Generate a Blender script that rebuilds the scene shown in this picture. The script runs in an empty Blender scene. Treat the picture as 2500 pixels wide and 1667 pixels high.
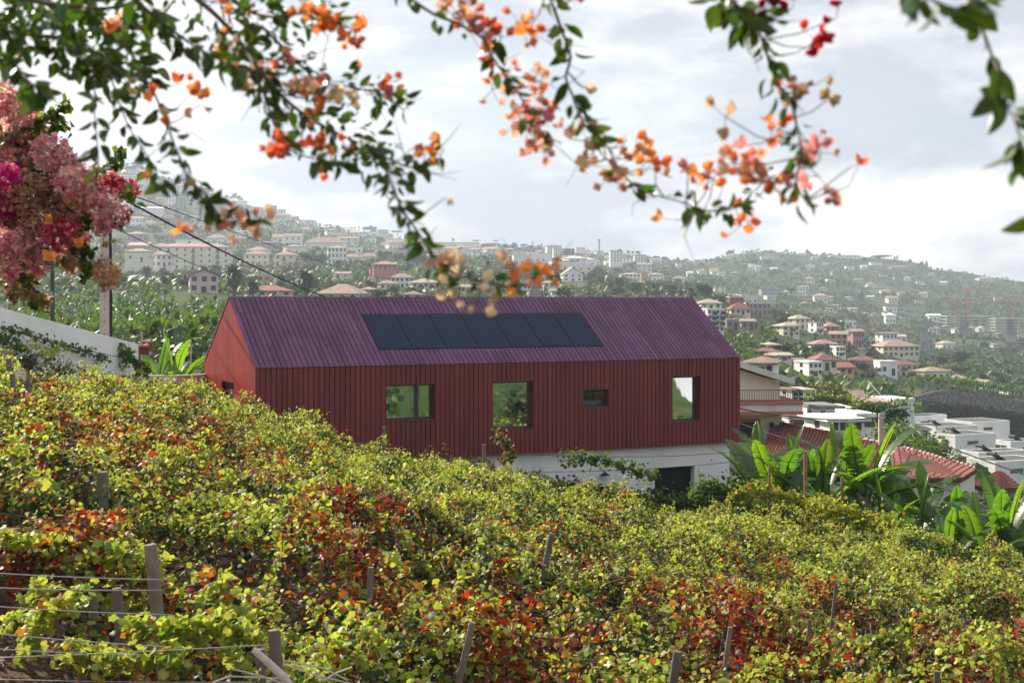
import bpy, math, random
import numpy as np
from mathutils import Vector, Matrix
R = math.radians
rng = np.random.default_rng(7)
random.seed(7)
sc = bpy.context.scene
col = sc.collection

# ------------------------------------------------------------------ camera, sky, sun, exposure
F = 3472.0; CU = 1250.0; HV = 733.0          # focal length, principal column and horizon row of the 2500 px wide photograph
cam = bpy.data.cameras.new('camera'); cam_o = bpy.data.objects.new('camera', cam); col.objects.link(cam_o)
cam.sensor_width = 36; cam.lens = F / 2500 * 36; cam.shift_y = -(833.5 - HV) / 2500
cam.clip_start = 0.05; cam.clip_end = 12000
cam_o.rotation_euler = (R(90), 0, 0)
cam.dof.use_dof = True; cam.dof.focus_distance = 46; cam.dof.aperture_fstop = 5.6
sc.camera = cam_o

SUN_AZ, SUN_EL = 44, 33.5                     # degrees to the left of the view direction, above the horizon
s_dir = Vector((-math.sin(R(SUN_AZ)) * math.cos(R(SUN_EL)), math.cos(R(SUN_AZ)) * math.cos(R(SUN_EL)), math.sin(R(SUN_EL))))
sl = bpy.data.lights.new('sun', 'SUN'); sl.energy = 5.0; sl.angle = R(0.5); sl.color = (1, 0.91, 0.76)
so = bpy.data.objects.new('sun', sl); col.objects.link(so)
so.rotation_euler = (-s_dir).to_track_quat('-Z', 'Y').to_euler(); so.location = s_dir * 200

w = bpy.data.worlds.new('World'); sc.world = w; w.use_nodes = True
nt = w.node_tree; nt.nodes.clear(); N = nt.nodes.new; L = nt.links.new
out = N('ShaderNodeOutputWorld'); bg = N('ShaderNodeBackground'); L(bg.outputs[0], out.inputs[0]); bg.inputs[1].default_value = 0.1
sky = N('ShaderNodeTexSky'); sky.sky_type = 'NISHITA'; sky.sun_disc = False
sky.sun_elevation = R(SUN_EL); sky.sun_rotation = R(-SUN_AZ); sky.air_density = 1; sky.dust_density = 2; sky.ozone_density = 1
tc = N('ShaderNodeTexCoord'); mp = N('ShaderNodeMapping'); L(tc.outputs['Generated'], mp.inputs[0]); mp.inputs['Scale'].default_value = (1, 1, 3.0); mp.inputs['Location'].default_value = (0.35, 0.2, 0.1)
n1 = N('ShaderNodeTexNoise'); n1.inputs['Scale'].default_value = 2.6; n1.inputs['Detail'].default_value = 8; n1.inputs['Roughness'].default_value = 0.55; n1.inputs['Distortion'].default_value = 0.25; L(mp.outputs[0], n1.inputs[0])
n2 = N('ShaderNodeTexNoise'); n2.inputs['Scale'].default_value = 4.2; n2.inputs['Detail'].default_value = 9; n2.inputs['Roughness'].default_value = 0.6; L(mp.outputs[0], n2.inputs[0])
r1 = N('ShaderNodeMapRange'); r1.inputs[1].default_value = 0.38; r1.inputs[2].default_value = 0.5; L(n1.outputs[0], r1.inputs[0])
r2 = N('ShaderNodeValToRGB'); e = r2.color_ramp.elements
e[0].position = 0.44; e[0].color = (3.0, 3.2, 3.75, 1); e[1].position = 0.57; e[1].color = (6.1, 5.95, 5.6, 1)
L(n2.outputs[0], r2.inputs[0])
hs = N('ShaderNodeMix'); hs.data_type = 'RGBA'; hs.blend_type = 'MULTIPLY'; hs.inputs[0].default_value = 1.0; hs.inputs[7].default_value = (0.52, 0.52, 0.52, 1); L(sky.outputs[0], hs.inputs[6])
mx = N('ShaderNodeMix'); mx.data_type = 'RGBA'; L(r1.outputs[0], mx.inputs[0]); L(hs.outputs[2], mx.inputs[6]); L(r2.outputs[0], mx.inputs[7]); L(mx.outputs[2], bg.inputs[0])

HAZE = 0.00023                                # density of the air
vs = sc.view_settings; vs.view_transform = 'Standard'; vs.look = 'None'; vs.gamma = 1; vs.exposure = 0.92; vs.use_curve_mapping = False
cy = sc.cycles; cy.max_bounces = 4; cy.diffuse_bounces = 2; cy.glossy_bounces = 2; cy.transmission_bounces = 3; cy.transparent_max_bounces = 8; cy.volume_bounces = 0
cy.use_denoising = True; cy.caustics_reflective = False; cy.caustics_refractive = False; cy.sample_clamp_indirect = 4

# ------------------------------------------------------------------ helpers
def P(u, v, Y): return Vector(((u - CU) / F * Y, Y, -(v - HV) / F * Y))
_lat = rng.random((256, 256))
def vnoise(x, y, o=0):
    x = np.asarray(x, float) + o * 17.3; y = np.asarray(y, float) + o * 31.7
    xi = np.floor(x).astype(int); yi = np.floor(y).astype(int); fx = x - xi; fy = y - yi
    fx = fx * fx * (3 - 2 * fx); fy = fy * fy * (3 - 2 * fy)
    a = _lat[xi % 256, yi % 256]; b = _lat[(xi + 1) % 256, yi % 256]; c = _lat[xi % 256, (yi + 1) % 256]; d = _lat[(xi + 1) % 256, (yi + 1) % 256]
    return (a * (1 - fx) + b * fx) * (1 - fy) + (c * (1 - fx) + d * fx) * fy
def fbm(x, y, o=0, n=4):
    s = 0; a = 0.5; x = np.asarray(x, float); y = np.asarray(y, float)
    for k in range(n): s = s + a * vnoise(x * 2**k, y * 2**k, o + k); a *= 0.5
    return s
def sstep(a, b, x):
    t = np.clip((np.asarray(x, float) - a) / (b - a), 0, 1); return t * t * (3 - 2 * t)

MATS = {}
def M(name, c, rough=0.8, var=0.18, scale=4.0, spec=0.3, bump=0.0, rand=0.0, metal=0.0, stain=None, wave=None, hue=0.0):
    if name in MATS: return MATS[name]
    m = bpy.data.materials.new(name); m.use_nodes = True; t = m.node_tree; b = t.nodes['Principled BSDF']
    b.inputs['Roughness'].default_value = rough; b.inputs['Specular IOR Level'].default_value = spec; b.inputs['Metallic'].default_value = metal
    co = t.nodes.new('ShaderNodeTexCoord'); nz = t.nodes.new('ShaderNodeTexNoise'); nz.inputs['Scale'].default_value = scale; nz.inputs['Detail'].default_value = 6
    nz.inputs['Roughness'].default_value = 0.6; t.links.new(co.outputs['Object'], nz.inputs[0])
    rp = t.nodes.new('ShaderNodeValToRGB'); rp.color_ramp.elements[0].position = 0.3; rp.color_ramp.elements[1].position = 0.7
    rp.color_ramp.elements[0].color = tuple(x * (1 - var) for x in c) + (1,); rp.color_ramp.elements[1].color = tuple(min(1, x * (1 + var)) for x in c) + (1,)
    t.links.new(nz.outputs[0], rp.inputs[0]); last = rp.outputs[0]
    if stain:
        n3 = t.nodes.new('ShaderNodeTexNoise'); n3.inputs['Scale'].default_value = stain[1]; n3.inputs['Detail'].default_value = 5
        mpp = t.nodes.new('ShaderNodeMapping'); mpp.inputs['Scale'].default_value = (1, 1, 0.35); t.links.new(co.outputs['Object'], mpp.inputs[0]); t.links.new(mpp.outputs[0], n3.inputs[0])
        rr = t.nodes.new('ShaderNodeMapRange'); rr.inputs[1].default_value = 0.52; rr.inputs[2].default_value = 0.75; rr.inputs[4].default_value = stain[2]; t.links.new(n3.outputs[0], rr.inputs[0])
        mm = t.nodes.new('ShaderNodeMix'); mm.data_type = 'RGBA'; t.links.new(rr.outputs[0], mm.inputs[0]); t.links.new(last, mm.inputs[6]); mm.inputs[7].default_value = tuple(stain[0]) + (1,); last = mm.outputs[2]
    if rand or hue:
        oi = t.nodes.new('ShaderNodeObjectInfo'); hv = t.nodes.new('ShaderNodeHueSaturation'); rr = t.nodes.new('ShaderNodeMapRange')
        rr.inputs[3].default_value = 1 - rand; rr.inputs[4].default_value = 1 + rand; t.links.new(oi.outputs['Random'], rr.inputs[0]); t.links.new(rr.outputs[0], hv.inputs['Value'])
        if hue:
            rh = t.nodes.new('ShaderNodeMapRange'); rh.inputs[3].default_value = 0.5 - hue; rh.inputs[4].default_value = 0.5 + hue; ml = t.nodes.new('ShaderNodeMath'); ml.operation = 'MULTIPLY'; ml.inputs[1].default_value = 7.31
            fr = t.nodes.new('ShaderNodeMath'); fr.operation = 'FRACT'; t.links.new(oi.outputs['Random'], ml.inputs[0]); t.links.new(ml.outputs[0], fr.inputs[0]); t.links.new(fr.outputs[0], rh.inputs[0]); t.links.new(rh.outputs[0], hv.inputs['Hue'])
        t.links.new(last, hv.inputs['Color']); last = hv.outputs[0]
    t.links.new(last, b.inputs['Base Color'])
    if bump or wave:
        bp = t.nodes.new('ShaderNodeBump'); bp.inputs['Strength'].default_value = bump or 0.6; bp.inputs['Distance'].default_value = 0.05
        if wave:
            wv = t.nodes.new('ShaderNodeTexWave'); wv.inputs['Scale'].default_value = wave; wv.bands_direction = 'X'; t.links.new(co.outputs['Object'], wv.inputs[0]); t.links.new(wv.outputs['Fac'], bp.inputs['Height'])
        else: t.links.new(nz.outputs[0], bp.inputs['Height'])
        t.links.new(bp.outputs[0], b.inputs['Normal'])
    MATS[name] = m; return m
def LEAF(name, c=None, trans=0.45, rough=0.42, tcol=(1.25, 1.2, 0.7), spec=0.5, rand=0.25, hue=0.02, attr=True):
    """thin leaf: reflective front, light passing through; colour from the mesh's own per-leaf colour or one colour varied by object"""
    if name in MATS: return MATS[name]
    m = bpy.data.materials.new(name); m.use_nodes = True; t = m.node_tree; b = t.nodes['Principled BSDF']; o = t.nodes['Material Output']
    b.inputs['Roughness'].default_value = rough; b.inputs['Specular IOR Level'].default_value = spec
    if attr:
        a = t.nodes.new('ShaderNodeAttribute'); a.attribute_name = 'Col'; last = a.outputs['Color']
    else:
        oi = t.nodes.new('ShaderNodeObjectInfo'); hv = t.nodes.new('ShaderNodeHueSaturation'); rr = t.nodes.new('ShaderNodeMapRange'); hv.inputs['Color'].default_value = tuple(c) + (1,)
        rr.inputs[3].default_value = 1 - rand; rr.inputs[4].default_value = 1 + rand; t.links.new(oi.outputs['Random'], rr.inputs[0]); t.links.new(rr.outputs[0], hv.inputs['Value'])
        rh = t.nodes.new('ShaderNodeMapRange'); rh.inputs[3].default_value = 0.5 - hue; rh.inputs[4].default_value = 0.5 + hue; ml = t.nodes.new('ShaderNodeMath'); ml.operation = 'MULTIPLY'; ml.inputs[1].default_value = 7.31
        fr = t.nodes.new('ShaderNodeMath'); fr.operation = 'FRACT'; t.links.new(oi.outputs['Random'], ml.inputs[0]); t.links.new(ml.outputs[0], fr.inputs[0]); t.links.new(fr.outputs[0], rh.inputs[0]); t.links.new(rh.outputs[0], hv.inputs['Hue'])
        last = hv.outputs[0]
    co = t.nodes.new('ShaderNodeTexCoord'); nz = t.nodes.new('ShaderNodeTexNoise'); nz.inputs['Scale'].default_value = 25; t.links.new(co.outputs['Object'], nz.inputs[0])
    rr2 = t.nodes.new('ShaderNodeMapRange'); rr2.inputs[1].default_value = 0.3; rr2.inputs[2].default_value = 0.7; rr2.inputs[3].default_value = 0.8; rr2.inputs[4].default_value = 1.2; t.links.new(nz.outputs[0], rr2.inputs[0])
    h2 = t.nodes.new('ShaderNodeHueSaturation'); t.links.new(rr2.outputs[0], h2.inputs['Value']); t.links.new(last, h2.inputs['Color']); last = h2.outputs[0]
    t.links.new(last, b.inputs['Base Color'])
    tr = t.nodes.new('ShaderNodeBsdfTranslucent'); mu = t.nodes.new('ShaderNodeMix'); mu.data_type = 'RGBA'; mu.blend_type = 'MULTIPLY'; mu.inputs[0].default_value = 1; mu.inputs[7].default_value = tuple(tcol) + (1,)
    t.links.new(last, mu.inputs[6]); t.links.new(mu.outputs[2], tr.inputs[0])
    ms = t.nodes.new('ShaderNodeMixShader'); ms.inputs[0].default_value = trans; t.links.new(b.outputs[0], ms.inputs[1]); t.links.new(tr.outputs[0], ms.inputs[2]); t.links.new(ms.outputs[0], o.inputs[0])
    MATS[name] = m; return m

def tag(o, label=None, cat=None, group=None, kind=None):
    if label: o['label'] = label
    if cat: o['category'] = cat
    if group: o['group'] = group
    if kind: o['kind'] = kind
    return o
def link(name, data, parent=None, mat=None, loc=None, rot=None, scale=None):
    o = bpy.data.objects.new(name, data); col.objects.link(o)
    if parent is not None: o.parent = parent
    if mat is not None and data is not None and not data.materials: data.materials.append(mat)
    if loc is not None: o.location = loc
    if rot is not None: o.rotation_euler = rot
    if scale is not None: o.scale = scale
    return o
def thing(name, loc, label, cat, group=None, rz=0):
    o = link(name, None, loc=loc, rot=(0, 0, rz)); o.empty_display_size = 0.2
    return tag(o, label, cat, group)
class MB:
    """collects vertices and faces of one mesh"""
    def __init__(s): s.v = []; s.f = []
    def add(s, v, f):
        n = len(s.v); s.v += [tuple(x) for x in v]; s.f += [tuple(i + n for i in q) for q in f]; return s
    def box(s, x0, x1, y0, y1, z0, z1):
        return s.add([(x0, y0, z0), (x1, y0, z0), (x1, y1, z0), (x0, y1, z0), (x0, y0, z1), (x1, y0, z1), (x1, y1, z1), (x0, y1, z1)],
                     [(0, 3, 2, 1), (4, 5, 6, 7), (0, 1, 5, 4), (1, 2, 6, 5), (2, 3, 7, 6), (3, 0, 4, 7)])
    def obox(s, o, ax, ay, az):
        """box from corner o along three vectors"""
        o, ax, ay, az = map(Vector, (o, ax, ay, az))
        return s.add([o, o + ax, o + ax + ay, o + ay, o + az, o + ax + az, o + ax + ay + az, o + ay + az],
                     [(0, 3, 2, 1), (4, 5, 6, 7), (0, 1, 5, 4), (1, 2, 6, 5), (2, 3, 7, 6), (3, 0, 4, 7)])
    def tube(s, pts, rad, n=6, cap=True):
        pts = [Vector(p) for p in pts]; k = len(pts); rad = rad if hasattr(rad, '__len__') else [rad] * k
        b = len(s.v); up = Vector((0.13, 0.21, 1)).normalized()
        for i, p in enumerate(pts):
            d = (pts[min(i + 1, k - 1)] - pts[max(i - 1, 0)]).normalized()
            a = d.cross(up if abs(d.dot(up)) < 0.95 else Vector((1, 0, 0))).normalized(); c = d.cross(a)
            for j in range(n):
                t = 2 * math.pi * j / n; s.v.append(tuple(p + (a * math.cos(t) + c * math.sin(t)) * rad[i]))
        for i in range(k - 1):
            for j in range(n): s.f.append((b + i * n + j, b + i * n + (j + 1) % n, b + (i + 1) * n + (j + 1) % n, b + (i + 1) * n + j))
        if cap: s.f.append(tuple(b + j for j in range(n))[::-1]); s.f.append(tuple(b + (k - 1) * n + j for j in range(n)))
        return s
    def mesh(s, name, smooth=False):
        m = bpy.data.meshes.new(name); m.from_pydata(s.v, [], s.f); m.update()
        if smooth: m.polygons.foreach_set('use_smooth', [True] * len(m.polygons))
        return m
    def build(s, name, mat, parent=None, smooth=False, **k): return link(name, s.mesh(name, smooth), parent, mat, **k)
def basis(nrm, spin):
    """rotation matrices whose z axis is nrm, spun by spin; (N,3,3) with columns x,y,z"""
    n = nrm / np.linalg.norm(nrm, axis=1, keepdims=True); h = np.where(np.abs(n[:, 2:3]) < 0.9, np.array([[0, 0, 1.0]]), np.array([[1.0, 0, 0]]))
    a = np.cross(h, n); a /= np.linalg.norm(a, axis=1, keepdims=True); b = np.cross(n, a); c, s_ = np.cos(spin)[:, None], np.sin(spin)[:, None]
    return np.stack([a * c + b * s_, b * c - a * s_, n], axis=2)
def mass(name, tv, tf, pos, rot, scl, colr, smooth=False):
    """many copies of a small template as one mesh, each with its own colour"""
    tv = np.asarray(tv, float); tf = np.asarray(tf, int); n, k, mF = len(pos), len(tv), len(tf); scl = np.asarray(scl, float)
    sv = tv[None] * (scl[:, None, None] if scl.ndim == 1 else scl[:, None, :])
    v = np.einsum('nij,nkj->nki', rot, sv) + pos[:, None, :]
    f = tf[None] + (np.arange(n) * k)[:, None, None]
    me = bpy.data.meshes.new(name); me.vertices.add(n * k); me.vertices.foreach_set('co', v.astype(np.float32).ravel())
    c = tf.shape[1]; me.loops.add(n * mF * c); me.loops.foreach_set('vertex_index', f.astype(np.int32).ravel())
    me.polygons.add(n * mF); me.polygons.foreach_set('loop_start', (np.arange(n * mF) * c).astype(np.int32))
    if smooth: me.polygons.foreach_set('use_smooth', np.ones(n * mF, bool))
    me.update(calc_edges=True)
    a = me.color_attributes.new('Col', 'FLOAT_COLOR', 'POINT'); cc = np.ones((n * k, 4), np.float32); cc[:, :3] = np.repeat(np.clip(colr, 0, 1), k, axis=0); a.data.foreach_set('color', cc.ravel())
    return me
def join_mass(name, parts):
    """(verts, faces, colours) arrays joined; faces triangles"""
    V = []; Fc = []; C = []; n = 0
    for v, f, c in parts: V.append(v); Fc.append(f + n); C.append(c); n += len(v)
    V = np.concatenate(V); Fc = np.concatenate(Fc); C = np.concatenate(C)
    return mass(name, V, Fc, np.zeros((1, 3)), np.eye(3)[None], np.ones(1), np.ones((1, 3))), C
def setcol(me, C):
    a = me.color_attributes['Col']; cc = np.ones((len(C), 4), np.float32); cc[:, :3] = C; a.data.foreach_set('color', cc.ravel())

# ------------------------------------------------------------------ the lie of the land
def canopy(X, Y):
    """height of the vine canopy (camera at height 0)"""
    X = np.asarray(X, float); Y = np.asarray(Y, float); Xc = np.clip(X, -16, 16); q = np.where(Xc > 0, 0.0075, 0.0036)
    return -2.71 - 0.0009 * np.clip(Y - 12, 0, 40) ** 2 - 0.225 * np.clip(X, -26, 30) - 0.0436 * Y + q * Xc * Xc
COLS = [  # column of the view, then (distance, row at which the ground is seen)
 (-3400, [(60,890),(75,880),(300,760),(700,700),(1500,620),(2600,640)]),
 (-400, [(60,890),(75,880),(110,842),(160,795),(230,740),(300,708),(400,690),(550,665),(700,630),(900,560),(1100,480),(1300,400),(1450,360),(1700,380),(2600,560)]),
 (0, [(60,900),(75,885),(110,850),(160,800),(230,745),(300,715),(400,700),(550,675),(700,650),(900,590),(1100,510),(1300,440),(1450,400),(1700,420),(2600,600)]),
 (280, [(60,905),(75,888),(110,850),(160,800),(230,748),(300,718),(400,702),(550,682),(700,655),(900,592),(1100,520),(1300,450),(1450,413),(1700,440),(2600,620)]),
 (430, [(60,910),(75,892),(110,850),(160,800),(230,750),(300,721),(400,704),(550,684),(700,659),(900,602),(1100,540),(1300,478),(1450,446),(1700,470),(2600,640)]),
 (560, [(60,920),(75,900),(110,850),(160,800),(230,752),(300,723),(400,706),(550,686),(700,665),(900,615),(1100,567),(1300,522),(1500,497),(1800,520),(2600,650)]),
 (690, [(60,940),(75,915),(110,865),(160,815),(230,770),(300,735),(400,715),(550,688),(700,662),(900,620),(1100,582),(1300,552),(1500,532),(1800,550),(2600,660)]),
 (800, [(60,950),(75,930),(200,790),(300,745),(400,722),(480,702),(570,684),(700,656),(900,618),(1200,580),(1500,560),(1800,580),(2600,660)]),
 (1050, [(60,985),(75,960),(200,810),(300,757),(400,730),(480,708),(570,690),(700,665),(900,637),(1200,614),(1600,601),(1900,615),(2600,670)]),
 (1300, [(60,1040),(75,1000),(200,850),(300,780),(400,742),(480,722),(570,705),(650,692),(750,672),(900,648),(1200,628),(1700,613),(2000,625),(2600,680)]),
 (1500, [(60,1110),(75,1050),(200,885),(300,805),(400,757),(500,728),(600,703),(680,685),(800,690),(1000,675),(1300,648),(1700,624),(2000,634),(2600,690)]),
 (1700, [(60,1160),(75,1090),(130,960),(200,900),(300,830),(400,777),(500,735),(570,713),(700,722),(1000,704),(1300,676),(1600,652),(1900,638),(2600,690)]),
 (1800, [(60,1190),(75,1120),(130,1000),(200,930),(300,860),(400,815),(500,770),(600,742),(700,742),(1000,728),(1300,688),(1600,650),(1900,616),(2600,690)]),
 (1860, [(60,1200),(75,1135),(130,1020),(200,940),(300,872),(400,833),(500,800),(600,772),(700,775),(1000,742),(1300,696),(1600,654),(1950,612),(2600,690)]),
 (2000, [(60,1250),(75,1175),(130,1060),(200,980),(300,912),(400,868),(500,832),(600,799),(660,790),(800,792),(1000,764),(1300,714),(1600,670),(2000,622),(2600,690)]),
 (2150, [(60,1290),(75,1210),(130,1105),(200,1030),(300,972),(400,925),(500,885),(600,852),(700,848),(800,842),(1000,806),(1300,745),(1600,690),(2000,628),(2600,690)]),
 (2215, [(60,1310),(75,1225),(130,1130),(200,1065),(300,1020),(390,975),(400,950),(500,900),(600,872),(800,850),(1000,815),(1300,752),(1600,696),(2000,634),(2600,700)]),
 (2300, [(60,1330),(75,1245),(130,1170),(200,1125),(260,1100),(380,1066),(386,960),(450,938),(550,908),(700,884),(900,858),(1000,836),(1300,762),(1600,706),(2000,658),(2600,710)]),
 (2500, [(60,1370),(75,1290),(130,1230),(200,1190),(260,1150),(380,1098),(386,990),(450,967),(600,930),(800,880),(1000,842),(1300,772),(1600,722),(2000,686),(2600,730)]),
 (2900, [(60,1440),(75,1400),(130,1330),(200,1260),(380,1150),(386,1050),(600,960),(1000,860),(1600,760),(2000,720),(2600,750)]),
 (5900, [(60,1440),(75,1400),(200,1100),(400,950),(1000,840),(2000,760),(2600,760)]),
]
_yg = np.exp(np.linspace(math.log(60), math.log(2600), 900)); _cu = np.array([c[0] for c in COLS], float)
_tab = np.array([np.interp(np.log(_yg), np.log([p[0] for p in c[1]]), [p[1] for p in c[1]]) for c in COLS])
def farground(X, Y):
    X = np.asarray(X, float); Y = np.asarray(Y, float); Yc = np.clip(Y, 60, 2600); u = np.clip(CU + X / Yc * F, _cu[0], _cu[-1])
    j = np.clip(np.searchsorted(_cu, u) - 1, 0, len(_cu) - 2); t = (u - _cu[j]) / (_cu[j + 1] - _cu[j]); t = t * t * (3 - 2 * t)
    p = np.interp(np.log(Yc), np.log(_yg), np.arange(len(_yg))); i = np.clip(p.astype(int), 0, len(_yg) - 2); q = p - i
    a = _tab[j, i] * (1 - q) + _tab[j, i + 1] * q; b = _tab[j + 1, i] * (1 - q) + _tab[j + 1, i + 1] * q
    z = -((a * (1 - t) + b * t) - HV) / F * Yc
    amp = np.clip((Yc - 60) * 0.012, 0, 9)
    return z + amp * (fbm(X / (20 + 0.06 * Yc), Y / (20 + 0.06 * Yc), 3) - 0.47)
def ground(X, Y):
    X = np.asarray(X, float); Y = np.asarray(Y, float)
    vine = canopy(X, Y) - 1.75 + 0.12 * (fbm(X * 0.5, Y * 0.5, 9) - 0.5)
    vine = np.where(X > 12, vine - 0.10 * (X - 12) * sstep(25, 45, Y), vine)
    t = sstep(50, 62, Y); z = vine * (1 - t) + farground(X, Y) * t
    near = -1.75 + np.minimum(0, -0.05 * (X - 3)); z = z * sstep(4.8, 9, Y) + near * (1 - sstep(4.8, 9, Y))
    back = np.clip(-Y - 8, 0, 400); side = sstep(0.9, 1.7, (-Y + 30) / np.clip(X, 1, 1e9)) 
    z = z + back * 0.22 * side - 0.12 * back * (1 - side)
    return z
def ground1(X, Y): return float(ground(np.array([X]), np.array([Y]))[0])
_hy = np.exp(np.linspace(math.log(62), math.log(2300), 1400))
def hit(u, v):
    """where the line of sight through a point of the photograph meets the land"""
    X = (u - CU) / F * _hy; vv = HV - ground(X, _hy) / _hy * F
    k = np.nonzero(vv <= v)[0]
    i = k[0] if len(k) else int(np.argmin(vv))
    return float(X[i]), float(_hy[i])
def hit_canopy(u, v):
    Y = np.linspace(8, 60, 1000); X = (u - CU) / F * Y; vv = HV - canopy(X, Y) / Y * F; k = np.nonzero(vv <= v)[0]; i = k[0] if len(k) else 999
    return float(X[i]), float(Y[i])

# ------------------------------------------------------------------ ground sheet
def grid_mesh():
    V = []; Fc = []; mi = []
    xs = np.concatenate([np.arange(-80, -20, 3.0), np.arange(-20, 22, 0.7), np.arange(22, 81.9, 3.0)]); xs[-1] = 80.0
    ys = np.concatenate([np.arange(-200, -10, 6.0), np.arange(-10, 0, 2), np.arange(0, 60, 0.8), [60.0]])
    XX, YY = np.meshgrid(xs, ys); ZZ = ground(XX, YY); V.append(np.stack([XX, YY, ZZ], -1).reshape(-1, 3)); nx = len(xs)
    for j in range(len(ys) - 1):
        for i in range(nx - 1): Fc.append((j * nx + i, j * nx + i + 1, (j + 1) * nx + i + 1, (j + 1) * nx + i)); mi.append(0 if ys[j] > -2 and ys[j] < 52 and abs(xs[i]) < 24 else 1)
    n0 = len(ys) * nx
    us = np.concatenate([CU + xs[xs < -34] / 60 * F, np.arange(CU - 33 / 60 * F, CU + 33 / 60 * F, 26), CU + xs[xs > 33] / 60 * F]); us = np.unique(us)
    yr = np.exp(np.linspace(math.log(60), math.log(2600), 210)); yr = np.unique(np.concatenate([yr, [380, 383, 386, 389]]))
    UU, YY = np.meshgrid(us, yr); XX = (UU - CU) / F * YY; ZZ = ground(XX, np.maximum(YY, 62.0)) ; ZZ[0] = ground(XX[0], YY[0])
    V.append(np.stack([XX, YY, ZZ], -1).reshape(-1, 3)); nu = len(us)
    for j in range(len(yr) - 1):
        for i in range(nu - 1):
            Fc.append((n0 + j * nu + i, n0 + j * nu + i + 1, n0 + (j + 1) * nu + i + 1, n0 + (j + 1) * nu + i)); mi.append(2 if 379 < yr[j] < 386 and us[i] > 2180 else 1)
    me = bpy.data.meshes.new('ground'); me.from_pydata(np.concatenate(V).tolist(), [], Fc); me.polygons.foreach_set('material_index', mi); me.polygons.foreach_set('use_smooth', [True] * len(Fc)); me.update(); return me
soil = M('vineyard soil', (0.115, 0.075, 0.05), 0.95, 0.5, 1.6, 0.1, bump=0.7, stain=((0.2, 0.15, 0.1), 0.6, 0.7))
def grass_mat():
    m = bpy.data.materials.new('hillside grass and scrub'); m.use_nodes = True; t = m.node_tree; b = t.nodes['Principled BSDF']; b.inputs['Roughness'].default_value = 0.95; b.inputs['Specular IOR Level'].default_value = 0.1
    co = t.nodes.new('ShaderNodeTexCoord'); last = None
    for sca, lo, hi, c0, c1 in ((0.012, 0.42, 0.6, (0.03, 0.06, 0.018), (0.075, 0.10, 0.032)), (0.05, 0.53, 0.68, None, (0.13, 0.12, 0.06)), (0.35, 0.5, 0.72, None, (0.025, 0.045, 0.015))):
        n = t.nodes.new('ShaderNodeTexNoise'); n.inputs['Scale'].default_value = sca; n.inputs['Detail'].default_value = 7; t.links.new(co.outputs['Object'], n.inputs[0])
        r = t.nodes.new('ShaderNodeMapRange'); r.inputs[1].default_value = lo; r.inputs[2].default_value = hi; t.links.new(n.outputs[0], r.inputs[0])
        x = t.nodes.new('ShaderNodeMix'); x.data_type = 'RGBA'; t.links.new(r.outputs[0], x.inputs[0]); x.inputs[7].default_value = c1 + (1,)
        if last is None: x.inputs[6].default_value = c0 + (1,)
        else: t.links.new(last, x.inputs[6])
        last = x.outputs[2]
    t.links.new(last, b.inputs['Base Color']); bp = t.nodes.new('ShaderNodeBump'); bp.inputs['Strength'].default_value = 0.8; bp.inputs['Distance'].default_value = 1.2; t.links.new(n.outputs[0], bp.inputs['Height']); t.links.new(bp.outputs[0], b.inputs['Normal'])
    MATS['grass'] = m; return m
rock = M('dark basalt cliff', (0.035, 0.033, 0.035), 0.95, 0.5, 0.25, 0.15, bump=0.9, stain=((0.05, 0.065, 0.03), 0.15, 0.7))
gm = grid_mesh(); go = link('ground', gm); gm.materials.append(soil); gm.materials.append(grass_mat()); gm.materials.append(rock)
tag(go, 'hillsides and vineyard soil falling from the left hill to the ravine', kind='structure')

# ------------------------------------------------------------------ the red timber house
D = Vector((0.8958, 0.4443, 0)); G = Vector((-0.4443, 0.8958, 0)); NF = -G
H0 = P(622, 733, 44.0); ZB = -8.2; RZ = math.atan2(D.y, D.x)
LEN = 18.22; RUN = 3.14; ZE = -2.09 - ZB; ZC = -5.19 - ZB; ZR = 0.11 - ZB; SL = math.hypot(RUN, ZR - ZE); PITCH = math.atan2(ZR - ZE, RUN)
house = thing('timber_house', (H0.x, H0.y, ZB), 'long low house clad in dark red vertical boards with a purple board roof', 'house', rz=RZ)
def to_local(pt): d = pt - Vector((H0.x, H0.y, ZB)); return Vector((d.dot(D), d.dot(G), d.z))
def on_plane(u, v, p0, n):
    r = Vector(((u - CU) / F, 1, -(v - HV) / F)); return to_local(r * (Vector(p0).dot(n) / r.dot(n)))
def facade(u, v, off=0.0): return on_plane(u, v, Vector((H0.x, H0.y, 0)) + NF * off, NF)
def gable(u, v): return on_plane(u, v, Vector((H0.x, H0.y, 0)), D)
NR = (NF * math.sin(PITCH) + Vector((0, 0, 1)) * math.cos(PITCH)); PE = Vector((H0.x, H0.y, ZE + ZB))
def roofpt(u, v): q = on_plane(u, v, PE, NR); return q.x, q.y / math.cos(PITCH)

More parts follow.
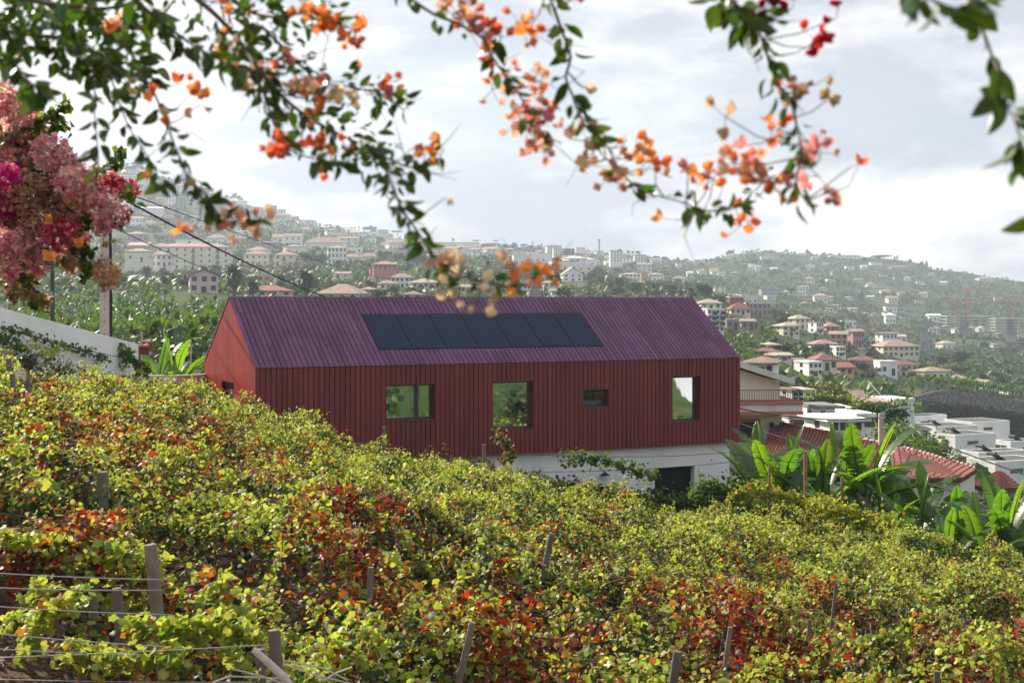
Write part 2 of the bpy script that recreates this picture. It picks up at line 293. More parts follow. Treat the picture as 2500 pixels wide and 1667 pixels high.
def WOOD(name, c, axis, rough=0.55, spec=0.35, rand=0.2):
    m = bpy.data.materials.new(name); m.use_nodes = True; t = m.node_tree; b = t.nodes['Principled BSDF']; b.inputs['Roughness'].default_value = rough; b.inputs['Specular IOR Level'].default_value = spec
    co = t.nodes.new('ShaderNodeTexCoord'); oi = t.nodes.new('ShaderNodeObjectInfo'); mpg = t.nodes.new('ShaderNodeMapping'); sc_ = [7, 7, 7]; sc_[axis] = 1.6; mpg.inputs['Scale'].default_value = sc_
    cb = t.nodes.new('ShaderNodeCombineXYZ'); ml = t.nodes.new('ShaderNodeMath'); ml.operation = 'MULTIPLY'; ml.inputs[1].default_value = 90; t.links.new(oi.outputs['Random'], ml.inputs[0]); t.links.new(ml.outputs[0], cb.inputs[0]); t.links.new(ml.outputs[0], cb.inputs[2])
    t.links.new(co.outputs['Object'], mpg.inputs[0]); t.links.new(cb.outputs[0], mpg.inputs['Location'])
    nz = t.nodes.new('ShaderNodeTexNoise'); nz.inputs['Scale'].default_value = 1.6; nz.inputs['Detail'].default_value = 8; nz.inputs['Roughness'].default_value = 0.65; t.links.new(mpg.outputs[0], nz.inputs[0])
    r = t.nodes.new('ShaderNodeValToRGB'); r.color_ramp.elements[0].position = 0.32; r.color_ramp.elements[1].position = 0.72
    r.color_ramp.elements[0].color = tuple(x * 0.78 for x in c) + (1,); r.color_ramp.elements[1].color = tuple(x * 1.22 for x in c) + (1,); t.links.new(nz.outputs[0], r.inputs[0])
    hv = t.nodes.new('ShaderNodeHueSaturation'); rr = t.nodes.new('ShaderNodeMapRange'); rr.inputs[3].default_value = 1 - rand; rr.inputs[4].default_value = 1 + rand; t.links.new(oi.outputs['Random'], rr.inputs[0]); t.links.new(rr.outputs[0], hv.inputs['Value']); t.links.new(r.outputs[0], hv.inputs['Color'])
    ge = t.nodes.new('ShaderNodeNewGeometry'); mw = t.nodes.new('ShaderNodeMapping'); mw.inputs['Scale'].default_value = (1, 1, 0.3); t.links.new(ge.outputs['Position'], mw.inputs[0]); nw = t.nodes.new('ShaderNodeTexNoise'); nw.inputs['Scale'].default_value = 0.9; nw.inputs['Detail'].default_value = 5; t.links.new(mw.outputs[0], nw.inputs[0])
    rw = t.nodes.new('ShaderNodeMapRange'); rw.inputs[1].default_value = 0.3; rw.inputs[2].default_value = 0.7; rw.inputs[3].default_value = 0.8; rw.inputs[4].default_value = 1.2; t.links.new(nw.outputs[0], rw.inputs[0]); h3 = t.nodes.new('ShaderNodeHueSaturation'); t.links.new(rw.outputs[0], h3.inputs['Value']); t.links.new(hv.outputs[0], h3.inputs['Color']); t.links.new(h3.outputs[0], b.inputs['Base Color'])
    bp = t.nodes.new('ShaderNodeBump'); bp.inputs['Strength'].default_value = 0.25; bp.inputs['Distance'].default_value = 0.01; t.links.new(nz.outputs[0], bp.inputs['Height']); t.links.new(bp.outputs[0], b.inputs['Normal'])
    MATS[name] = m; return m
w_face = WOOD('red stained timber', (0.205, 0.034, 0.035), 2, rand=0.13)
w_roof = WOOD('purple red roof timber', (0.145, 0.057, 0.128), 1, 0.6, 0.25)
w_gab = WOOD('red stained gable timber', (0.28, 0.017, 0.012), 2, 0.45, 0.35, 0.12)
core_m = M('dark membrane behind boards', (0.012, 0.008, 0.010), 0.9, 0.1)
plaster = M('white render', (0.90, 0.90, 0.91), 0.85, 0.04, 1.5, 0.2, bump=0.15, stain=((0.62, 0.61, 0.58), 0.9, 0.55))
frame_m = M('anthracite window frame', (0.035, 0.038, 0.042), 0.45, 0.1, 8, 0.5)
def glass_mat():
    m = bpy.data.materials.new('coated window glass'); m.use_nodes = True; t = m.node_tree; t.nodes.remove(t.nodes['Principled BSDF']); o = t.nodes['Material Output']
    g = t.nodes.new('ShaderNodeBsdfGlossy'); g.inputs['Roughness'].default_value = 0.02; g.inputs['Color'].default_value = (0.94, 0.96, 0.97, 1)
    tr = t.nodes.new('ShaderNodeBsdfTransparent'); tr.inputs['Color'].default_value = (0.75, 0.8, 0.78, 1); mxx = t.nodes.new('ShaderNodeMixShader'); mxx.inputs[0].default_value = 0.82
    nz = t.nodes.new('ShaderNodeTexNoise'); nz.inputs['Scale'].default_value = 1.3; co = t.nodes.new('ShaderNodeTexCoord'); t.links.new(co.outputs['Object'], nz.inputs[0]); bp = t.nodes.new('ShaderNodeBump'); bp.inputs['Strength'].default_value = 0.03; bp.inputs['Distance'].default_value = 0.05
    t.links.new(nz.outputs[0], bp.inputs['Height']); t.links.new(bp.outputs[0], g.inputs['Normal'])
    t.links.new(tr.outputs[0], mxx.inputs[1]); t.links.new(g.outputs[0], mxx.inputs[2]); t.links.new(mxx.outputs[0], o.inputs[0]); return m
glass_m = glass_mat()
ub = MB().box(0, 1, 0, 1, 0, 1)
unit_face = ub.mesh('board'); unit_face.materials.append(w_face)
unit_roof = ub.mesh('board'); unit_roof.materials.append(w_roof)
unit_red = ub.mesh('reveal_board'); unit_red.materials.append(w_face)
unit_frame = ub.mesh('frame'); unit_frame.materials.append(frame_m)
unit_glass = ub.mesh('pane'); unit_glass.materials.append(glass_m)
def rect(u0, u1, vt, vb):
    a = facade(u0, vt); b = facade(u1, vb); c = facade(u0, vb); return [a.x, b.x, (b.z + c.z) / 2, a.z]
WINS = [rect(945, 1060, 939, 1025), rect(1208, 1303, 931, 1047), rect(1420, 1489, 951, 993), rect(1642, 1706, 919, 1028)]
PITCHB = LEN / 105
def snap(x): return round(x / PITCHB) * PITCHB
for q in WINS: q[0] = snap(q[0]); q[1] = snap(q[1])
def wall_with_holes(x0, x1, z0, z1, y0, y1, holes):
    m = MB(); xs = sorted({x0, x1, *[h[0] for h in holes], *[h[1] for h in holes]}); zs = sorted({z0, z1, *[h[2] for h in holes], *[h[3] for h in holes]})
    for i in range(len(xs) - 1):
        run = None
        for k in range(len(zs) - 1):
            cx = (xs[i] + xs[i + 1]) / 2; cz = (zs[k] + zs[k + 1]) / 2
            if any(h[0] < cx < h[1] and h[2] < cz < h[3] for h in holes):
                if run is not None: m.box(xs[i], xs[i + 1], y0, y1, run, zs[k]); run = None
            elif run is None: run = zs[k]
        if run is not None: m.box(xs[i], xs[i + 1], y0, y1, run, z1)
    return m
TH = 0.03
front = wall_with_holes(0.06, LEN - 0.05, ZC + 0.02, ZE - 0.05, 0.075, 0.32, WINS).build('front_wall', core_m, house)
gap = 0.028
for i in range(105):
    x = i * PITCHB; wd = PITCHB - gap; segs = [(ZC, ZE - 0.006)]
    for q in WINS:
        if q[0] - 1e-3 < x + PITCHB / 2 < q[1] + 1e-3: segs = [(ZC, q[2]), (q[3], ZE - 0.006)]
    for z0, z1 in segs:
        link('board', unit_face, front, loc=(x + gap / 2, random.uniform(-0.003, 0.003), z0 - (random.uniform(0, 0.012) if z0 == ZC else 0)), scale=(wd, TH - 0.001, z1 - z0))
for k, q in enumerate(WINS):
    x0, x1, z0, z1 = q; fy = 0.235
    wn = link('window', None, house, loc=(x0, 0, z0)); W, Hh = x1 - x0, z1 - z0
    for nm, l, s_ in (('reveal_board', (0.001, 0.0, 0.014), (0.014, 0.31, Hh - 0.03)), ('reveal_board', (W - 0.015, 0.0, 0.014), (0.014, 0.31, Hh - 0.03)), ('reveal_board', (0.001, 0.0, Hh - 0.015), (W - 0.002, 0.31, 0.014))):
        link(nm, unit_red, wn, loc=l, scale=s_)
    link('sill', unit_frame, wn, loc=(0.0, -0.012, -0.004), scale=(W, 0.32, 0.016))
    b = 0.055
    fm = MB(); fm.box(0.016, W - 0.016, fy, fy + 0.06, 0.013, 0.013 + b); fm.box(0.016, W - 0.016, fy, fy + 0.06, Hh - 0.016 - b, Hh - 0.016); fm.box(0.016, 0.016 + b, fy + 0.002, fy + 0.058, 0.013 + b, Hh - 0.016 - b); fm.box(W - 0.016 - b, W - 0.016, fy + 0.002, fy + 0.058, 0.013 + b, Hh - 0.016 - b)
    splits = [(0.016 + b, W - 0.016 - b)]
    if k == 0:
        mx_ = W * 0.67; fm.box(mx_ - 0.07, mx_ + 0.07, fy - 0.01, fy + 0.065, 0.013 + b, Hh - 0.016 - b); splits = [(0.016 + b, mx_ - 0.07), (mx_ + 0.07, W - 0.016 - b)]
    fm.build('frame', frame_m, wn)
    for a_, c_ in splits:
        pn = link('pane', unit_glass, wn, loc=(a_, fy + 0.03, 0.013 + b), scale=(c_ - a_, 0.008, Hh - 0.03 - 2 * b))
        if k == 2: pn.rotation_euler = (R(18), 0, 0)
    if k != 2: MB().box(0.05, W - 0.05, 0.36, 0.38, 0.03, Hh - 0.03).build('added_panel', M('pale curtain', (0.8, 0.8, 0.77), 0.9, 0.05, 3), wn)  # pale panel added behind the glass to lift the tone of the panes
# side, back and far gable walls
tot = 2 * RUN
def gable_core(x0, x1, hole=None):
    m = MB(); pts = [(0.32, ZC + 0.02), (tot - 0.1, ZC + 0.02), (tot - 0.1, ZE - 0.06), (RUN, ZR - 0.12), (0.32, ZE + 0.10)]
    m.add([(x0, y, z) for y, z in pts] + [(x1, y, z) for y, z in pts], [(4, 3, 2, 1, 0), (5, 6, 7, 8, 9)] + [(i, (i + 1) % 5, (i + 1) % 5 + 5, i + 5) for i in range(5)]); return m
gd = [gable(540, 930), gable(571, 935)]; gy0, gy1 = sorted((gd[0].y, gd[1].y)); gzt = gd[1].z
gcore = gable_core(0.2, 0.3).build('gable_wall', core_m, house)
def roof_z(y): return ZE + (ZR - ZE) * (1 - abs(y - RUN) / RUN) - 0.05
nb = 38; pg = tot / nb; gy0 = round(gy0 / pg) * pg; gy1 = round(gy1 / pg) * pg
for i in range(nb):
    y0 = max(0.034, i * pg + 0.009); y1 = (i + 1) * pg - 0.009; zb = ZC - 0.6
    if gy0 - 1e-3 < (y0 + y1) / 2 < gy1 + 1e-3: zb = gzt
    m = MB(); v = [(0.02, y0, zb), (0.02, y1, zb), (0.02, y1, roof_z(y1)), (0.02, y0, roof_z(y0))]; v += [(0.055, a, b_) for _, a, b_ in v]
    m.add(v, [(0, 3, 2, 1), (4, 5, 6, 7), (0, 1, 5, 4), (1, 2, 6, 5), (2, 3, 7, 6), (3, 0, 4, 7)]).build('board', w_gab, gcore)
dm = M('dark red door timber', (0.07, 0.008, 0.008), 0.6, 0.2, 6)
dr = MB().box(0.14, 0.18, gy0, (gy0 + gy1) / 2 - 0.004, ZC - 0.5, gzt).build('door', dm, house); MB().box(0.142, 0.182, (gy0 + gy1) / 2 + 0.004, gy1, ZC - 0.5, gzt).build('door', dm, house)
gable_core(LEN - 0.3, LEN - 0.16).build('far_gable_wall', w_face, house)
MB().box(0.12, LEN - 0.05, tot - 0.12, tot, ZC, ZE - 0.06).build('back_wall', w_face, house)
MB().box(0.3, LEN - 0.3, 0.33, tot - 0.13, ZC, ZC + 0.15).build('floor_slab', M('grey floor', (0.2, 0.19, 0.18)), house)
MB().box(0.3, LEN - 0.3, 3.0, 3.1, ZC + 0.16, ZE - 0.1).build('partition', M('pale inner wall', (0.5, 0.48, 0.45)), house)
# roof: dark underlay, boards, solar panels
cp, sp = math.cos(PITCH), math.sin(PITCH)
def slope_pt(s, q, h=0.0): return Vector((s, q * cp - h * sp, ZE + q * sp + h * cp))
rf = MB(); rf.obox(slope_pt(0.03, 0.05, -0.1), (LEN - 0.06, 0, 0), (0, (SL - 0.05) * cp, (SL - 0.05) * sp), (0, -0.05 * sp, 0.05 * cp))
roof = rf.build('roof', core_m, house)
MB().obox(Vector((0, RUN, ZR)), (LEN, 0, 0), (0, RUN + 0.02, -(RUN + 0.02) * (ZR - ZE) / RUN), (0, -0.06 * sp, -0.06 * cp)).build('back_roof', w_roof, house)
pa, pb = roofpt(887, 768), roofpt(1475, 846); pc = roofpt(1419, 765)
ps0 = snap((pa[0] + roofpt(927, 854)[0]) / 2); ps1 = snap((pb[0] + pc[0]) / 2); pq0 = (roofpt(927, 854)[1] + pb[1]) / 2; pq1 = (pa[1] + pc[1]) / 2
for i in range(105):
    x = i * PITCHB; hole = ps0 - 1e-3 < x + PITCHB / 2 < ps1 + 1e-3
    j1 = 0.29 * SL; j2 = 0.76 * SL
    segs = [(-0.03, pq0 - 0.012), (pq1 + 0.012, SL + random.uniform(-0.01, 0.012))] if hole else [(-0.03, j1 - 0.0015), (j1 + 0.0015, j2 - 0.0015), (j2 + 0.0015, SL + random.uniform(-0.01, 0.012))]
    for k, (a_, b_) in enumerate(segs):
        h = random.uniform(0, 0.005)
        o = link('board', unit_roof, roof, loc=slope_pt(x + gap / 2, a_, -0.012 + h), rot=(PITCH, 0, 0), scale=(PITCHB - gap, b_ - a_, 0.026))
cell_m = M('solar glass', (0.012, 0.023, 0.06), 0.5, 0.08, 3, 0.12)
np_ = 7; pw = (ps1 - ps0) / np_
for i in range(np_):
    a_ = ps0 + i * pw + 0.012; o = MB().obox((0, 0, 0), (pw - 0.024, 0, 0), (0, pq1 - pq0, 0), (0, 0, 0.03)).build('solar_panel', M('black panel frame', (0.01, 0.01, 0.012), 0.4), house, loc=slope_pt(a_, pq0, 0.0), rot=(PITCH, 0, 0))
    link('glass', MB().box(0.018, pw - 0.042, 0.02, pq1 - pq0 - 0.02, 0.0302, 0.036).mesh('glass'), o, cell_m)
# white rendered base storey with a slatted gate, a lamp
bx1 = facade(1780, 1090, -0.3).x
gq = [facade(1598, 1143, -0.3), facade(1695, 1219, -0.3)]; GD = [gq[0].x, gq[1].x, gq[1].z - 0.5, gq[0].z]
base = wall_with_holes(0.5, bx1, -1.5, ZC + 0.018, 0.28, 0.6, [GD]).build('base_wall', plaster, house)
MB().box(bx1 - 0.3, bx1 - 0.002, 0.602, tot - 0.4, -1.5, ZC + 0.016).build('base_side_wall', plaster, house)
MB().box(0.5, bx1 - 0.31, 1.6, 1.7, -1.5, ZC + 0.01).build('base_back', core_m, house)
gate_m = M('black gate slats', (0.02, 0.02, 0.024), 0.5)
gt = MB().box(GD[0], GD[1], 0.56, 0.58, GD[2], GD[3]).build('gate', gate_m, house)
usl = ub.mesh('slat'); usl.materials.append(gate_m)
ns = 20
for i in range(ns): link('slat', usl, gt, loc=(GD[0] + (GD[1] - GD[0]) * i / ns + 0.01, 0.52, GD[2]), scale=((GD[1] - GD[0]) / ns - 0.025, 0.035, GD[3] - GD[2] - 0.01))
lp = facade(1470, 1151, -0.3); m = MB(); m.tube([(lp.x, 0.278, lp.z + 0.05), (lp.x, 0.12, lp.z + 0.06), (lp.x, 0.1, lp.z)], 0.015)
for k in range(8):
    t0, t1 = 2 * math.pi * k / 8, 2 * math.pi * (k + 1) / 8
    m.add([(lp.x, 0.1, lp.z + 0.02), (lp.x + 0.2 * math.cos(t0), 0.1 + 0.2 * math.sin(t0) * 0.8, lp.z - 0.11), (lp.x + 0.2 * math.cos(t1), 0.1 + 0.2 * math.sin(t1) * 0.8, lp.z - 0.11)], [(0, 1, 2)])
m.build('wall_lamp', gate_m, house)

# ------------------------------------------------------------------ houses of the town
ZOOM = {'A': (0, 350, 2.851), 'B': (250, 380, 4.48), 'C': (650, 530, 4.704), 'D': (1000, 540, 4.704), 'E': (1300, 550, 3.36), 'R': (1700, 600, 2.851), 'N': (1780, 840, 5.6), 'W': (2100, 1000, 5.88)}
def zp(k, x, y): a = ZOOM[k]; return a[0] + x / a[2], a[1] + y / a[2]
WALLC = {'white': (0.84, 0.84, 0.84), 'cream': (0.76, 0.71, 0.57), 'pale': (0.74, 0.72, 0.67), 'pink': (0.70, 0.50, 0.57), 'lilac': (0.40, 0.27, 0.36), 'rose': (0.46, 0.26, 0.27), 'coral': (0.52, 0.19, 0.18), 'yellow': (0.66, 0.48, 0.2), 'grey': (0.30, 0.29, 0.28), 'bluegrey': (0.30, 0.34, 0.42), 'brick': (0.30, 0.09, 0.07), 'terracotta': (0.5, 0.29, 0.2), 'orange': (0.62, 0.26, 0.13), 'wood': (0.10, 0.075, 0.07), 'lightblue': (0.45, 0.6, 0.78), 'greenw': (0.16, 0.3, 0.2), 'salmon': (0.50, 0.19, 0.13)}
ROOFC = {'tile': (0.38, 0.27, 0.22), 'red': (0.30, 0.13, 0.10), 'brown': (0.27, 0.20, 0.17), 'pale': (0.46, 0.38, 0.32), 'white': (0.72, 0.72, 0.7), 'grey': (0.24, 0.23, 0.22), 'dark': (0.09, 0.085, 0.085), 'maroon': (0.24, 0.12, 0.115)}
def wallm(c): return M('wall ' + c, WALLC[c], 0.9, 0.06, 0.5, 0.15, stain=(tuple(x * 0.72 for x in WALLC[c]), 0.35, 0.5))
def roofm(c): return M('roof ' + c, ROOFC[c], 0.85, 0.28, 0.9, 0.2, wave=1.1, bump=0.5)
win_m = M('dark window opening', (0.035, 0.042, 0.05), 0.25, 0.3, 2, 0.5, rand=0.5)
shut_m = M('green shutter', (0.03, 0.075, 0.05), 0.6, 0.2, 2, 0.3, rand=0.3)
dark_m = M('door opening', (0.05, 0.04, 0.035), 0.6, 0.2, 2, 0.3, rand=0.3)
slab_m = M('balcony slab', (0.6, 0.58, 0.53), 0.85, 0.08, 1)
rail_m = M('dark railing', (0.03, 0.03, 0.03), 0.5)
uw = MB().box(-0.5, 0.5, -0.5, 0.5, 0, 1).mesh('window'); uw.materials.append(win_m)
us_ = MB().box(-0.5, 0.5, -0.5, 0.5, 0, 1).mesh('window'); us_.materials.append(shut_m)
ud = MB().box(-0.5, 0.5, -0.5, 0.5, 0, 1).mesh('door'); ud.materials.append(dark_m)
ubal = MB().box(-0.5, 0.5, -1, 0, 0, 1).mesh('balcony'); ubal.materials.append(slab_m)
urail = MB().box(-0.5, 0.5, -1, 0, 0, 1).mesh('railing'); urail.materials.append(rail_m)
FOOT = []
def roof_mesh(kind, wd, dp, h, rh, ov):
    m = MB(); x, y = wd / 2 + ov, dp / 2 + ov; t = 0.22
    if kind == 'flat':
        m.box(-wd / 2 - 0.12, wd / 2 + 0.12, -dp / 2 - 0.12, dp / 2 + 0.12, h - 0.02, h + max(rh, 0.3)); return m
    e = [(-x, -y), (x, -y), (x, y), (-x, y)]; lo = [(a, b, h - 0.05) for a, b in e]; hi = [(a, b, h + t - 0.05) for a, b in e]; z = h + rh
    if kind == 'hip':
        if x >= y: rg = [(-(x - y), 0, z), (x - y, 0, z)]; fs = [(4, 5, 9, 8), (5, 6, 9), (6, 7, 8, 9), (7, 4, 8)]
        else: rg = [(0, -(y - x), z), (0, y - x, z)]; fs = [(4, 5, 8), (5, 6, 9, 8), (6, 7, 9), (7, 4, 8, 9)]
    elif kind == 'gx': rg = [(-x, 0, z), (x, 0, z)]; fs = [(4, 5, 9, 8), (6, 7, 8, 9), (5, 6, 9), (7, 4, 8)]
    else: rg = [(0, -y, z), (0, y, z)]; fs = [(5, 6, 9, 8), (7, 4, 8, 9), (4, 5, 8), (6, 7, 9)]
    m.add(lo + hi + rg, [(3, 2, 1, 0), (0, 1, 5, 4), (1, 2, 6, 5), (2, 3, 7, 6), (3, 0, 4, 7)] + fs); return m
def building(X, Y, Z, wd, dp, h, roof, rh, rows, cols_, wc, rc, yaw, label, name='house', group=None, shutters=False, balc=0, side=1, cat=None, ww=1.0, wh=1.3, skirt=4.0, door=True, ov=None):
    t = thing(name, (X, Y, Z), label, cat or {'house': 'house', 'apartment_block': 'apartment building'}.get(name, name.replace('_', ' ')), group, R(yaw))
    wl = MB().box(-wd / 2, wd / 2, -dp / 2, dp / 2, -skirt, h)
    if roof in ('gx', 'gy') and rh > 0.4:
        if roof == 'gx': pr = [(s * wd / 2, y_, z_) for s in (-1, 1) for y_, z_ in ((-dp / 2, h), (dp / 2, h), (0, h + rh * 0.93))]
        else: pr = [(x_, s * dp / 2, z_) for s in (-1, 1) for x_, z_ in ((-wd / 2, h), (wd / 2, h), (0, h + rh * 0.93))]
        wl.add(pr, [(0, 1, 2), (5, 4, 3), (0, 3, 4, 1), (1, 4, 5, 2), (2, 5, 3, 0)])
    wl.build('wall', wallm(wc), t)
    if roof == 'gy' and rh > 0.4:   # two slopes only, so that the gable wall shows
        ov = 0.4 if ov is None else ov; r = MB(); a = wd / 2 + ov; k = rh / (wd / 2); y = dp / 2 + ov
        for s in (-1, 1):
            v = [(0, -y, h + rh), (s * a, -y, h + rh - a * k), (s * a, y, h + rh - a * k), (0, y, h + rh)]; v += [(p[0], p[1], p[2] + 0.25) for p in v]
            r.add(v, [(0, 1, 2, 3), (4, 7, 6, 5), (0, 4, 5, 1), (1, 5, 6, 2), (2, 6, 7, 3), (3, 7, 4, 0)])
        r.build('roof', roofm(rc), t)
    else: roof_mesh(roof, wd, dp, h, rh, (0.5 if roof != 'flat' else 0) if ov is None else ov).build('roof', roofm(rc), t)
    fh = h / max(rows, 1); k = 0
    for r_ in range(rows):
        for c_ in range(cols_):
            x = -wd / 2 + wd * (c_ + 0.5) / cols_ + random.uniform(-0.1, 0.1); hh = min(wh, fh * 0.55); z = r_ * fh + fh * 0.34; wv = min(ww, wd / cols_ * 0.6)
            if r_ == 0 and door and c_ == cols_ // 2 and rows <= 3:
                link('door', ud, t, loc=(x, -dp / 2, 0.05), scale=(max(1.0, wv), 0.1, min(2.1, fh * 0.75))); continue
            tall = balc and (c_ % balc == balc // 2)
            if tall: z = r_ * fh + 0.1; hh = fh * 0.72
            link('window', us_ if shutters else uw, t, loc=(x, -dp / 2, z), scale=(wv, 0.1, hh))
            if tall and r_ > 0:
                b = link('balcony', ubal, t, loc=(x, -dp / 2 - 0.06, r_ * fh - 0.08), scale=(wv * 2.0, 1.0, 0.15)); q = link('railing', urail, b)
                q.location = (0, -0.93, 1.2); q.scale = (1, 0.05, 5.5)
        if side:
            for y in ((-0.22, 0.22) if dp > 7 else (0,)):
                for s in (-1, 1): link('window', us_ if shutters else uw, t, loc=(s * wd / 2, y * dp, r_ * fh + fh * 0.34), rot=(0, 0, R(90)), scale=(min(ww, 1.0), 0.1, min(wh, fh * 0.55)))
    FOOT.append((X, Y, max(wd, dp) * 0.62 + 1)); return t
def H(z, x0, x1, ye, yb, roof, rpx, rows, cols_, wc, rc, yaw, label, Y=None, dp=None, **k):
    """a building measured in an enlarged view of the photograph: left, right, eaves row, foot row"""
    s = ZOOM[z][2]; u0, vb = zp(z, x0, yb); u1, ve = zp(z, x1, ye); u = (u0 + u1) / 2
    if Y is None: X, Y = hit(u, vb)
    else: X = (u - CU) / F * Y
    wpx = (u1 - u0) / F * Y; h = (vb - ve) / F * Y; rh = rpx / s / F * Y; ca, sa = abs(math.cos(R(yaw))), abs(math.sin(R(yaw)))
    dp = dp or min(14, max(6, wpx * 0.7)); wd = max(3.0, (wpx - dp * sa) / ca)
    if wd > wpx: wd = wpx
    Z = -(vb - HV) / F * Y; Yc = Y + dp * 0.5; Xc = X * Yc / Y
    return building(Xc, Yc, Z, wd, dp, h, roof, rh, rows, cols_, wc, rc, yaw, label, **k)
AB = 'apartment_block'
# the left hill, nearest first
H('B', 885, 1320, 1310, 1505, 'gy', 68, 2, 3, 'pink', 'tile', 14, 'pale pink two-storey gable house above the banana plants', shutters=True, dp=11)
H('B', 1530, 2110, 1485, 1545, 'hip', 70, 1, 4, 'cream', 'red', 8, 'low cream house with red tiled hip roof just behind the purple ridge, between two palms', Y=310)
H('C', 590, 1180, 885, 945, 'hip', 120, 1, 4, 'pale', 'tile', -14, 'low house under a very wide brown tiled hip roof right behind the purple ridge', Y=330)
H('B', 600, 1420, 1000, 1250, 'hip', 45, 4, 9, 'cream', 'tile', 6, 'long cream four-storey apartment block with balconies and tiled hip roof', name=AB, balc=3)
H('B', 535, 780, 1085, 1220, 'hip', 40, 2, 4, 'pale', 'tile', 6, 'two-storey wing with brown hip roof before the left end of the cream apartment block', Y=640)
H('B', 265, 540, 1050, 1165, 'hip', 38, 1, 2, 'pale', 'tile', -6, 'plain pale house with hip roof beside the left end of the cream apartment block', Y=630)
H('B', 300, 550, 985, 1040, 'gx', 42, 1, 3, 'terracotta', 'pale', -8, 'tan house with a broad pale gable roof above the plain hip-roofed house')
H('B', 555, 760, 990, 1060, 'hip', 40, 1, 3, 'yellow', 'tile', 8, 'small yellow house peeping over the cream apartment block')
H('B', 275, 490, 858, 945, 'hip', 30, 1, 3, 'rose', 'tile', -8, 'dull rose house with hip roof on the left hillside beside the round tree')
H('B', 265, 455, 690, 790, 'gx', 28, 2, 4, 'white', 'tile', 14, 'white two-storey house with dark windows just right of the pink bougainvillea')
H('B', 60, 262, 742, 822, 'flat', 6, 2, 4, 'white', 'white', 4, 'flat-roofed white house half behind the concrete utility pole')
H('B', 470, 590, 735, 780, 'hip', 30, 1, 2, 'white', 'tile', 0, 'small house with brown hip roof right of the white two-storey house')
H('B', 950, 1130, 748, 792, 'gy', 40, 1, 2, 'pale', 'tile', 12, 'pale gable house on the hillside above the black cable')
H('B', 700, 900, 870, 955, 'flat', 6, 2, 4, 'bluegrey', 'grey', 0, 'blue-grey flat-roofed house above the cream apartment block')
H('B', 1130, 1390, 905, 968, 'hip', 52, 1, 4, 'white', 'tile', 6, 'white house with brown hip roof right above the cream apartment block')
H('B', 820, 1120, 925, 965, 'flat', 4, 1, 1, 'white', 'white', 0, 'low white flat building behind the apartment block ridge', Y=760, dp=8)
H('B', 1550, 1830, 1080, 1205, 'hip', 42, 2, 4, 'cream', 'tile', 6, 'cream two-storey villa with hip roof right of the apartment block')
H('B', 1865, 2180, 1088, 1205, 'hip', 48, 2, 4, 'cream', 'tile', 10, 'cream two-storey villa with balcony and light roof, further right of the apartment block', balc=2)
H('B', 1680, 1920, 952, 1040, 'hip', 18, 2, 4, 'lilac', 'brown', 0, 'lilac house with white-framed windows above the two cream villas')
H('B', 1855, 2090, 895, 980, 'gx', 40, 2, 4, 'cream', 'tile', 8, 'cream gable house with balcony behind the lilac house', balc=2)
H('B', 1710, 1840, 1312, 1365, 'gy', 45, 1, 1, 'yellow', 'tile', -16, 'small yellow gable house right of the left palm')
H('B', 1590, 1715, 1320, 1360, 'hip', 26, 1, 3, 'rose', 'tile', 0, 'small rosy house with tiled roof beside the yellow gable house')
H('B', 1900, 2025, 775, 840, 'gy', 22, 1, 2, 'bluegrey', 'brown', 10, 'blue-grey house standing above the cream gable house')
H('B', 690, 800, 450, 532, 'flat', 5, 3, 3, 'white', 'white', 6, 'stepped white block in front of the green-striped block on the left hill', name=AB)
H('B', 795, 930, 455, 585, 'flat', 6, 5, 3, 'greenw', 'white', 12, 'white and green striped block halfway up the left hill', name=AB)
H('B', 660, 800, 535, 592, 'hip', 14, 1, 4, 'rose', 'tile', 6, 'pinkish house left of the green-striped block')
H('B', 390, 680, 575, 665, 'gx', 20, 1, 1, 'white', 'white', 14, 'large white warehouse on the left hill', name='warehouse', side=0)
H('B', 690, 1140, 660, 700, 'gx', 10, 1, 5, 'white', 'white', 2, 'long low white shed with bright roof across the left hill', name='warehouse', dp=14, side=0)
H('B', 150, 350, 478, 612, 'flat', 6, 3, 4, 'white', 'white', 16, 'white block left of the large white warehouse', name=AB)
H('B', 455, 865, 332, 428, 'gx', 12, 4, 12, 'pale', 'tile', 4, 'long four-storey housing block on the left hill below the crest blocks', name=AB, side=0)
H('B', 130, 520, 225, 292, 'gx', 14, 3, 12, 'pale', 'tile', 3, 'longest crest housing block under the dark pines', name=AB, side=0)
H('B', 140, 395, 160, 212, 'gx', 12, 2, 9, 'pale', 'tile', 3, 'topmost housing block under the dark pines', name=AB, side=0, Y=1420)
H('B', 560, 950, 262, 315, 'gx', 12, 3, 12, 'white', 'tile', 5, 'long pale crest block right of the dark pines', name=AB, side=0, Y=1340)
H('B', 885, 1060, 345, 412, 'gx', 12, 3, 5, 'pale', 'tile', 6, 'short cream block right of the long four-storey housing block', name=AB, side=0)
H('B', 1090, 1215, 362, 425, 'gx', 12, 3, 5, 'terracotta', 'tile', 8, 'tan block at the crest left of the green knoll', name=AB, side=0)
H('B', 1170, 1300, 420, 500, 'gx', 12, 3, 5, 'pale', 'tile', 8, 'pale block below the tan crest block', name=AB, side=0)
H('B', 1775, 1910, 555, 690, 'flat', 8, 7, 4, 'bluegrey', 'grey', 14, 'tall grey-white tower block at the right end of the left crest', name=AB)
H('B', 1850, 2012, 592, 695, 'flat', 6, 5, 5, 'white', 'white', 10, 'white block standing before the tall tower block on the crest', name=AB)
H('B', 1570, 1770, 568, 645, 'flat', 5, 4, 5, 'white', 'white', 8, 'white terrace block left of the tall tower block', name=AB)
H('B', 1270, 1480, 500, 565, 'flat', 5, 3, 6, 'white', 'white', 5, 'pale terrace block below the green knoll on the crest', name=AB)
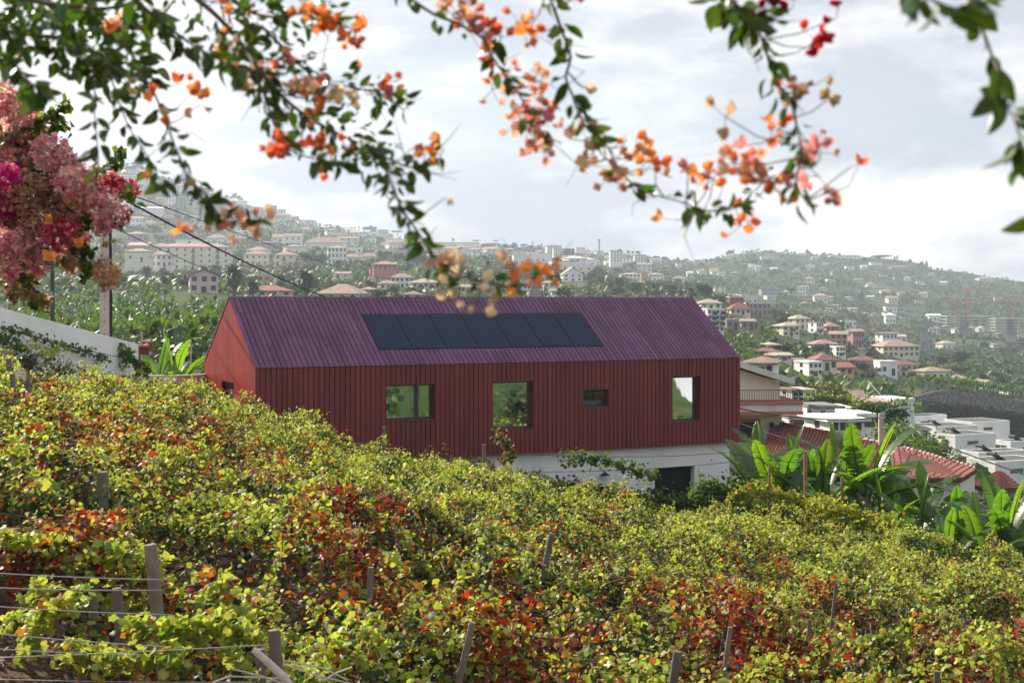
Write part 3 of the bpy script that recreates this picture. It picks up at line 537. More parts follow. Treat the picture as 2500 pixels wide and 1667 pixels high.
# behind the purple ridge, centre
H('C', 435, 935, 298, 372, 'hip', 72, 1, 5, 'white', 'tile', 4, 'big white villa with a red hip roof above the round dark tree')
H('C', 690, 932, 355, 545, 'hip', 24, 3, 5, 'white', 'pale', 10, 'three-storey white house below the big villa, with many tall windows', ww=0.8, wh=2.0)
H('C', 930, 1105, 348, 425, 'flat', 5, 1, 3, 'white', 'white', 0, 'flat-roofed white annex right of the big villa')
H('C', 850, 1130, 462, 524, 'hip', 46, 1, 4, 'white', 'tile', 10, 'white bungalow with hip roof below the flat annex')
H('C', 1070, 1280, 452, 495, 'hip', 46, 1, 2, 'white', 'tile', 4, 'white house with pale hip roof beside the white bungalow')
H('C', 1165, 1560, 605, 685, 'flat', 6, 1, 5, 'coral', 'red', 8, 'coral red ground storey of the coral house', name='terrace_storey', cat='house', dp=12)
H('C', 1215, 1510, 545, 610, 'hip', 42, 1, 5, 'coral', 'tile', 8, 'coral red house with light hip roof below the big dark tree', Y=590)
H('C', 790, 982, 652, 715, 'gx', 26, 1, 2, 'white', 'tile', -6, 'small white outbuilding with an arch and tiled roof')
H('C', 1270, 1510, 768, 845, 'hip', 48, 1, 3, 'white', 'tile', 12, 'white cottage with pointed hip roof below the coral house')
H('C', 1420, 1700, 698, 808, 'hip', 56, 2, 5, 'white', 'tile', 6, 'white house with dark arched windows and hip roof right of the white cottage')
H('C', 1640, 2005, 758, 880, 'hip', 56, 2, 5, 'cream', 'pale', 10, 'broad cream house with wide pale roof behind the purple ridge', balc=2)
H('C', 1580, 1800, 895, 935, 'hip', 52, 1, 2, 'pale', 'brown', 0, 'brown pointed roof just showing over the purple ridge', Y=340)
H('C', 1100, 1265, 835, 870, 'hip', 38, 1, 2, 'rose', 'tile', 0, 'small rosy tiled roof beside the little palm behind the ridge', Y=430)
H('D', 490, 785, 762, 830, 'hip', 40, 1, 6, 'cream', 'tile', 6, 'cream house with small dark windows beneath the hanging blossom spray')
H('D', 920, 1085, 838, 885, 'gy', 48, 1, 1, 'white', 'pale', -12, 'white gable cottage just over the purple ridge')
H('D', 850, 965, 628, 668, 'hip', 28, 1, 2, 'white', 'grey', 0, 'grey-roofed house under the terraced green slope')
H('D', 500, 690, 610, 660, 'flat', 8, 1, 2, 'white', 'grey', 0, 'white flat house at the left foot of the green slope')
H('D', 1130, 1400, 745, 830, 'flat', 6, 2, 5, 'pale', 'grey', 4, 'grey-white flat house beneath the orange blossoms')
H('D', 1500, 1720, 712, 830, 'hip', 34, 2, 3, 'white', 'pale', 12, 'white two-storey hip house near the lattice pylon')
H('D', 1450, 1600, 640, 705, 'gx', 34, 1, 3, 'cream', 'tile', 6, 'yellowish gable house above the white hip house near the pylon')
H('D', 1610, 1800, 800, 870, 'gx', 22, 1, 5, 'white', 'pale', 6, 'low white house with a row of windows just over the ridge, right of the pylon')
H('E', 230, 412, 402, 460, 'gy', 56, 2, 3, 'white', 'pale', 8, 'white chalet-gabled house with a columned porch on the spur')
H('E', 445, 625, 398, 462, 'gy', 60, 2, 3, 'wood', 'brown', -4, 'dark wooden gable house on the spur')
H('E', 715, 882, 402, 462, 'hip', 14, 2, 5, 'white', 'pale', 4, 'white two-storey row house on the spur, left of the orange one')
H('E', 884, 944, 400, 462, 'flat', 8, 1, 1, 'orange', 'pale', 4, 'bright orange narrow house on the spur')
H('E', 945, 1072, 403, 462, 'hip', 14, 2, 4, 'white', 'pale', 4, 'white house on the spur, right of the orange one')
H('E', 1075, 1190, 418, 445, 'flat', 4, 1, 4, 'terracotta', 'pale', 0, 'low pale row house at the right end of the spur row')
H('E', 590, 640, 540, 570, 'gy', 40, 1, 1, 'terracotta', 'brown', 0, 'small tan gable hut among the trees above the ridge')
# skyline
H('D', 130, 810, 250, 335, 'flat', 6, 1, 14, 'white', 'grey', 1, 'very long white walled plant on the skyline', name='warehouse', dp=14, side=0, Y=1350)
H('D', 820, 1000, 265, 345, 'flat', 6, 2, 4, 'lilac', 'grey', 4, 'dull purple block at the right end of the long plant', name=AB, Y=1330)
H('D', 990, 1050, 270, 355, 'flat', 5, 2, 2, 'lightblue', 'grey', 10, 'pale blue block on the skyline', name=AB, Y=1300)
H('D', 1555, 1745, 285, 415, 'hip', 22, 6, 5, 'white', 'tile', 10, 'tallest pale tower block on the skyline beside two masts', name=AB, Y=1300)
H('D', 1640, 1775, 318, 405, 'flat', 5, 4, 5, 'white', 'white', 6, 'white block in front of the tallest skyline tower', name=AB, Y=1220)
H('D', 1785, 1902, 318, 445, 'flat', 5, 7, 3, 'white', 'grey', -8, 'slab block with banded balconies on the skyline', name=AB, balc=1, Y=1150)
H('E', 630, 737, 210, 302, 'flat', 5, 7, 4, 'white', 'grey', 4, 'square pale tower block standing alone right of the tall mast', name=AB, Y=1200)
H('E', 830, 930, 245, 300, 'flat', 4, 3, 4, 'pale', 'grey', 4, 'squat grey block on the skyline right of the square tower', name=AB, Y=1350)
H('C', 1110, 1272, 115, 155, 'hip', 10, 2, 5, 'bluegrey', 'grey', 4, 'grey mansion with a tree against it on the skyline', Y=1560)
H('C', 1278, 1402, 150, 195, 'flat', 4, 2, 5, 'pale', 'grey', 4, 'pale block on the skyline left of the umbrella pine', name=AB, Y=1500)
H('C', 850, 952, 130, 182, 'flat', 4, 3, 4, 'pale', 'tile', 4, 'small pale block on the skyline left of the grey mansion', name=AB, Y=1480)
H('C', 410, 512, 48, 95, 'hip', 12, 2, 3, 'pale', 'tile', 4, 'lone pale house high on the skyline', Y=1500)
H('C', 740, 942, 215, 255, 'gx', 48, 1, 2, 'grey', 'grey', 6, 'big grey roofed barn above the banana terrace', name='warehouse', side=0)
H('C', 1140, 1262, 245, 295, 'flat', 5, 1, 2, 'white', 'white', 2, 'white box building under the skyline town', name='warehouse')
H('C', 1290, 1472, 318, 360, 'hip', 36, 1, 2, 'cream', 'tile', 4, 'house with curved tiled roof among the green terraces')
H('C', 390, 522, 138, 182, 'hip', 24, 1, 3, 'pale', 'pale', 4, 'pale wide-roofed house above the lilac house')
# right of the timber house, on the spur
H('E', 1355, 1542, 640, 700, 'hip', 36, 1, 3, 'white', 'pale', 6, 'white house with pale hip roof touching the purple roof edge')
H('E', 1400, 1560, 692, 868, 'flat', 6, 4, 4, 'white', 'white', 6, 'white four-storey house with balconies against the purple roof edge', name=AB, balc=2)
H('E', 1595, 1722, 590, 668, 'flat', 6, 2, 3, 'brick', 'white', 6, 'brick red box house on the spur')
H('E', 1600, 1780, 690, 735, 'hip', 56, 1, 4, 'cream', 'red', 6, 'cream house under a pointed red pyramid roof below the brick red box')
H('E', 1735, 1950, 640, 745, 'flat', 8, 2, 5, 'grey', 'white', 10, 'unfinished grey concrete house on the spur')
H('E', 1560, 1682, 775, 858, 'flat', 6, 1, 2, 'grey', 'pale', 6, 'grey concrete box below the red pyramid roof')
H('E', 1690, 1812, 790, 858, 'gx', 24, 1, 2, 'grey', 'tile', 4, 'grey shed with tiled roof right of the grey concrete box')
H('E', 1480, 1580, 505, 560, 'flat', 10, 2, 2, 'pale', 'grey', 6, 'slim pale house at the right end of the dark trees')
H('E', 1980, 2182, 828, 912, 'hip', 34, 2, 3, 'cream', 'pale', 22, 'cream two-storey house with pale hip roof at the edge of the banana field', balc=3)
H('E', 2090, 2272, 768, 850, 'hip', 34, 2, 3, 'cream', 'pale', 22, 'cream hip-roofed house behind and above the one by the banana field')
H('R', 790, 872, 535, 612, 'flat', 5, 2, 3, 'white', 'grey', 20, 'white cubic house right of the two cream hip-roofed houses')
H('R', 880, 985, 562, 600, 'hip', 30, 1, 3, 'terracotta', 'tile', 6, 'house with brown tiled roof above the steep village street')
H('R', 1005, 1106, 526, 560, 'flat', 5, 1, 4, 'white', 'white', 0, 'long white house over the steep village street')
H('R', 920, 1062, 618, 692, 'gx', 24, 2, 3, 'terracotta', 'tile', -14, 'salmon house above the street with a small dark window')
H('R', 1050, 1158, 598, 700, 'gx', 20, 2, 4, 'rose', 'tile', 14, 'tall rosy house beside the steep street')
H('R', 1250, 1392, 612, 700, 'gx', 10, 2, 4, 'white', 'brown', 18, 'white house behind the long cream house with brown roof')
H('R', 1230, 1532, 702, 775, 'hip', 46, 2, 7, 'cream', 'tile', 10, 'long cream house with brown hip roof and many dark windows on the spur end')
H('R', 790, 972, 685, 735, 'hip', 32, 1, 4, 'pale', 'tile', 8, 'pale house with broad tiled roof left of the dark cypress')
H('R', 930, 1022, 708, 768, 'flat', 8, 2, 3, 'white', 'white', 12, 'white house with two windows before the dark cypress')
H('R', 460, 572, 692, 722, 'hip', 18, 1, 4, 'white', 'pale', 6, 'small white house with pale roof in the banana field')
H('R', 390, 572, 738, 760, 'hip', 26, 1, 3, 'terracotta', 'maroon', 6, 'long maroon-roofed house below the small white one')
H('R', 520, 632, 765, 800, 'gx', 22, 1, 3, 'pink', 'pale', 12, 'pink house with pale roof below the maroon roof')
H('R', 618, 742, 808, 842, 'gx', 26, 1, 2, 'pink', 'brown', 6, 'pink shed with mossy roof right of the pink house')
H('R', 712, 842, 815, 908, 'flat', 5, 2, 3, 'white', 'white', 18, 'white two-storey box house with narrow lit side')
H('R', 795, 960, 800, 872, 'hip', 48, 1, 3, 'cream', 'maroon', 6, 'cream house under a large maroon hip roof')
H('R', 930, 1078, 850, 890, 'gx', 36, 1, 2, 'yellow', 'red', 14, 'ochre yellow house with red gable roof')
H('R', 1065, 1255, 802, 860, 'hip', 34, 1, 3, 'terracotta', 'maroon', 4, 'rose house under a long maroon hip roof right of the ochre one')
H('R', 1250, 1384, 808, 905, 'flat', 5, 1, 2, 'white', 'white', 4, 'blank white house with one window and a round tree before it')
H('R', 1352, 1527, 830, 908, 'hip', 30, 2, 4, 'cream', 'maroon', 4, 'cream house with balconies and maroon roof right of the blank white house', balc=2)
H('R', 1530, 1752, 875, 945, 'hip', 30, 1, 4, 'white', 'tile', 14, 'white house with chimney and tiled roof at the head of the banana terrace')
H('R', 1740, 1890, 925, 955, 'hip', 28, 1, 2, 'terracotta', 'tile', -20, 'tiled roof with a pointed hip among the trees by the banana terrace')
H('R', 1912, 2082, 968, 1000, 'gy', 30, 1, 3, 'white', 'tile', 20, 'white gable house on the banana terrace')
H('R', 2120, 2285, 1002, 1040, 'hip', 24, 1, 4, 'white', 'brown', 16, 'white house with dark windows at the right edge above the terrace wall')
# far hillside on the right
H('R', 440, 562, 306, 352, 'flat', 4, 1, 2, 'bluegrey', 'grey', 4, 'blue-grey warehouse on the far hillside', name='warehouse', side=0)
H('R', 520, 657, 55, 72, 'flat', 4, 1, 6, 'white', 'white', 2, 'low white building on top of the far bare hill', Y=1930)
H('R', 690, 776, 58, 82, 'hip', 10, 1, 3, 'cream', 'tile', 2, 'cream villa beside a palm on the far hilltop', Y=1930)
H('R', 920, 1136, 70, 98, 'flat', 4, 2, 8, 'white', 'tile', 2, 'large white complex on the far crest', name=AB, Y=1930)
H('R', 1340, 1470, 148, 180, 'hip', 10, 2, 6, 'rose', 'tile', 4, 'rosy villa below the far crest')
H('R', 1205, 1290, 118, 140, 'flat', 4, 1, 4, 'white', 'white', 4, 'white house beneath the big umbrella pine on the far crest')
H('R', 1950, 2065, 226, 250, 'hip', 12, 1, 4, 'pale', 'tile', 4, 'tiled house at the right end of the far crest')
H('R', 2150, 2250, 600, 652, 'hip', 14, 2, 4, 'white', 'tile', 12, 'white house with tiled roof below the building site')
H('R', 1780, 1862, 578, 612, 'hip', 10, 1, 3, 'white', 'tile', 6, 'white house left below the building site')
H('R', 1852, 1942, 572, 590, 'hip', 12, 1, 3, 'terracotta', 'tile', 6, 'salmon-roofed house below the building site')
H('R', 1948, 2025, 578, 600, 'gy', 16, 1, 2, 'white', 'pale', 6, 'white gable house below the building site')
def FARL(wc, rk, where): return 'small %s %s house %s' % ({'terracotta': 'tan', 'rose': 'rosy', 'bluegrey': 'blue-grey'}.get(wc, wc), {'hip': 'hip-roofed', 'gx': 'gable-roofed', 'flat': 'flat-roofed'}[rk], where)
for i, (x, y, wdt, wc, rc) in enumerate([(1225, 330, 70, 'white', 'white'), (1310, 330, 80, 'cream', 'pale'), (920, 455, 110, 'cream', 'tile'), (960, 430, 90, 'pale', 'tile'), (1085, 455, 62, 'white', 'pale'), (820, 485, 100, 'pale', 'pale'), (1175, 485, 60, 'white', 'tile'), (1330, 485, 70, 'white', 'pale'), (745, 300, 70, 'white', 'tile'), (620, 335, 60, 'white', 'white'), (510, 370, 80, 'white', 'white'), (1360, 375, 80, 'white', 'tile'), (1545, 400, 70, 'pale', 'tile'), (1720, 270, 60, 'white', 'white'), (1560, 265, 60, 'white', 'tile'), (1470, 238, 50, 'white', 'white'), (930, 250, 60, 'white', 'tile'), (1130, 250, 70, 'pale', 'tile'), (905, 130, 60, 'white', 'tile'), (1065, 165, 60, 'white', 'white'), (1165, 160, 50, 'white', 'white'), (380, 165, 50, 'white', 'pale'), (430, 170, 45, 'white', 'pale'), (125, 195, 50, 'white', 'tile'), (270, 205, 55, 'rose', 'tile'), (40, 190, 60, 'white', 'white'), (175, 205, 50, 'white', 'pale'), (470, 98, 50, 'white', 'white'), (700, 180, 50, 'pale', 'tile'), (830, 95, 60, 'pale', 'tile'), (2070, 705, 60, 'white', 'tile'), (2240, 690, 60, 'grey', 'grey'), (2100, 630, 60, 'grey', 'grey'), (1420, 520, 60, 'cream', 'tile'), (1240, 490, 60, 'pale', 'tile'), (920, 375, 60, 'white', 'tile'), (1210, 370, 60, 'pale', 'white'), (1050, 375, 70, 'white', 'pale'), (2100, 380, 60, 'pale', 'pale'), (1420, 345, 50, 'pale', 'tile'), (755, 415, 60, 'terracotta', 'tile'), (1120, 320, 50, 'pale', 'tile'), (880, 310, 70, 'pale', 'tile'), (1640, 210, 50, 'cream', 'tile'), (960, 205, 50, 'terracotta', 'tile'), (1400, 240, 60, 'bluegrey', 'grey'), (540, 175, 50, 'white', 'white'), (1300, 220, 50, 'pale', 'tile')]):
    rk = random.choice(['hip', 'gx', 'flat']); H('R', x - wdt / 2, x + wdt / 2, y - 16, y + 4, rk, random.uniform(5, 11), 1, 3, wc, rc, random.uniform(-20, 20), FARL(wc, rk, 'dotted among greenery on the hazy far hillside'), group='small houses on the far hillside', side=0, door=False)
# small houses on the skyline slopes of the left hill and the middle distance
for i, (z, x, y, wdt, wc, rc) in enumerate([('C', 60, 60, 80, 'white', 'pale'), ('C', 150, 40, 80, 'white', 'tile'), ('C', 250, 60, 90, 'pale', 'tile'), ('C', 300, 110, 90, 'white', 'pale'), ('C', 560, 150, 90, 'pale', 'tile'), ('C', 660, 150, 70, 'white', 'tile'), ('C', 900, 175, 70, 'white', 'tile'), ('C', 990, 165, 80, 'pale', 'pale'), ('C', 1060, 190, 70, 'white', 'tile'), ('C', 1150, 200, 80, 'white', 'tile'), ('C', 1240, 215, 60, 'white', 'pale'), ('C', 1330, 230, 80, 'terracotta', 'tile'), ('C', 1420, 235, 80, 'white', 'tile'), ('C', 1600, 240, 70, 'white', 'white'), ('C', 1680, 260, 90, 'white', 'white'), ('C', 560, 100, 60, 'white', 'tile'),
    ('D', 1150, 350, 90, 'white', 'white'), ('D', 1290, 385, 130, 'pale', 'white'), ('D', 1490, 380, 80, 'white', 'tile'), ('D', 1420, 410, 70, 'white', 'white'), ('D', 1560, 415, 90, 'pale', 'pale'), ('D', 1960, 330, 110, 'pale', 'pale'), ('D', 2060, 400, 80, 'white', 'tile'), ('D', 2170, 380, 110, 'white', 'tile'), ('D', 2280, 500, 100, 'white', 'white'), ('D', 1960, 440, 90, 'white', 'pale'), ('E', 450, 240, 60, 'white', 'tile'), ('E', 540, 245, 70, 'white', 'tile'), ('E', 520, 320, 70, 'white', 'pale'), ('E', 640, 335, 60, 'white', 'white'), ('E', 740, 265, 60, 'pale', 'tile'), ('E', 880, 290, 70, 'white', 'tile'), ('E', 1010, 310, 90, 'pale', 'tile'), ('E', 1090, 305, 70, 'terracotta', 'tile'), ('E', 1200, 345, 60, 'white', 'tile'), ('E', 890, 320, 50, 'white', 'pale'), ('E', 960, 365, 60, 'pale', 'pale'), ('E', 1280, 330, 60, 'terracotta', 'tile'), ('E', 1380, 400, 70, 'white', 'tile'), ('E', 1490, 390, 70, 'white', 'tile'), ('E', 1550, 410, 60, 'white', 'pale'), ('E', 1290, 420, 50, 'white', 'white'), ('E', 1800, 360, 50, 'white', 'white'), ('E', 1850, 370, 45, 'white', 'pale'),
    ('B', 1350, 560, 110, 'white', 'white'), ('B', 1640, 650, 120, 'white', 'pale'), ('B', 1420, 740, 110, 'pale', 'tile'), ('B', 1560, 780, 100, 'white', 'tile'), ('B', 2080, 720, 90, 'white', 'tile'), ('B', 2160, 830, 110, 'pale', 'pale'), ('B', 400, 640, 120, 'cream', 'tile'), ('B', 560, 560, 110, 'pale', 'tile'), ('B', 1330, 640, 90, 'pale', 'tile'), ('B', 980, 545, 90, 'pale', 'white')]):
    rk = random.choice(['hip', 'gx', 'flat']); H(z, x - wdt / 2, x + wdt / 2, y - 30, y + 6, rk, random.uniform(8, 18), 1, 3, wc, rc, random.uniform(-20, 20), FARL(wc, rk, 'packed among others on the hazy skyline slope'), group='small houses on the skyline slope', side=0, door=False)

# more of the same small houses, thickly on the left slope and thinly in the valley
cnt = 0
while cnt < 68:
    left = cnt < 52; Y = random.uniform(800, 1500) if left else random.uniform(720, 1700); u = random.uniform(430, 1650) if left else random.uniform(1600, 2450); X = (u - CU) / F * Y
    if any((X - a_) ** 2 + (Y - b_) ** 2 < (c_ + 9) ** 2 for a_, b_, c_ in FOOT): continue
    wd_ = random.uniform(9, 17) if left else random.uniform(7, 11); rf_ = random.choice(['hip', 'gx', 'flat', 'hip']); wc_ = random.choice(['white', 'white', 'white', 'pale', 'cream'])
    building(X, Y, ground1(X, Y) - .3, wd_, random.uniform(8, 11), random.uniform(4, 7.5), rf_, .5 if rf_ == 'flat' else random.uniform(1.2, 2.4), random.choice([1, 2]), 3, wc_, random.choice(['tile', 'pale', 'white', 'tile']), random.uniform(-25, 25),
             FARL(wc_, rf_, 'packed among others on the hazy skyline slope' if left else 'dotted among greenery on the hazy far hillside'), group='small houses on the skyline slope' if left else 'small houses on the far hillside', side=0, door=False); cnt += 1

# ------------------------------------------------------------------ nearer buildings on the right
conc = M('weathered concrete', (0.5, 0.47, 0.44), 0.9, 0.15, 3, 0.2, bump=0.2)
roofgrav = M('dark gravel roof', (0.10, 0.098, 0.10), 0.95, 0.3, 2.5)
metal_m = M('galvanised metal', (0.45, 0.46, 0.48), 0.4, 0.1, 4, 0.5, metal=0.6)
white_w = wallm('white')
def modern(x0, xc, x1, yt, hpx, Y, label, slits=1, heater=True):
    """flat-roofed white cube house; left end, near corner and right end measured at the parapet"""
    s = ZOOM['W'][2]; k = Y / s / F; uc, vt = zp('W', xc, yt); p = P(uc, vt, Y); h = hpx * k; a = R(24)
    wd = (x1 - xc) * k / math.cos(a) * 1.12; dp = max(4, (xc - x0) * k / math.sin(a) * 0.92)
    t = thing('house', (p.x, p.y, p.z - h), label, 'house', rz=a)
    MB().box(0, wd, 0, dp, -5, h - 0.35).build('wall', white_w, t)
    r = MB(); r.box(-0.02, wd + 0.02, -0.02, 0.25, h - 0.35, h); r.box(-0.02, wd + 0.02, dp - 0.25, dp + 0.02, h - 0.35, h); r.box(-0.02, 0.25, 0.25, dp - 0.25, h - 0.35, h); r.box(wd - 0.25, wd + 0.02, 0.25, dp - 0.25, h - 0.35, h); r.build('parapet', white_w, t)
    MB().box(0.25, wd - 0.25, 0.25, dp - 0.25, h - 0.346, h - 0.03).build('roof', roofgrav, t)
    for i in range(slits):
        x = wd * (0.3 + 0.35 * i); f = MB().box(x, x + 2.3, -0.03, 0.02, h - 1.75, h - 1.15).build('window', frame_m, t); MB().box(x + 0.08, x + 1.1, -0.035, -0.031, h - 1.68, h - 1.22).build('pane', M('far glass', (0.10, 0.11, 0.13), 0.15, 0.3, 1, 0.6), f); MB().box(x + 1.2, x + 2.22, -0.035, -0.031, h - 1.68, h - 1.22).build('pane', MATS['far glass'], f)
    for i in range(2):
        y = dp * (0.25 + 0.42 * i); MB().box(-0.03, 0.02, y, y + 1.5, h - 3.2, h - 0.9).build('window', frame_m, t)
    if heater:
        q = MB(); c = (wd * 0.22, dp * 0.5); q.tube([(c[0], c[1] - 0.8, h + 0.75), (c[0], c[1] + 0.8, h + 0.75)], 0.26, 8); q.obox((c[0] + 0.1, c[1] - 0.9, h + 0.7), (1.5, 0, -0.75), (0, 1.8, 0), (0.03, 0, 0.06)); q.tube([(c[0], c[1] - 0.7, h - 0.2), (c[0], c[1] - 0.7, h + 0.75)], 0.03); q.tube([(c[0], c[1] + 0.7, h - 0.2), (c[0], c[1] + 0.7, h + 0.75)], 0.03)
        q.build('solar_water_heater', M('dark collector', (0.05, 0.055, 0.06), 0.6, 0.2, 3, 0.2), t)
    FOOT.append((p.x + wd / 2, p.y + dp / 2, 9))
modern(560, 700, 1265, 92, 150, 300, 'white cube house with one slit window, furthest up the row of cubes', heater=False)
modern(1345, 1610, 2178, 178, 260, 285, 'largest white cube house standing highest at the back of the row', heater=False)
modern(830, 1090, 1715, 245, 230, 262, 'white cube house with a rooftop water heater behind the middle cube')
modern(1105, 1365, 1975, 362, 350, 240, 'middle white cube house of the row with a slit window and tall side windows')
modern(2030, 2160, 2800, 455, 220, 268, 'low white cube house at the right edge behind the row')
modern(1575, 1700, 2420, 612, 260, 215, 'white cube house with rooftop water heater behind the front cube at the right edge')
modern(1680, 1940, 2700, 745, 420, 195, 'front white cube house at the right edge, lowest in the row')
H('N', 1085, 1440, 885, 1075, 'flat', 6, 1, 3, 'white', 'grey', 8, 'white flat-roofed house with a rooftop unit behind the red tiled roof', Y=150)
H('N', 1150, 1700, 1048, 1240, 'gx', 20, 1, 4, 'white', 'white', 10, 'long white house with a low pale roof right behind the red tiled roof', Y=122)
H('N', 1440, 1600, 905, 1040, 'flat', 5, 1, 2, 'white', 'white', 4, 'small white box house between the two taller banana leaves', Y=155)
H('N', 1600, 1850, 990, 1140, 'flat', 5, 1, 2, 'white', 'white', 6, 'white wall house directly left of the lamp pole', Y=135)
H('N', 2080, 2400, 775, 905, 'flat', 4, 1, 1, 'white', 'white', 14, 'blank white house with a parapet above the pergola', Y=190)
H('N', 1840, 2080, 800, 880, 'gx', 30, 1, 1, 'pink', 'tile', 10, 'pinkish low house with a red sloping roof left of the blank white house', Y=185)
H('N', 1545, 1790, 752, 830, 'gx', 108, 1, 2, 'pale', 'brown', -8, 'old house with a steep mossy brown tiled roof and white chimney', Y=200)
H('N', 715, 1115, 655, 790, 'flat', 8, 2, 4, 'white', 'pale', 8, 'white house seen through the balcony railing', Y=170)
H('N', 180, 715, 275, 440, 'hip', 92, 1, 3, 'white', 'brown', -16, 'white house under a brown ridged hip roof just behind the cream house', Y=150, side=0)
H('N', 695, 1000, 1010, 1120, 'flat', 5, 1, 3, 'pale', 'tile', 4, 'low pale house in the gap right of the cream house', Y=130)
# the cream house with balcony (measured at about 95 m)
def near_cream():
    Y = 95.0; k = Y / F; u0 = 1790.0; o = P(u0, HV, Y); t = thing('house', (o.x, o.y, -12), 'cream house with railed balcony, salmon trims and green shutter beside the timber house', 'house', rz=R(4))
    def lx(u): return (u - u0) * k
    def lz(v): return -(v - HV) * k + 12
    cr = wallm('cream'); sal = wallm('salmon')
    up = M('cream upper wall', (0.90, 0.86, 0.70), 0.9, 0.05, 0.6, stain=((0.5, 0.47, 0.4), 0.3, 0.4))
    MB().box(lx(1700), lx(1904), 0, 8, -2, lz(1006)).build('lower_wall', up, t)
    m = MB(); m.add([(lx(1700), y, z) for y in (0, 8) for z in (0,)] , []); m = MB()
    pf = [(lx(1700), lz(985)), (lx(1906), lz(985)), (lx(1906), lz(934)), (lx(1700), lz(868))]
    m.add([(x, 0.0, z) for x, z in pf] + [(x, 7.0, z) for x, z in pf], [(0, 1, 2, 3), (7, 6, 5, 4), (0, 4, 5, 1), (1, 5, 6, 2), (2, 6, 7, 3), (3, 7, 4, 0)]).build('upper_wall', up, t)
    pf = [(lx(1695), lz(862)), (lx(1932), lz(938)), (lx(1932), lz(923)), (lx(1695), lz(847))]
    MB().add([(x, -1.2, z) for x, z in pf] + [(x, 7.6, z) for x, z in pf], [(0, 1, 2, 3), (7, 6, 5, 4), (0, 4, 5, 1), (1, 5, 6, 2), (2, 6, 7, 3), (3, 7, 4, 0)]).build('roof', M('stained white concrete', (0.66, 0.66, 0.64), 0.9, 0.1, 1, stain=((0.4, 0.4, 0.38), 0.8, 0.6)), t)
    sb = MB().box(lx(1700), lx(1946), -1.6, 7.9, lz(1000), lz(984)).build('balcony_slab', MATS['stained white concrete'], t)
    MB().box(lx(1700), lx(1947), -1.68, 7.95, lz(984), lz(976)).build('salmon_trim', sal, sb); MB().box(lx(1700), lx(1947), -1.68, 7.95, lz(1008), lz(1000.2)).build('salmon_trim', sal, sb)
    rl = MB(); rl.box(lx(1700), lx(1946), -1.5, -1.46, lz(950), lz(948.4)); rl.box(lx(1700), lx(1946), -1.5, -1.46, lz(975), lz(973.6)); rl.box(lx(1945), lx(1946), -1.46, 7.5, lz(950), lz(948.4)); rail = rl.build('railing', rail_m, t)
    ubar = MB().box(0, 0.022, 0, 0.022, 0, 1).mesh('baluster'); ubar.materials.append(rail_m)
    for i in range(46): link('baluster', ubar, rail, loc=(lx(1946) - 0.16 * i, -1.49, lz(975)), scale=(1, 1, (lz(949) - lz(975))))
    for i in range(1, 40): link('baluster', ubar, rail, loc=(lx(1945), -1.49 + 0.2 * i, lz(975)), scale=(1, 1, (lz(949) - lz(975))))
    fr = MB().box(lx(1790), lx(1857), -0.06, 0.02, lz(1110), lz(1022)).build('shutter_frame', sal, t)
    sh = MB().box(lx(1795), lx(1850), -0.10, -0.062, lz(1108), lz(1030)).build('shutter', M('green shutter base', (0.02, 0.05, 0.035)), t)
    usl2 = MB().box(0, 1, 0, 0.03, 0, 0.045).mesh('slat'); usl2.materials.append(shut_m)
    for i in range(26): link('slat', usl2, sh, loc=(lx(1796), -0.13, lz(1108) + 0.08 * i), rot=(R(30), 0, 0), scale=(lx(1849) - lx(1796), 1, 1))
    lm = MB(); c = (lx(1883), -0.3, lz(1042)); lm.tube([(c[0], 0.0, c[2] + 0.35), (c[0], -0.3, c[2] + 0.38)], 0.02); lm.tube([(c[0], c[1], c[2] - 0.2), (c[0], c[1], c[2] - 0.15), (c[0], c[1], c[2] + 0.15), (c[0], c[1], c[2] + 0.22), (c[0], c[1], c[2] + 0.36)], [0.04, 0.10, 0.16, 0.2, 0.02], 6); lm.build('wall_lantern', rail_m, t)
    FOOT.append((o.x, o.y + 4, 9))
near_cream()
tile_m = M('red clay barrel tile', (0.21, 0.055, 0.04), 0.55, 0.3, 6, 0.45, rand=0.25)
def tile_face(parent, a, b, c, d, n, r=0.11):
    """roof plane a-b (top) to d-c (bottom) with n columns of barrel tiles running down it, each its own piece"""
    a, b, c, d = map(Vector, (a, b, c, d)); nrm = (b - a).cross(d - a).normalized(); nrm = nrm if nrm.z > 0 else -nrm
    v = [p - nrm * 0.02 for p in (a, b, c, d)]; v += [p - nrm * 0.2 for p in (a, b, c, d)]
    f = MB().add(v, [(0, 1, 2, 3), (7, 6, 5, 4), (0, 4, 5, 1), (1, 5, 6, 2), (2, 6, 7, 3), (3, 7, 4, 0)]).build('roof_plane', M('dark tile channel', (0.13, 0.035, 0.025), 0.8, 0.3, 5), parent)
    for i in range(n):
        t = (i + 0.5) / n; p = a.lerp(b, t); q = d.lerp(c, t); ax = (q - p).normalized(); sd = ax.cross(nrm).normalized(); L_ = (q - p).length; m = MB(); rows = max(2, int(L_ / 0.42))
        for j in range(rows):
            s0 = L_ * j / rows; s1 = L_ * (j + 1) / rows + 0.05; vv = []
            for s_, rr, lift in ((s0, r * 0.82, 0.0), (s1, r, 0.03)):
                for k in range(6):
                    th = math.pi * k / 5; vv.append(p + ax * s_ + sd * (math.cos(th) * rr) + nrm * (math.sin(th) * rr * 0.9 + lift))
            m.add(vv, [(k, k + 1, k + 7, k + 6) for k in range(5)] + [(6, 7, 8, 9, 10, 11)])
        m.build('tile_column', tile_m, f)
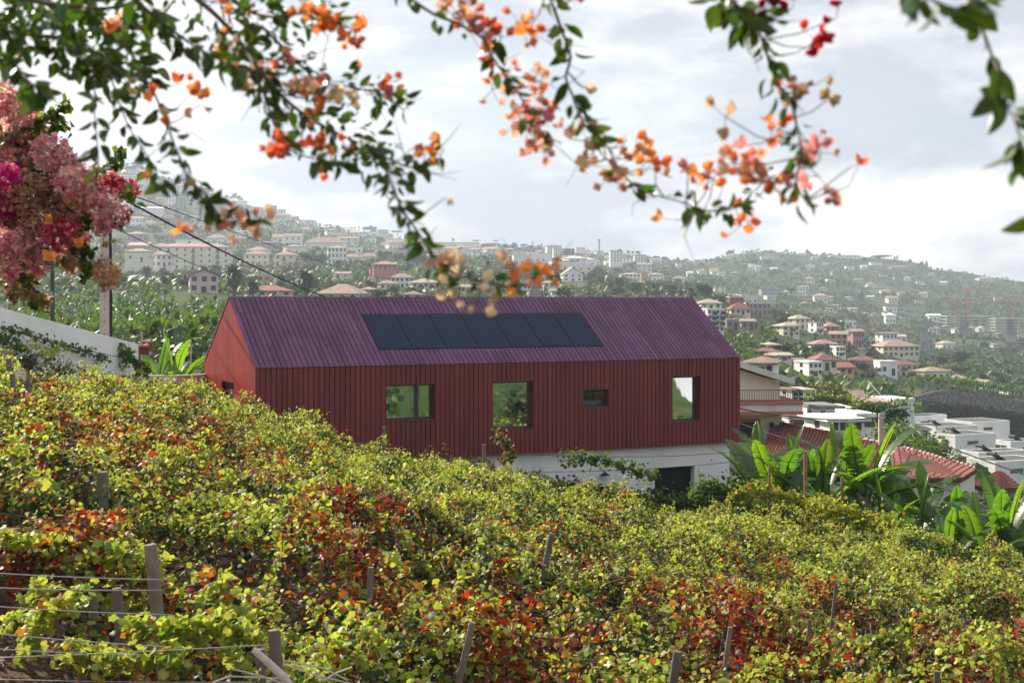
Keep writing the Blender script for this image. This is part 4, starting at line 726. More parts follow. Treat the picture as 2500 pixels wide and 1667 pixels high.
def tiled_house():
    o = P(2050, 1180, 84); t = thing('house', o, 'low house under bright red barrel-tiled roofs behind the banana plants', 'house')
    W_ = lambda u, v, Y: P(u, v, Y) - o
    A = W_(1885, 1034, 96); B = W_(2165, 1086, 88); C_ = W_(2120, 1172, 80); D_ = W_(1850, 1118, 88)
    tile_face(t, A, B, C_, D_, 34)
    A2 = W_(2165, 1083, 88); D2 = W_(2165, 1170, 78); B2 = W_(2385, 1146, 82); C2 = W_(2350, 1168, 76)
    tile_face(t, A2, D2, C2, B2, 26)
    # cap tiles along the ridge and the hip
    for p, q, n in ((A, B, 20), (A2, D2, 14), (A2, B2, 22)):
        m = MB()
        for i in range(n):
            x = p.lerp(q, i / n); y = p.lerp(q, (i + 1.12) / n); up = Vector((0, 0, 0.06)); m.tube([x + up, y + up * 1.6], [0.13, 0.16], 8)
        m.build('ridge_cap', tile_m, t)
    wl = MB()
    for p, q in ((D_, C_), (C2, D2), (C2, B2)):
        a = Vector((p.x, p.y + 0.4, p.z - 0.15)); b = Vector((q.x, q.y + 0.4, q.z - 0.15)); dn = Vector((0, 0, -3.5)); bk = Vector((0.05, 0.3, 0)); wl.obox(a + dn, b - a, bk, -dn)
    wl.build('wall', wallm('pale'), t); FOOT.append((o.x, o.y + 4, 12))
    t2 = thing('house', P(2420, 1210, 100), 'small house with a brown tiled pyramid roof behind the rightmost banana plants', 'house')
    o2 = P(2420, 1210, 100); W2 = lambda u, v, Y: P(u, v, Y) - o2
    tile_face(t2, W2(2438, 1152, 106), W2(2442, 1152, 106), W2(2438, 1196, 98), W2(2368, 1186, 100), 16, 0.14); tile_face(t2, W2(2441, 1152, 106), W2(2445, 1152, 106), W2(2496, 1192, 104), W2(2438, 1196, 98), 12, 0.14)
    MB().obox(W2(2372, 1187, 101), W2(2438, 1197, 99) - W2(2372, 1187, 101), (0, 0.3, 0), (0, 0, -4)).obox(W2(2438, 1197, 99), W2(2492, 1193, 105) - W2(2438, 1197, 99), (0, 0.3, 0), (0, 0, -4)).build('wall', wallm('grey'), t2)
tiled_house()

# ------------------------------------------------------------------ walls, poles, cables, far structures
def slab_wall(name, pts, th, label, cat, mat):
    """wall following (x, y, top z, bottom z) stations"""
    m = MB()
    for a, b in zip(pts, pts[1:]):
        d = Vector((b[0] - a[0], b[1] - a[1], 0)).normalized(); n = Vector((d.y, -d.x, 0)) * th; v = []
        for p in (a, b): v += [(p[0], p[1], p[3]), (p[0], p[1], p[2]), (p[0] - n.x, p[1] - n.y, p[2]), (p[0] - n.x, p[1] - n.y, p[3])]
        m.add(v, [(0, 4, 5, 1), (1, 5, 6, 2), (2, 6, 7, 3), (0, 1, 2, 3), (7, 6, 5, 4), (3, 7, 4, 0)])
    return tag(m.build(name, mat), label, cat)
a = P(-260, 690, 33); b = P(0, 750, 36.5); c = P(338, 840, 43)
slab_wall('garden_wall', [(a.x, a.y, a.z, -5), (b.x, b.y, b.z, -5), (c.x, c.y, c.z, -6)], 0.3, 'tall white rendered wall with a sloping top left of the timber house', 'wall', plaster)
a = P(336, 868, 46); b = P(432, 916, 47); c = P(512, 913, 49.8)
slab_wall('garden_wall', [(a.x, a.y, P(0, 916, 46).z, -7), (b.x, b.y, b.z, -7), (c.x, c.y, c.z, -7)], 0.25, 'low white roughcast wall ending at the red gable', 'wall', M('white roughcast', (0.72, 0.70, 0.70), 0.95, 0.08, 14, 0.1, bump=0.9))
p = P(345, 850, 43.6); e_ = thing('roof_edge', p, 'short row of clay tiles jutting behind the tall white wall', 'roof'); tile_face(e_, (-0.1, 0.9, 0.2), (0.1, 0.9, 0.2), (0.25, -0.1, 0), (-0.15, -0.1, 0), 2, 0.09)
# stone terrace wall above the ravine
st = []
for u in np.linspace(2222, 2620, 15):
    X = (u - CU) / F * 384.5; zt = ground1((u - CU) / F * 389, 389) + 0.8; st.append((X, 384.5, zt, zt - 5))
slab_wall('terrace_wall', st, 1.0, 'pale latticed stone terrace wall above the dark ravine', 'wall', M('latticed stone', (0.20, 0.185, 0.17), 0.95, 0.75, 1.6, 0.1, bump=0.9))
# concrete utility pole on the left, with cables
def box_pole(u0, u1, vt, vb, Y, label, holes=True, taper=0.85):
    a = P((u0 + u1) / 2, vb, Y); w_ = (u1 - u0) / F * Y / 2; h = (vb - vt) / F * Y + 2.0; t = thing('utility_pole', (a.x, a.y, a.z - 2.0), label, 'pole'); k = taper
    MB().add([(-w_, -w_ * .7, 0), (w_, -w_ * .7, 0), (w_, w_ * .7, 0), (-w_, w_ * .7, 0), (-w_ * k, -w_ * .6, h), (w_ * k, -w_ * .6, h), (w_ * k, w_ * .6, h), (-w_ * k, w_ * .6, h)], [(0, 3, 2, 1), (4, 5, 6, 7), (0, 1, 5, 4), (1, 2, 6, 5), (2, 3, 7, 6), (3, 0, 4, 7)]).build('shaft', M('pale pole concrete', (0.52, 0.47, 0.42), 0.9, 0.12, 5, bump=0.2), t)
    uh = MB().tube([(0, 0, 0), (0, 0.03, 0)], 0.025, 6).mesh('bolt_hole'); uh.materials.append(gate_m)
    if holes:
        for i in range(int(h / 0.45)): link('bolt_hole', uh, t, loc=(0.0, -w_ * (.7 - .1 * (0.3 + 0.45 * i) / h) - 0.012, 0.4 + 0.45 * i))
    return t, h, w_
tp, hp, wp = box_pole(245, 269, 520, 830, 50, 'pale concrete utility pole left of the timber house with a black cable down its side')
MB().tube([(wp + 0.05, -0.05, 0.0), (wp + 0.05, -0.05, hp * 0.5), (wp * 0.9 + 0.04, -0.05, hp - 0.2)], 0.045, 6).build('cable', M('black cable rubber', (0.01, 0.01, 0.011), 0.5), tp)
cab = MATS['black cable rubber']
def wire(pts, r, label, sag=0.0, n=24, name='cable', mat=cab, cat='cable'):
    a, b = Vector(pts[0]), Vector(pts[-1]); q = []
    for i in range(n + 1):
        t = i / n; x = a.lerp(b, t); x.z -= sag * 4 * t * (1 - t); q.append(x)
    return tag(MB().tube(q, r, 5).build(name, mat, smooth=True), label, cat)
wire([P(272, 470, 50), P(830, 738, 85)], 0.045, 'thick black twisted cable running down from the utility pole behind the purple roof', 0.25)
wire([P(255, 545, 50), P(760, 735, 160)], 0.02, 'thin dark wire below the thick cable, left of the purple roof', 0.6)
wire([P(330, 480, 60), P(1020, 690, 330)], 0.025, 'faint thin wire above the thick cable over the villas', 1.0)
tg = MB().tube([P(128, 800, 48), P(128, 610, 48)], 0.075, 8).build('lamp_post', M('dark green paint', (0.02, 0.07, 0.05), 0.4)); tag(tg, 'dark green metal post rising behind the tall white wall', 'post')
for u, vt, vb, lab in ((346, 815, 880, 'thin grey post with a top cap beside the tall white wall end'), (466, 845, 890, 'thin grey post among the banana leaves by the gable')):
    tag(MB().tube([P(u, vb, 52), P(u, vt, 52)], 0.035, 6).tube([P(u, vt, 52), P(u, vt - 3, 52)], 0.06, 6).build('thin_post', metal_m), lab, 'post')
# street lamp pole on the right
tl, hl, wl_ = box_pole(2145, 2158, 1009, 1110, 88, 'pale perforated concrete lamp pole among the bananas on the right', True, 0.95)
m = MB(); m.tube([(0, 0, hl), (0.5, 0, hl + 0.3), (1.2, 0, hl + 0.35)], 0.03, 6); m.build('arm', metal_m, tl); m = MB(); m.box(1.1, 1.75, -0.12, 0.12, hl + 0.28, hl + 0.42); m.build('lamp_head', metal_m, tl)
wire([P(1800, 996, 70), P(2145, 1019, 88)], 0.035, 'black cable from the timber house to the perforated lamp pole', 0.3)
wire([P(2155, 1025, 88), P(2600, 1190, 75)], 0.04, 'black cable running from the lamp pole off to the lower right', 0.15)
wire([P(2120, 930, 180), P(2420, 1180, 130)], 0.03, 'pale slack wire falling across the white cube houses', 1.0, mat=M('pale wire', (0.55, 0.55, 0.55), 0.5))
wire([P(1800, 1030, 80), P(2020, 1095, 70)], 0.012, 'thin wire in front of the cream wall', 0.1)
def lattice(X, Y, Z, h, wb, label, mat, name='pylon', arms=True, cat='pylon'):
    m = MB(); r = max(0.06, wb * 0.03); n = 9
    def c(i, s, q): k = wb / 2 * (1 - 0.82 * i / n); return (s * k, q * k, h * i / n)
    for s in (-1, 1):
        for q in (-1, 1): m.tube([c(0, s, q), c(n, s, q)], r, 4)
    for i in range(n):
        for s in (-1, 1): m.tube([c(i, s, -1), c(i + 1, -s, -1)], r * 0.6, 3); m.tube([c(i, s, 1), c(i + 1, -s, 1)], r * 0.6, 3); m.tube([c(i, -1, s), c(i + 1, 1, s)], r * 0.6, 3)
        m.tube([c(i, -1, -1), c(i, 1, -1)], r * 0.6, 3)
    if arms:
        for z_, l in ((0.78, 0.2), (0.9, 0.15)): m.tube([(-h * l, 0, h * z_), (h * l, 0, h * z_)], r, 4); m.tube([(-h * l, 0, h * z_), (0, 0, h * (z_ + 0.06)), (h * l, 0, h * z_)], r * 0.6, 3)
    return tag(m.build(name, mat, loc=(X, Y, Z)), label, cat)
gal = M('grey lattice steel', (0.3, 0.31, 0.32), 0.5, 0.1, 1)
def lat_at(z, x, yt, yb, wb, label, Y=None, **k):
    u, v = zp(z, x, yb); X, Yh = hit(u, v) if Y is None else ((u - CU) / F * Y, Y); lattice(X, Yh, -(v - HV) / F * Yh, (yb - yt) / ZOOM[z][2] / F * Yh, wb, label, gal, **k)
lat_at('R', 1590, 490, 830, 7, 'tall grey lattice pylon on the spur end')
lat_at('D', 1455, 640, 880, 4, 'grey lattice pylon just behind the purple ridge under the blossoms', Y=330)
lat_at('R', 527, 235, 420, 4, 'slim lattice pylon on the far hillside by the blue-grey warehouse')
def mast(z, x, yt, yb, r, label, Y):
    u, v = zp(z, x, yb); a = P(u, v, Y); h = (yb - yt) / ZOOM[z][2] / F * Y; m = MB(); m.tube([a - Vector((0, 0, 6)), a + Vector((0, 0, h * 0.86))], r, 6); m.tube([a + Vector((0, 0, h * 0.86)), a + Vector((0, 0, h))], r * 1.9, 6); tag(m.build('mast', gal), label, 'mast')
mast('E', 547, 115, 205, 0.9, 'tall antenna mast standing alone on the skyline', 1500)
mast('D', 1413, 232, 300, 0.6, 'thin antenna mast left of the tallest skyline tower', 1550)
mast('D', 1516, 255, 305, 0.6, 'short antenna mast next to the tallest skyline tower', 1550)
mast('R', 384, 30, 65, 0.4, 'thin mast on the left shoulder of the far bare hill', 1920)
# church tower on the far crest
def church():
    u, v = zp('R', 1601, 168); Y = 1980; a = P(u, v, Y); k = Y / F / ZOOM['R'][2]; t = thing('church_tower', (a.x, a.y, a.z), 'dark church tower with a pointed spire on the far crest', 'church'); sm = M('dark church stone', (0.20, 0.19, 0.2), 0.9, 0.15, 0.3)
    h = 38 * k; w_ = 9 * k; MB().box(-w_, w_, -w_, w_, -12, h).build('tower', sm, t); MB().box(-w_ * 1.15, w_ * 1.15, -w_ * 1.15, w_ * 1.15, h, h + 1.2).build('cornice', sm, t); MB().box(-w_ * .8, w_ * .8, -w_ * .8, w_ * .8, h + 1.2, h + 12 * k).build('belfry', sm, t)
    MB().tube([(0, 0, h + 12 * k), (0, 0, h + 18 * k), (0, 0, h + 30 * k)], [w_ * .85, w_ * .6, 0.3], 8).build('spire', sm, t)
    for s in (-1, 1): MB().box(s * w_ * .4 - 1, s * w_ * .4 + 1, -w_ * .8 - 0.1, -w_ * .8 + 0.1, h + 2.5, h + 9 * k).build('window', win_m, t)
church()
# building site with tower cranes on the far slope
def site(x0, x1, yt, yb, Y, floors, label):
    u0, v = zp('R', x0, yb); u1, _ = zp('R', x1, yb); a = P(u0, v, Y); k = Y / F; wd = (u1 - u0) * k; h = (yb - yt) / ZOOM['R'][2] * k; t = thing('unfinished_building', a, label, 'building site'); n = int(wd / 6)
    usb = MB().box(0, 1, 0, 12, 0, 0.5).mesh('floor_slab'); usb.materials.append(conc); ucl = MB().box(-0.35, 0.35, 0, 0.7, 0, 1).mesh('column'); ucl.materials.append(conc)
    for i in range(floors + 1): link('floor_slab', usb, t, loc=(0, 0, h * i / floors - 0.5), scale=(wd, 1, 1))
    for i in range(floors):
        for j in range(n + 1): link('column', ucl, t, loc=(0.4 + (wd - 0.8) * j / n, 0.2, h * i / floors), scale=(1, 1, h / floors - 0.5))
    MB().box(wd * .3, wd * .5, 6, 6.4, -8, h - 0.6).build('core_wall', conc, t)
site(1740, 2090, 488, 555, 1060, 3, 'long unfinished concrete frame on the far slope'); site(2080, 2420, 505, 590, 1000, 4, 'second unfinished concrete frame at the right edge')
red_st = M('faded red crane steel', (0.42, 0.22, 0.17), 0.6, 0.1, 1)
for x, yt, yb, j0, j1, lab in ((1890, 300, 490, 60, 140, 'tallest red tower crane over the building site'), (2200, 375, 505, 200, 90, 'red tower crane at the right edge of the building site'), (1828, 385, 540, 120, 100, 'lower red tower crane left of the tallest one')):
    u, v = zp('R', x, yb); Y = 1030; a = P(u, v, Y); k = Y / F / ZOOM['R'][2]; h = (yb - yt) * k; t = thing('tower_crane', (a.x, a.y, a.z - 4), lab, 'crane'); m = MB()
    for s in (-1, 1):
        for q in (-1, 1): m.tube([(s * 0.9, q * 0.9, 0), (s * 0.9, q * 0.9, h + 4)], 0.22, 4)
    for i in range(int(h / 3)): m.tube([(-0.9, -0.9, 3 * i), (0.9, -0.9, 3 * i + 3)], 0.14, 3); m.tube([(0.9, -0.9, 3 * i), (-0.9, -0.9, 3 * i + 3)], 0.14, 3)
    m.build('mast', red_st, t); m = MB(); zj = h * 0.92 + 4; m.tube([(-j0 * k, 0, zj), (j1 * k, 0, zj)], 0.3, 4); m.tube([(-j0 * k, 0, zj + 1.4), (j1 * k * .4, 0, zj + 1.4)], 0.2, 4); m.tube([(-j0 * k, 0, zj + 0.2), (0, 0, h + 7), (j1 * k, 0, zj + 0.2)], 0.12, 3); m.build('jib', red_st, t)
# the steep village street
def street():
    L_ = [zp('R', x, y) for x, y in ((1085, 775), (1130, 735), (1170, 695), (1190, 660))]; m = MB(); v = []
    for u, vv in L_:
        X, Y = hit(u, vv); v += [(X - 4, Y, ground1(X, Y) + 0.5), (X + 4, Y, ground1(X, Y) + 0.5)]
    m.add(v, [(2 * i, 2 * i + 1, 2 * i + 3, 2 * i + 2) for i in range(len(L_) - 1)]); tag(m.build('road', M('asphalt', (0.06, 0.06, 0.065), 0.9, 0.2, 1)), 'steep grey village street on the spur', kind='structure')
street()

# ------------------------------------------------------------------ vegetation helpers
G3 = lambda n, s=1.0: rng.normal(0, s, (n, 3))
def rnd_basis(n, up=1.0, spread=0.7, bias=(0, 0, 0)):
    nr = G3(n, spread) + np.array([0, 0, up]) + np.array(bias); nr /= np.maximum(np.linalg.norm(nr, axis=1, keepdims=True), 1e-6)
    return basis(nr, rng.random(n) * 6.283)
def pick(cols_, probs):
    """per-leaf colour from weighted kinds; probs (N,K)"""
    pr = probs / probs.sum(1, keepdims=True); k = (rng.random(len(pr))[:, None] > np.cumsum(pr, 1)).sum(1).clip(0, len(cols_) - 1)
    c = np.array(cols_)[k]; return c * (1 + rng.normal(0, 0.16, (len(c), 1))) * (1 + rng.normal(0, 0.06, (len(c), 3)))
ang = np.radians([90, 62, 35, 8, -22, -60, -90, -120, 202, 172, 145, 118]); rad = [0.58, 0.45, 0.56, 0.42, 0.52, 0.44, 0.2, 0.44, 0.52, 0.42, 0.56, 0.45]
vl_v = [(0, 0, 0.0)] + [(r * math.cos(a), r * math.sin(a), -0.30 * r * r + 0.07 * math.cos(3 * a)) for a, r in zip(ang, rad)]; vl_f = [(0, i, i % 12 + 1) for i in range(1, 13)]
fl_v = [(0, 0, 0.0), (0, -0.42, -0.06), (0.5, -0.08, -0.12), (0.3, 0.38, -0.08), (0, 0.55, -0.14), (-0.3, 0.38, -0.08), (-0.5, -0.08, -0.12)]; fl_f = [(0, i, i % 6 + 1) for i in range(1, 7)]
qd_v = [(0, -0.5, 0), (0.42, 0, 0.1), (0, 0.5, -0.06), (-0.42, 0, 0.1)]; qd_f = [(0, 1, 2), (0, 2, 3)]
leaf_m = LEAF('vine leaf', trans=0.45, rough=0.5, spec=0.35)
tree_m = LEAF('tree leaf', trans=0.25, rough=0.5, spec=0.4)
bark = M('grey brown bark', (0.12, 0.09, 0.07), 0.95, 0.35, 6, 0.1, bump=0.6)

# ------------------------------------------------------------------ the vineyard
def in_vineyard(X, Y):
    s = (X - H0.x) * D.x + (Y - H0.y) * D.y; dist = (X - H0.x) * NF.x + (Y - H0.y) * NF.y; u = CU + X / Y * F
    ok = ((dist > 1.6) | (s < -0.8)) & (Y > 8.6) & (Y < 47.0)
    ok &= ~((s < -0.8) & (X < -12.7 + (Y - 36.5) * 0.19) & (Y > 30)); ok &= (s > -0.8) | (Y < 46.0)
    ok &= np.where(X > 8.6, Y < np.where(X < 10.5, 46 - (X - 8.6) * 3.9, 38.6 - (X - 10.5) * 0.5), True)
    ok &= ~((u < 560) & (Y < 12.2 - (u - 250) * 0.004)); ok &= ~((u < 700) & (Y < 9.6))
    return ok
def cano_top(X, Y): return canopy(X, Y) - 0.05 + 1.5 * (fbm(X * 0.55, Y * 0.55, 1) - 0.47) + 0.9 * (vnoise(X * 1.9, Y * 1.9, 5) - 0.5) + 0.25 * (vnoise(X * 4.1, Y * 4.1, 6) - 0.5) - 0.6 * sstep(0.5, 0.85, vnoise(X * 0.85, Y * 0.7, 13))
rp = hit_canopy(405, 1085); RED = [(rp[0], rp[1], 2.6)] + [hit_canopy(*q) + (r_,) for q, r_ in (((560, 1150), 1.2), ((900, 1400), 1.0), ((540, 1420), 0.8), ((1000, 1270), 1.0), ((1160, 1500), 1.1), ((1860, 1560), 1.4), ((2050, 1470), 1.3), ((330, 1480), 0.5), ((1750, 1480), 1.0), ((2440, 1560), 1.0), ((1400, 1330), 0.8), ((120, 1310), 0.9), ((1300, 1620), 0.9))]
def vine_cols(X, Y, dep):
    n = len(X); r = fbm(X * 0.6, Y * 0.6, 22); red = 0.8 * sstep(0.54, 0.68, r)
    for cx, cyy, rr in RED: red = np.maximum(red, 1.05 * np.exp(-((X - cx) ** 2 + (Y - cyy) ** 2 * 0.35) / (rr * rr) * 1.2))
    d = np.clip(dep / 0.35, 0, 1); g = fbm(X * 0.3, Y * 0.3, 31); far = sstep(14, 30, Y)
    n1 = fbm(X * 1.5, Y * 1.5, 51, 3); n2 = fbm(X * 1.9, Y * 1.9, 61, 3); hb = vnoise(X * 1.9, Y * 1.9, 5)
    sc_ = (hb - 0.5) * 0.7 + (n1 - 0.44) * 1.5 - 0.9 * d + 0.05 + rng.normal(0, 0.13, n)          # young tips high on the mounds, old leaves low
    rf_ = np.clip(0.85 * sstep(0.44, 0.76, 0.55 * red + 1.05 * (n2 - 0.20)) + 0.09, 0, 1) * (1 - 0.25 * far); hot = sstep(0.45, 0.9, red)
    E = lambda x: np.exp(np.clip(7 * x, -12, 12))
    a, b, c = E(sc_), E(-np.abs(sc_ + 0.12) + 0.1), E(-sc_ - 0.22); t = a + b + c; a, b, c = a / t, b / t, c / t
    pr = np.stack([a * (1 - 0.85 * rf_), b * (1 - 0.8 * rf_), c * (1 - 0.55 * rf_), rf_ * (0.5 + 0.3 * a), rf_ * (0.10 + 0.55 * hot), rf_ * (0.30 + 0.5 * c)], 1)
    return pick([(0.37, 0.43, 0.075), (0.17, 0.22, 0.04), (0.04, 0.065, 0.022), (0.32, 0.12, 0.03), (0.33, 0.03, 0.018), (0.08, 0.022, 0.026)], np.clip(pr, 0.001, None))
def sample_area(n, y0, y1):
    Y = np.sqrt(rng.random(n) * (y1 * y1 - y0 * y0) + y0 * y0); X = (rng.random(n) * 2 - 1) * (0.42 * Y + 1.2); k = in_vineyard(X, Y); return X[k], Y[k]
vy = thing('vineyard', (0, 24, ground1(0, 24)), 'low pergola-trained grapevines in yellow green and red autumn leaf covering the slope', 'vineyard')
def off(a): a = a.copy(); a[:, 1] -= 24; a[:, 2] -= ground1(0, 24); return a
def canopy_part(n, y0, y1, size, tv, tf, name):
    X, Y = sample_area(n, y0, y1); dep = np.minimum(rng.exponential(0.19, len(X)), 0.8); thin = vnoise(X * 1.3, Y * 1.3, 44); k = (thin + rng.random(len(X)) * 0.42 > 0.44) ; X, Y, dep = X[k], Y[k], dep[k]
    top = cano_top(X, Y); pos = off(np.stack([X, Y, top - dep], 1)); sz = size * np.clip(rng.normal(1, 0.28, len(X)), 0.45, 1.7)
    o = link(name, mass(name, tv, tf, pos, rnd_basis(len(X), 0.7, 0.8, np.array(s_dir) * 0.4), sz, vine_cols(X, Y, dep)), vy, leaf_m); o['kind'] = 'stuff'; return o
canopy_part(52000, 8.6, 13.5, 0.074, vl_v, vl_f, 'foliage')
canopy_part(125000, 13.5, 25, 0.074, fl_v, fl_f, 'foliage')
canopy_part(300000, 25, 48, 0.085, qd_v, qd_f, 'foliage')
# shoots standing up out of the canopy
X, Y = sample_area(8200, 9, 47); k = rng.random(len(X)) < 1.0; X, Y = X[k], Y[k]; pos = []; sz = []; cc = []; sticks = MB()
for x, y, z in zip(X, Y, cano_top(X, Y)):
    d = Vector((rng.normal(0, 0.55), rng.normal(0, 0.55), 1)).normalized(); ln = rng.uniform(0.2, 0.55); n = int(8 + ln * 11); bend = Vector((rng.normal(0, .3), rng.normal(0, .3), -0.5)) * ln
    for i in range(n):
        t = i / n; q = Vector((x, y, z - 0.08)) + d * (ln * t) + bend * t * t; pos.append((q.x + rng.normal(0, .05), q.y + rng.normal(0, .05), q.z + rng.normal(0, .035))); sz.append(0.072 * (1.15 - 0.7 * t))
    if y < 24: sticks.tube([Vector((x, y, z - 0.3)), Vector((x, y, z - 0.08)) + d * ln * 0.5 + bend * .25, Vector((x, y, z - 0.08)) + d * ln + bend], [0.006, 0.005, 0.002], 3)
pos = np.array(pos); c_ = vine_cols(pos[:, 0], pos[:, 1], np.zeros(len(pos))); yel = rng.random(len(pos)) < 0.45; c_[yel] = np.array([0.38, 0.43, 0.09]) * (1 + rng.normal(0, .12, (yel.sum(), 1)))
o = link('shoots', mass('shoots', fl_v, fl_f, off(pos), rnd_basis(len(pos), 0.6, 0.8), np.array(sz), c_), vy, leaf_m); o['kind'] = 'stuff'
for i, v in enumerate(sticks.v): sticks.v[i] = (v[0], v[1] - 24, v[2] - ground1(0, 24)) if i == -1 else v
gz = ground1(0, 24); sticks.v = [(a, b - 24, c - gz) for a, b, c in sticks.v]
cane_m = M('vine cane', (0.13, 0.08, 0.05), 0.8, 0.3, 8)
# old wood below the leaves
X, Y = sample_area(420, 9, 30); tp_ = canopy(X, Y)
for x, y, z in zip(X, Y, tp_):
    a = rng.random() * 6.28; l = rng.uniform(0.5, 1.2); sticks.tube([(x, y - 24, z - gz - 0.3), (x + math.cos(a) * l * .5, y - 24 + math.sin(a) * l * .5, z - gz - 0.18), (x + math.cos(a) * l, y - 24 + math.sin(a) * l, z - gz - 0.3)], [0.010, 0.009, 0.006], 4)
o = sticks.build('canes', cane_m, vy); o['kind'] = 'stuff'
# the largest, nearest leaves as pieces of their own
LV = {}
for nm, c in (('yellow green', (0.42, 0.44, 0.05)), ('green', (0.18, 0.28, 0.04)), ('orange', (0.55, 0.2, 0.03)), ('red', (0.45, 0.04, 0.02))):
    me = MB().add(vl_v, vl_f).mesh('leaf', True); me.materials.append(LEAF('big vine leaf ' + nm, c, 0.42, 0.38, attr=False, rand=0.3, hue=0.03)); LV[nm] = me
cnt = 0
while cnt < 290:
    Y_ = rng.uniform(9.3, 14.5); X_ = rng.uniform(-0.36, 0.36) * Y_
    if not in_vineyard(np.array([X_]), np.array([Y_]))[0]: continue
    z = float(cano_top(np.array([X_]), np.array([Y_]))[0]) + rng.uniform(-0.03, 0.07); q = basis(np.array([[rng.normal(0, .5) + s_dir.x * .4, rng.normal(0, .5) + s_dir.y * .4, 0.8]]), np.array([rng.random() * 6.28]))[0]
    link('leaf', LV[rng.choice(list(LV), p=[0.62, 0.27, 0.07, 0.04])], vy, loc=(X_, Y_ - 24, z - gz), rot=Matrix(q.tolist()).to_euler(), scale=(rng.uniform(0.07, 0.11),) * 3); cnt += 1
# fallen leaves on the soil
X, Y = sample_area(9000, 10, 26); X2 = rng.uniform(-8, -1, 3000); Y2 = rng.uniform(10, 24, 3000); X = np.concatenate([X, X2]); Y = np.concatenate([Y, Y2])
o = link('fallen_leaves', mass('fallen_leaves', qd_v, qd_f, off(np.stack([X, Y, ground(X, Y) + 0.03], 1)), rnd_basis(len(X), 1, .25), rng.uniform(.05, .11, len(X)), pick([(.2, .06, .03), (.28, .14, .06), (.1, .05, .04)], np.ones((len(X), 3)))), vy, leaf_m); o['kind'] = 'stuff'
# long low shoots hanging along the near wires on the left, over the gap
pos = []; sz = []
for path, Yd in (([(0, 1310), (120, 1330), (260, 1345), (380, 1370)], 13.2), ([(150, 1590), (250, 1615), (360, 1600), (450, 1612)], 10.6), ([(310, 1520), (420, 1545), (520, 1520), (640, 1560)], 10.9), ([(110, 1420), (60, 1500), (20, 1540)], 12.4), ([(200, 1450), (100, 1500), (70, 1600)], 11.6)):
    for i in range(len(path) - 1):
        for t in np.linspace(0, 1, 16, endpoint=False):
            for _ in range(7):
                q = P(path[i][0] * (1 - t) + path[i + 1][0] * t, path[i][1] * (1 - t) + path[i + 1][1] * t, Yd); pos.append((q.x + rng.normal(0, .06), q.y + rng.normal(0, .08), q.z + rng.normal(0, .05))); sz.append(rng.uniform(.055, .1))
pos = np.array(pos); o = link('hanging_shoots', mass('hanging_shoots', vl_v, vl_f, off(pos), rnd_basis(len(pos), .5, .7, np.array(s_dir) * .4), np.array(sz), pick([(.38, .43, .08), (.18, .27, .04), (.45, .2, .03)], np.tile([1., .5, .12], (len(pos), 1)))), vy, leaf_m); o['kind'] = 'stuff'

# the vineyard goes on to the right, outside the picture (the facade windows mirror it)
n = 26000; Y = rng.uniform(-12, 36, n); X = rng.uniform(6, 62, n); k = (X > 0.44 * np.maximum(Y, 0) + 3) & ((Y > 9) | (X > 16)); X, Y = X[k], Y[k]
o = link('foliage', mass('foliage', qd_v, qd_f, off(np.stack([X, Y, ground(X, Y) + 1.0 + 1.2 * (fbm(X * .4, Y * .4, 3) - .4) - rng.exponential(.2, len(X))], 1)), rnd_basis(len(X), .7, .8), rng.uniform(.2, .34, len(X)), vine_cols(X, np.full(len(X), 40.), rng.random(len(X)) * .5)), vy, leaf_m); o['kind'] = 'stuff'
# posts standing in the vineyard
post_m = M('weathered grey post wood', (0.19, 0.16, 0.14), 0.9, 0.3, 5, 0.15, bump=0.5, rand=0.2, stain=((0.14, 0.10, 0.08), 3, 0.7))
def vpost(x0, y0, x1, y1, wpx, label, Y=None, mat=post_m):
    k = 2500 / 2352; u0, v0, u1, v1 = x0 * k, y0 * k, x1 * k, y1 * k
    if Y is None: Y = hit_canopy(u1, v1)[1]
    a = P(u0, v0, Y); b = P(u1, v1, Y); r = max(0.024, 0.8 * wpx * k / 2 / F * Y); d = (a - b).normalized(); gz_ = ground1(b.x, b.y); bot = b - d * max(0.3, (b.z - gz_) / max(d.z, 0.3) + 0.1)
    m = MB(); m.tube([bot, b, a - d * 0.02, a], [r * 1.08, r * 1.04, r, r * 0.92], 9); org = Vector(m.v[0]); o = m.build('vine_post', mat)
    for v in o.data.vertices: v.co -= bot
    o.location = bot; tag(o, label, 'post', 'posts in the vineyard'); return a, r
vpost(345, 1250, 378, 1568, 38, 'thick round-topped post, tallest of the posts in the lower left', 11.4)
vpost(268, 1350, 284, 1568, 30, 'leaning grey post left of the thick round-topped one', 12.2)
vpost(213, 1355, 216, 1568, 26, 'squat post second left of the thick round-topped one', 12.8)
vpost(185, 1362, 186, 1568, 22, 'shaded post furthest left under the vine edge', 13.6)
vpost(105, 1345, 175, 1600, 17, 'slanting thin brace post at the lower left', 12.6)
vpost(628, 1446, 640, 1568, 36, 'split-topped grey post at the bottom beside the bleached branch', 10.4)
vpost(597, 1490, 600, 1568, 30, 'short post behind the bleached branch', 10.6)
vpost(236, 1083, 236, 1130, 34, 'stout grey post top above the red vine patch on the left', 17.0)
vpost(203, 1064, 205, 1085, 26, 'smaller grey post top behind the stout one')
vpost(174, 1010, 176, 1032, 18, 'flat-topped post end deep in leaves, left of the red patch')
vpost(632, 1118, 628, 1150, 15, 'grey post tip below the window end of the red house gable')
vpost(852, 1302, 850, 1352, 18, 'post tip beside a red leafed vine in the centre left')
vpost(1268, 1225, 1250, 1312, 17, 'leaning tall grey stake in the middle of the vineyard')
vpost(1086, 1428, 1068, 1505, 20, 'leaning pale post in the lower middle with a wire knot')
vpost(1108, 1198, 1105, 1226, 15, 'short post tip left of the leaning tall stake')
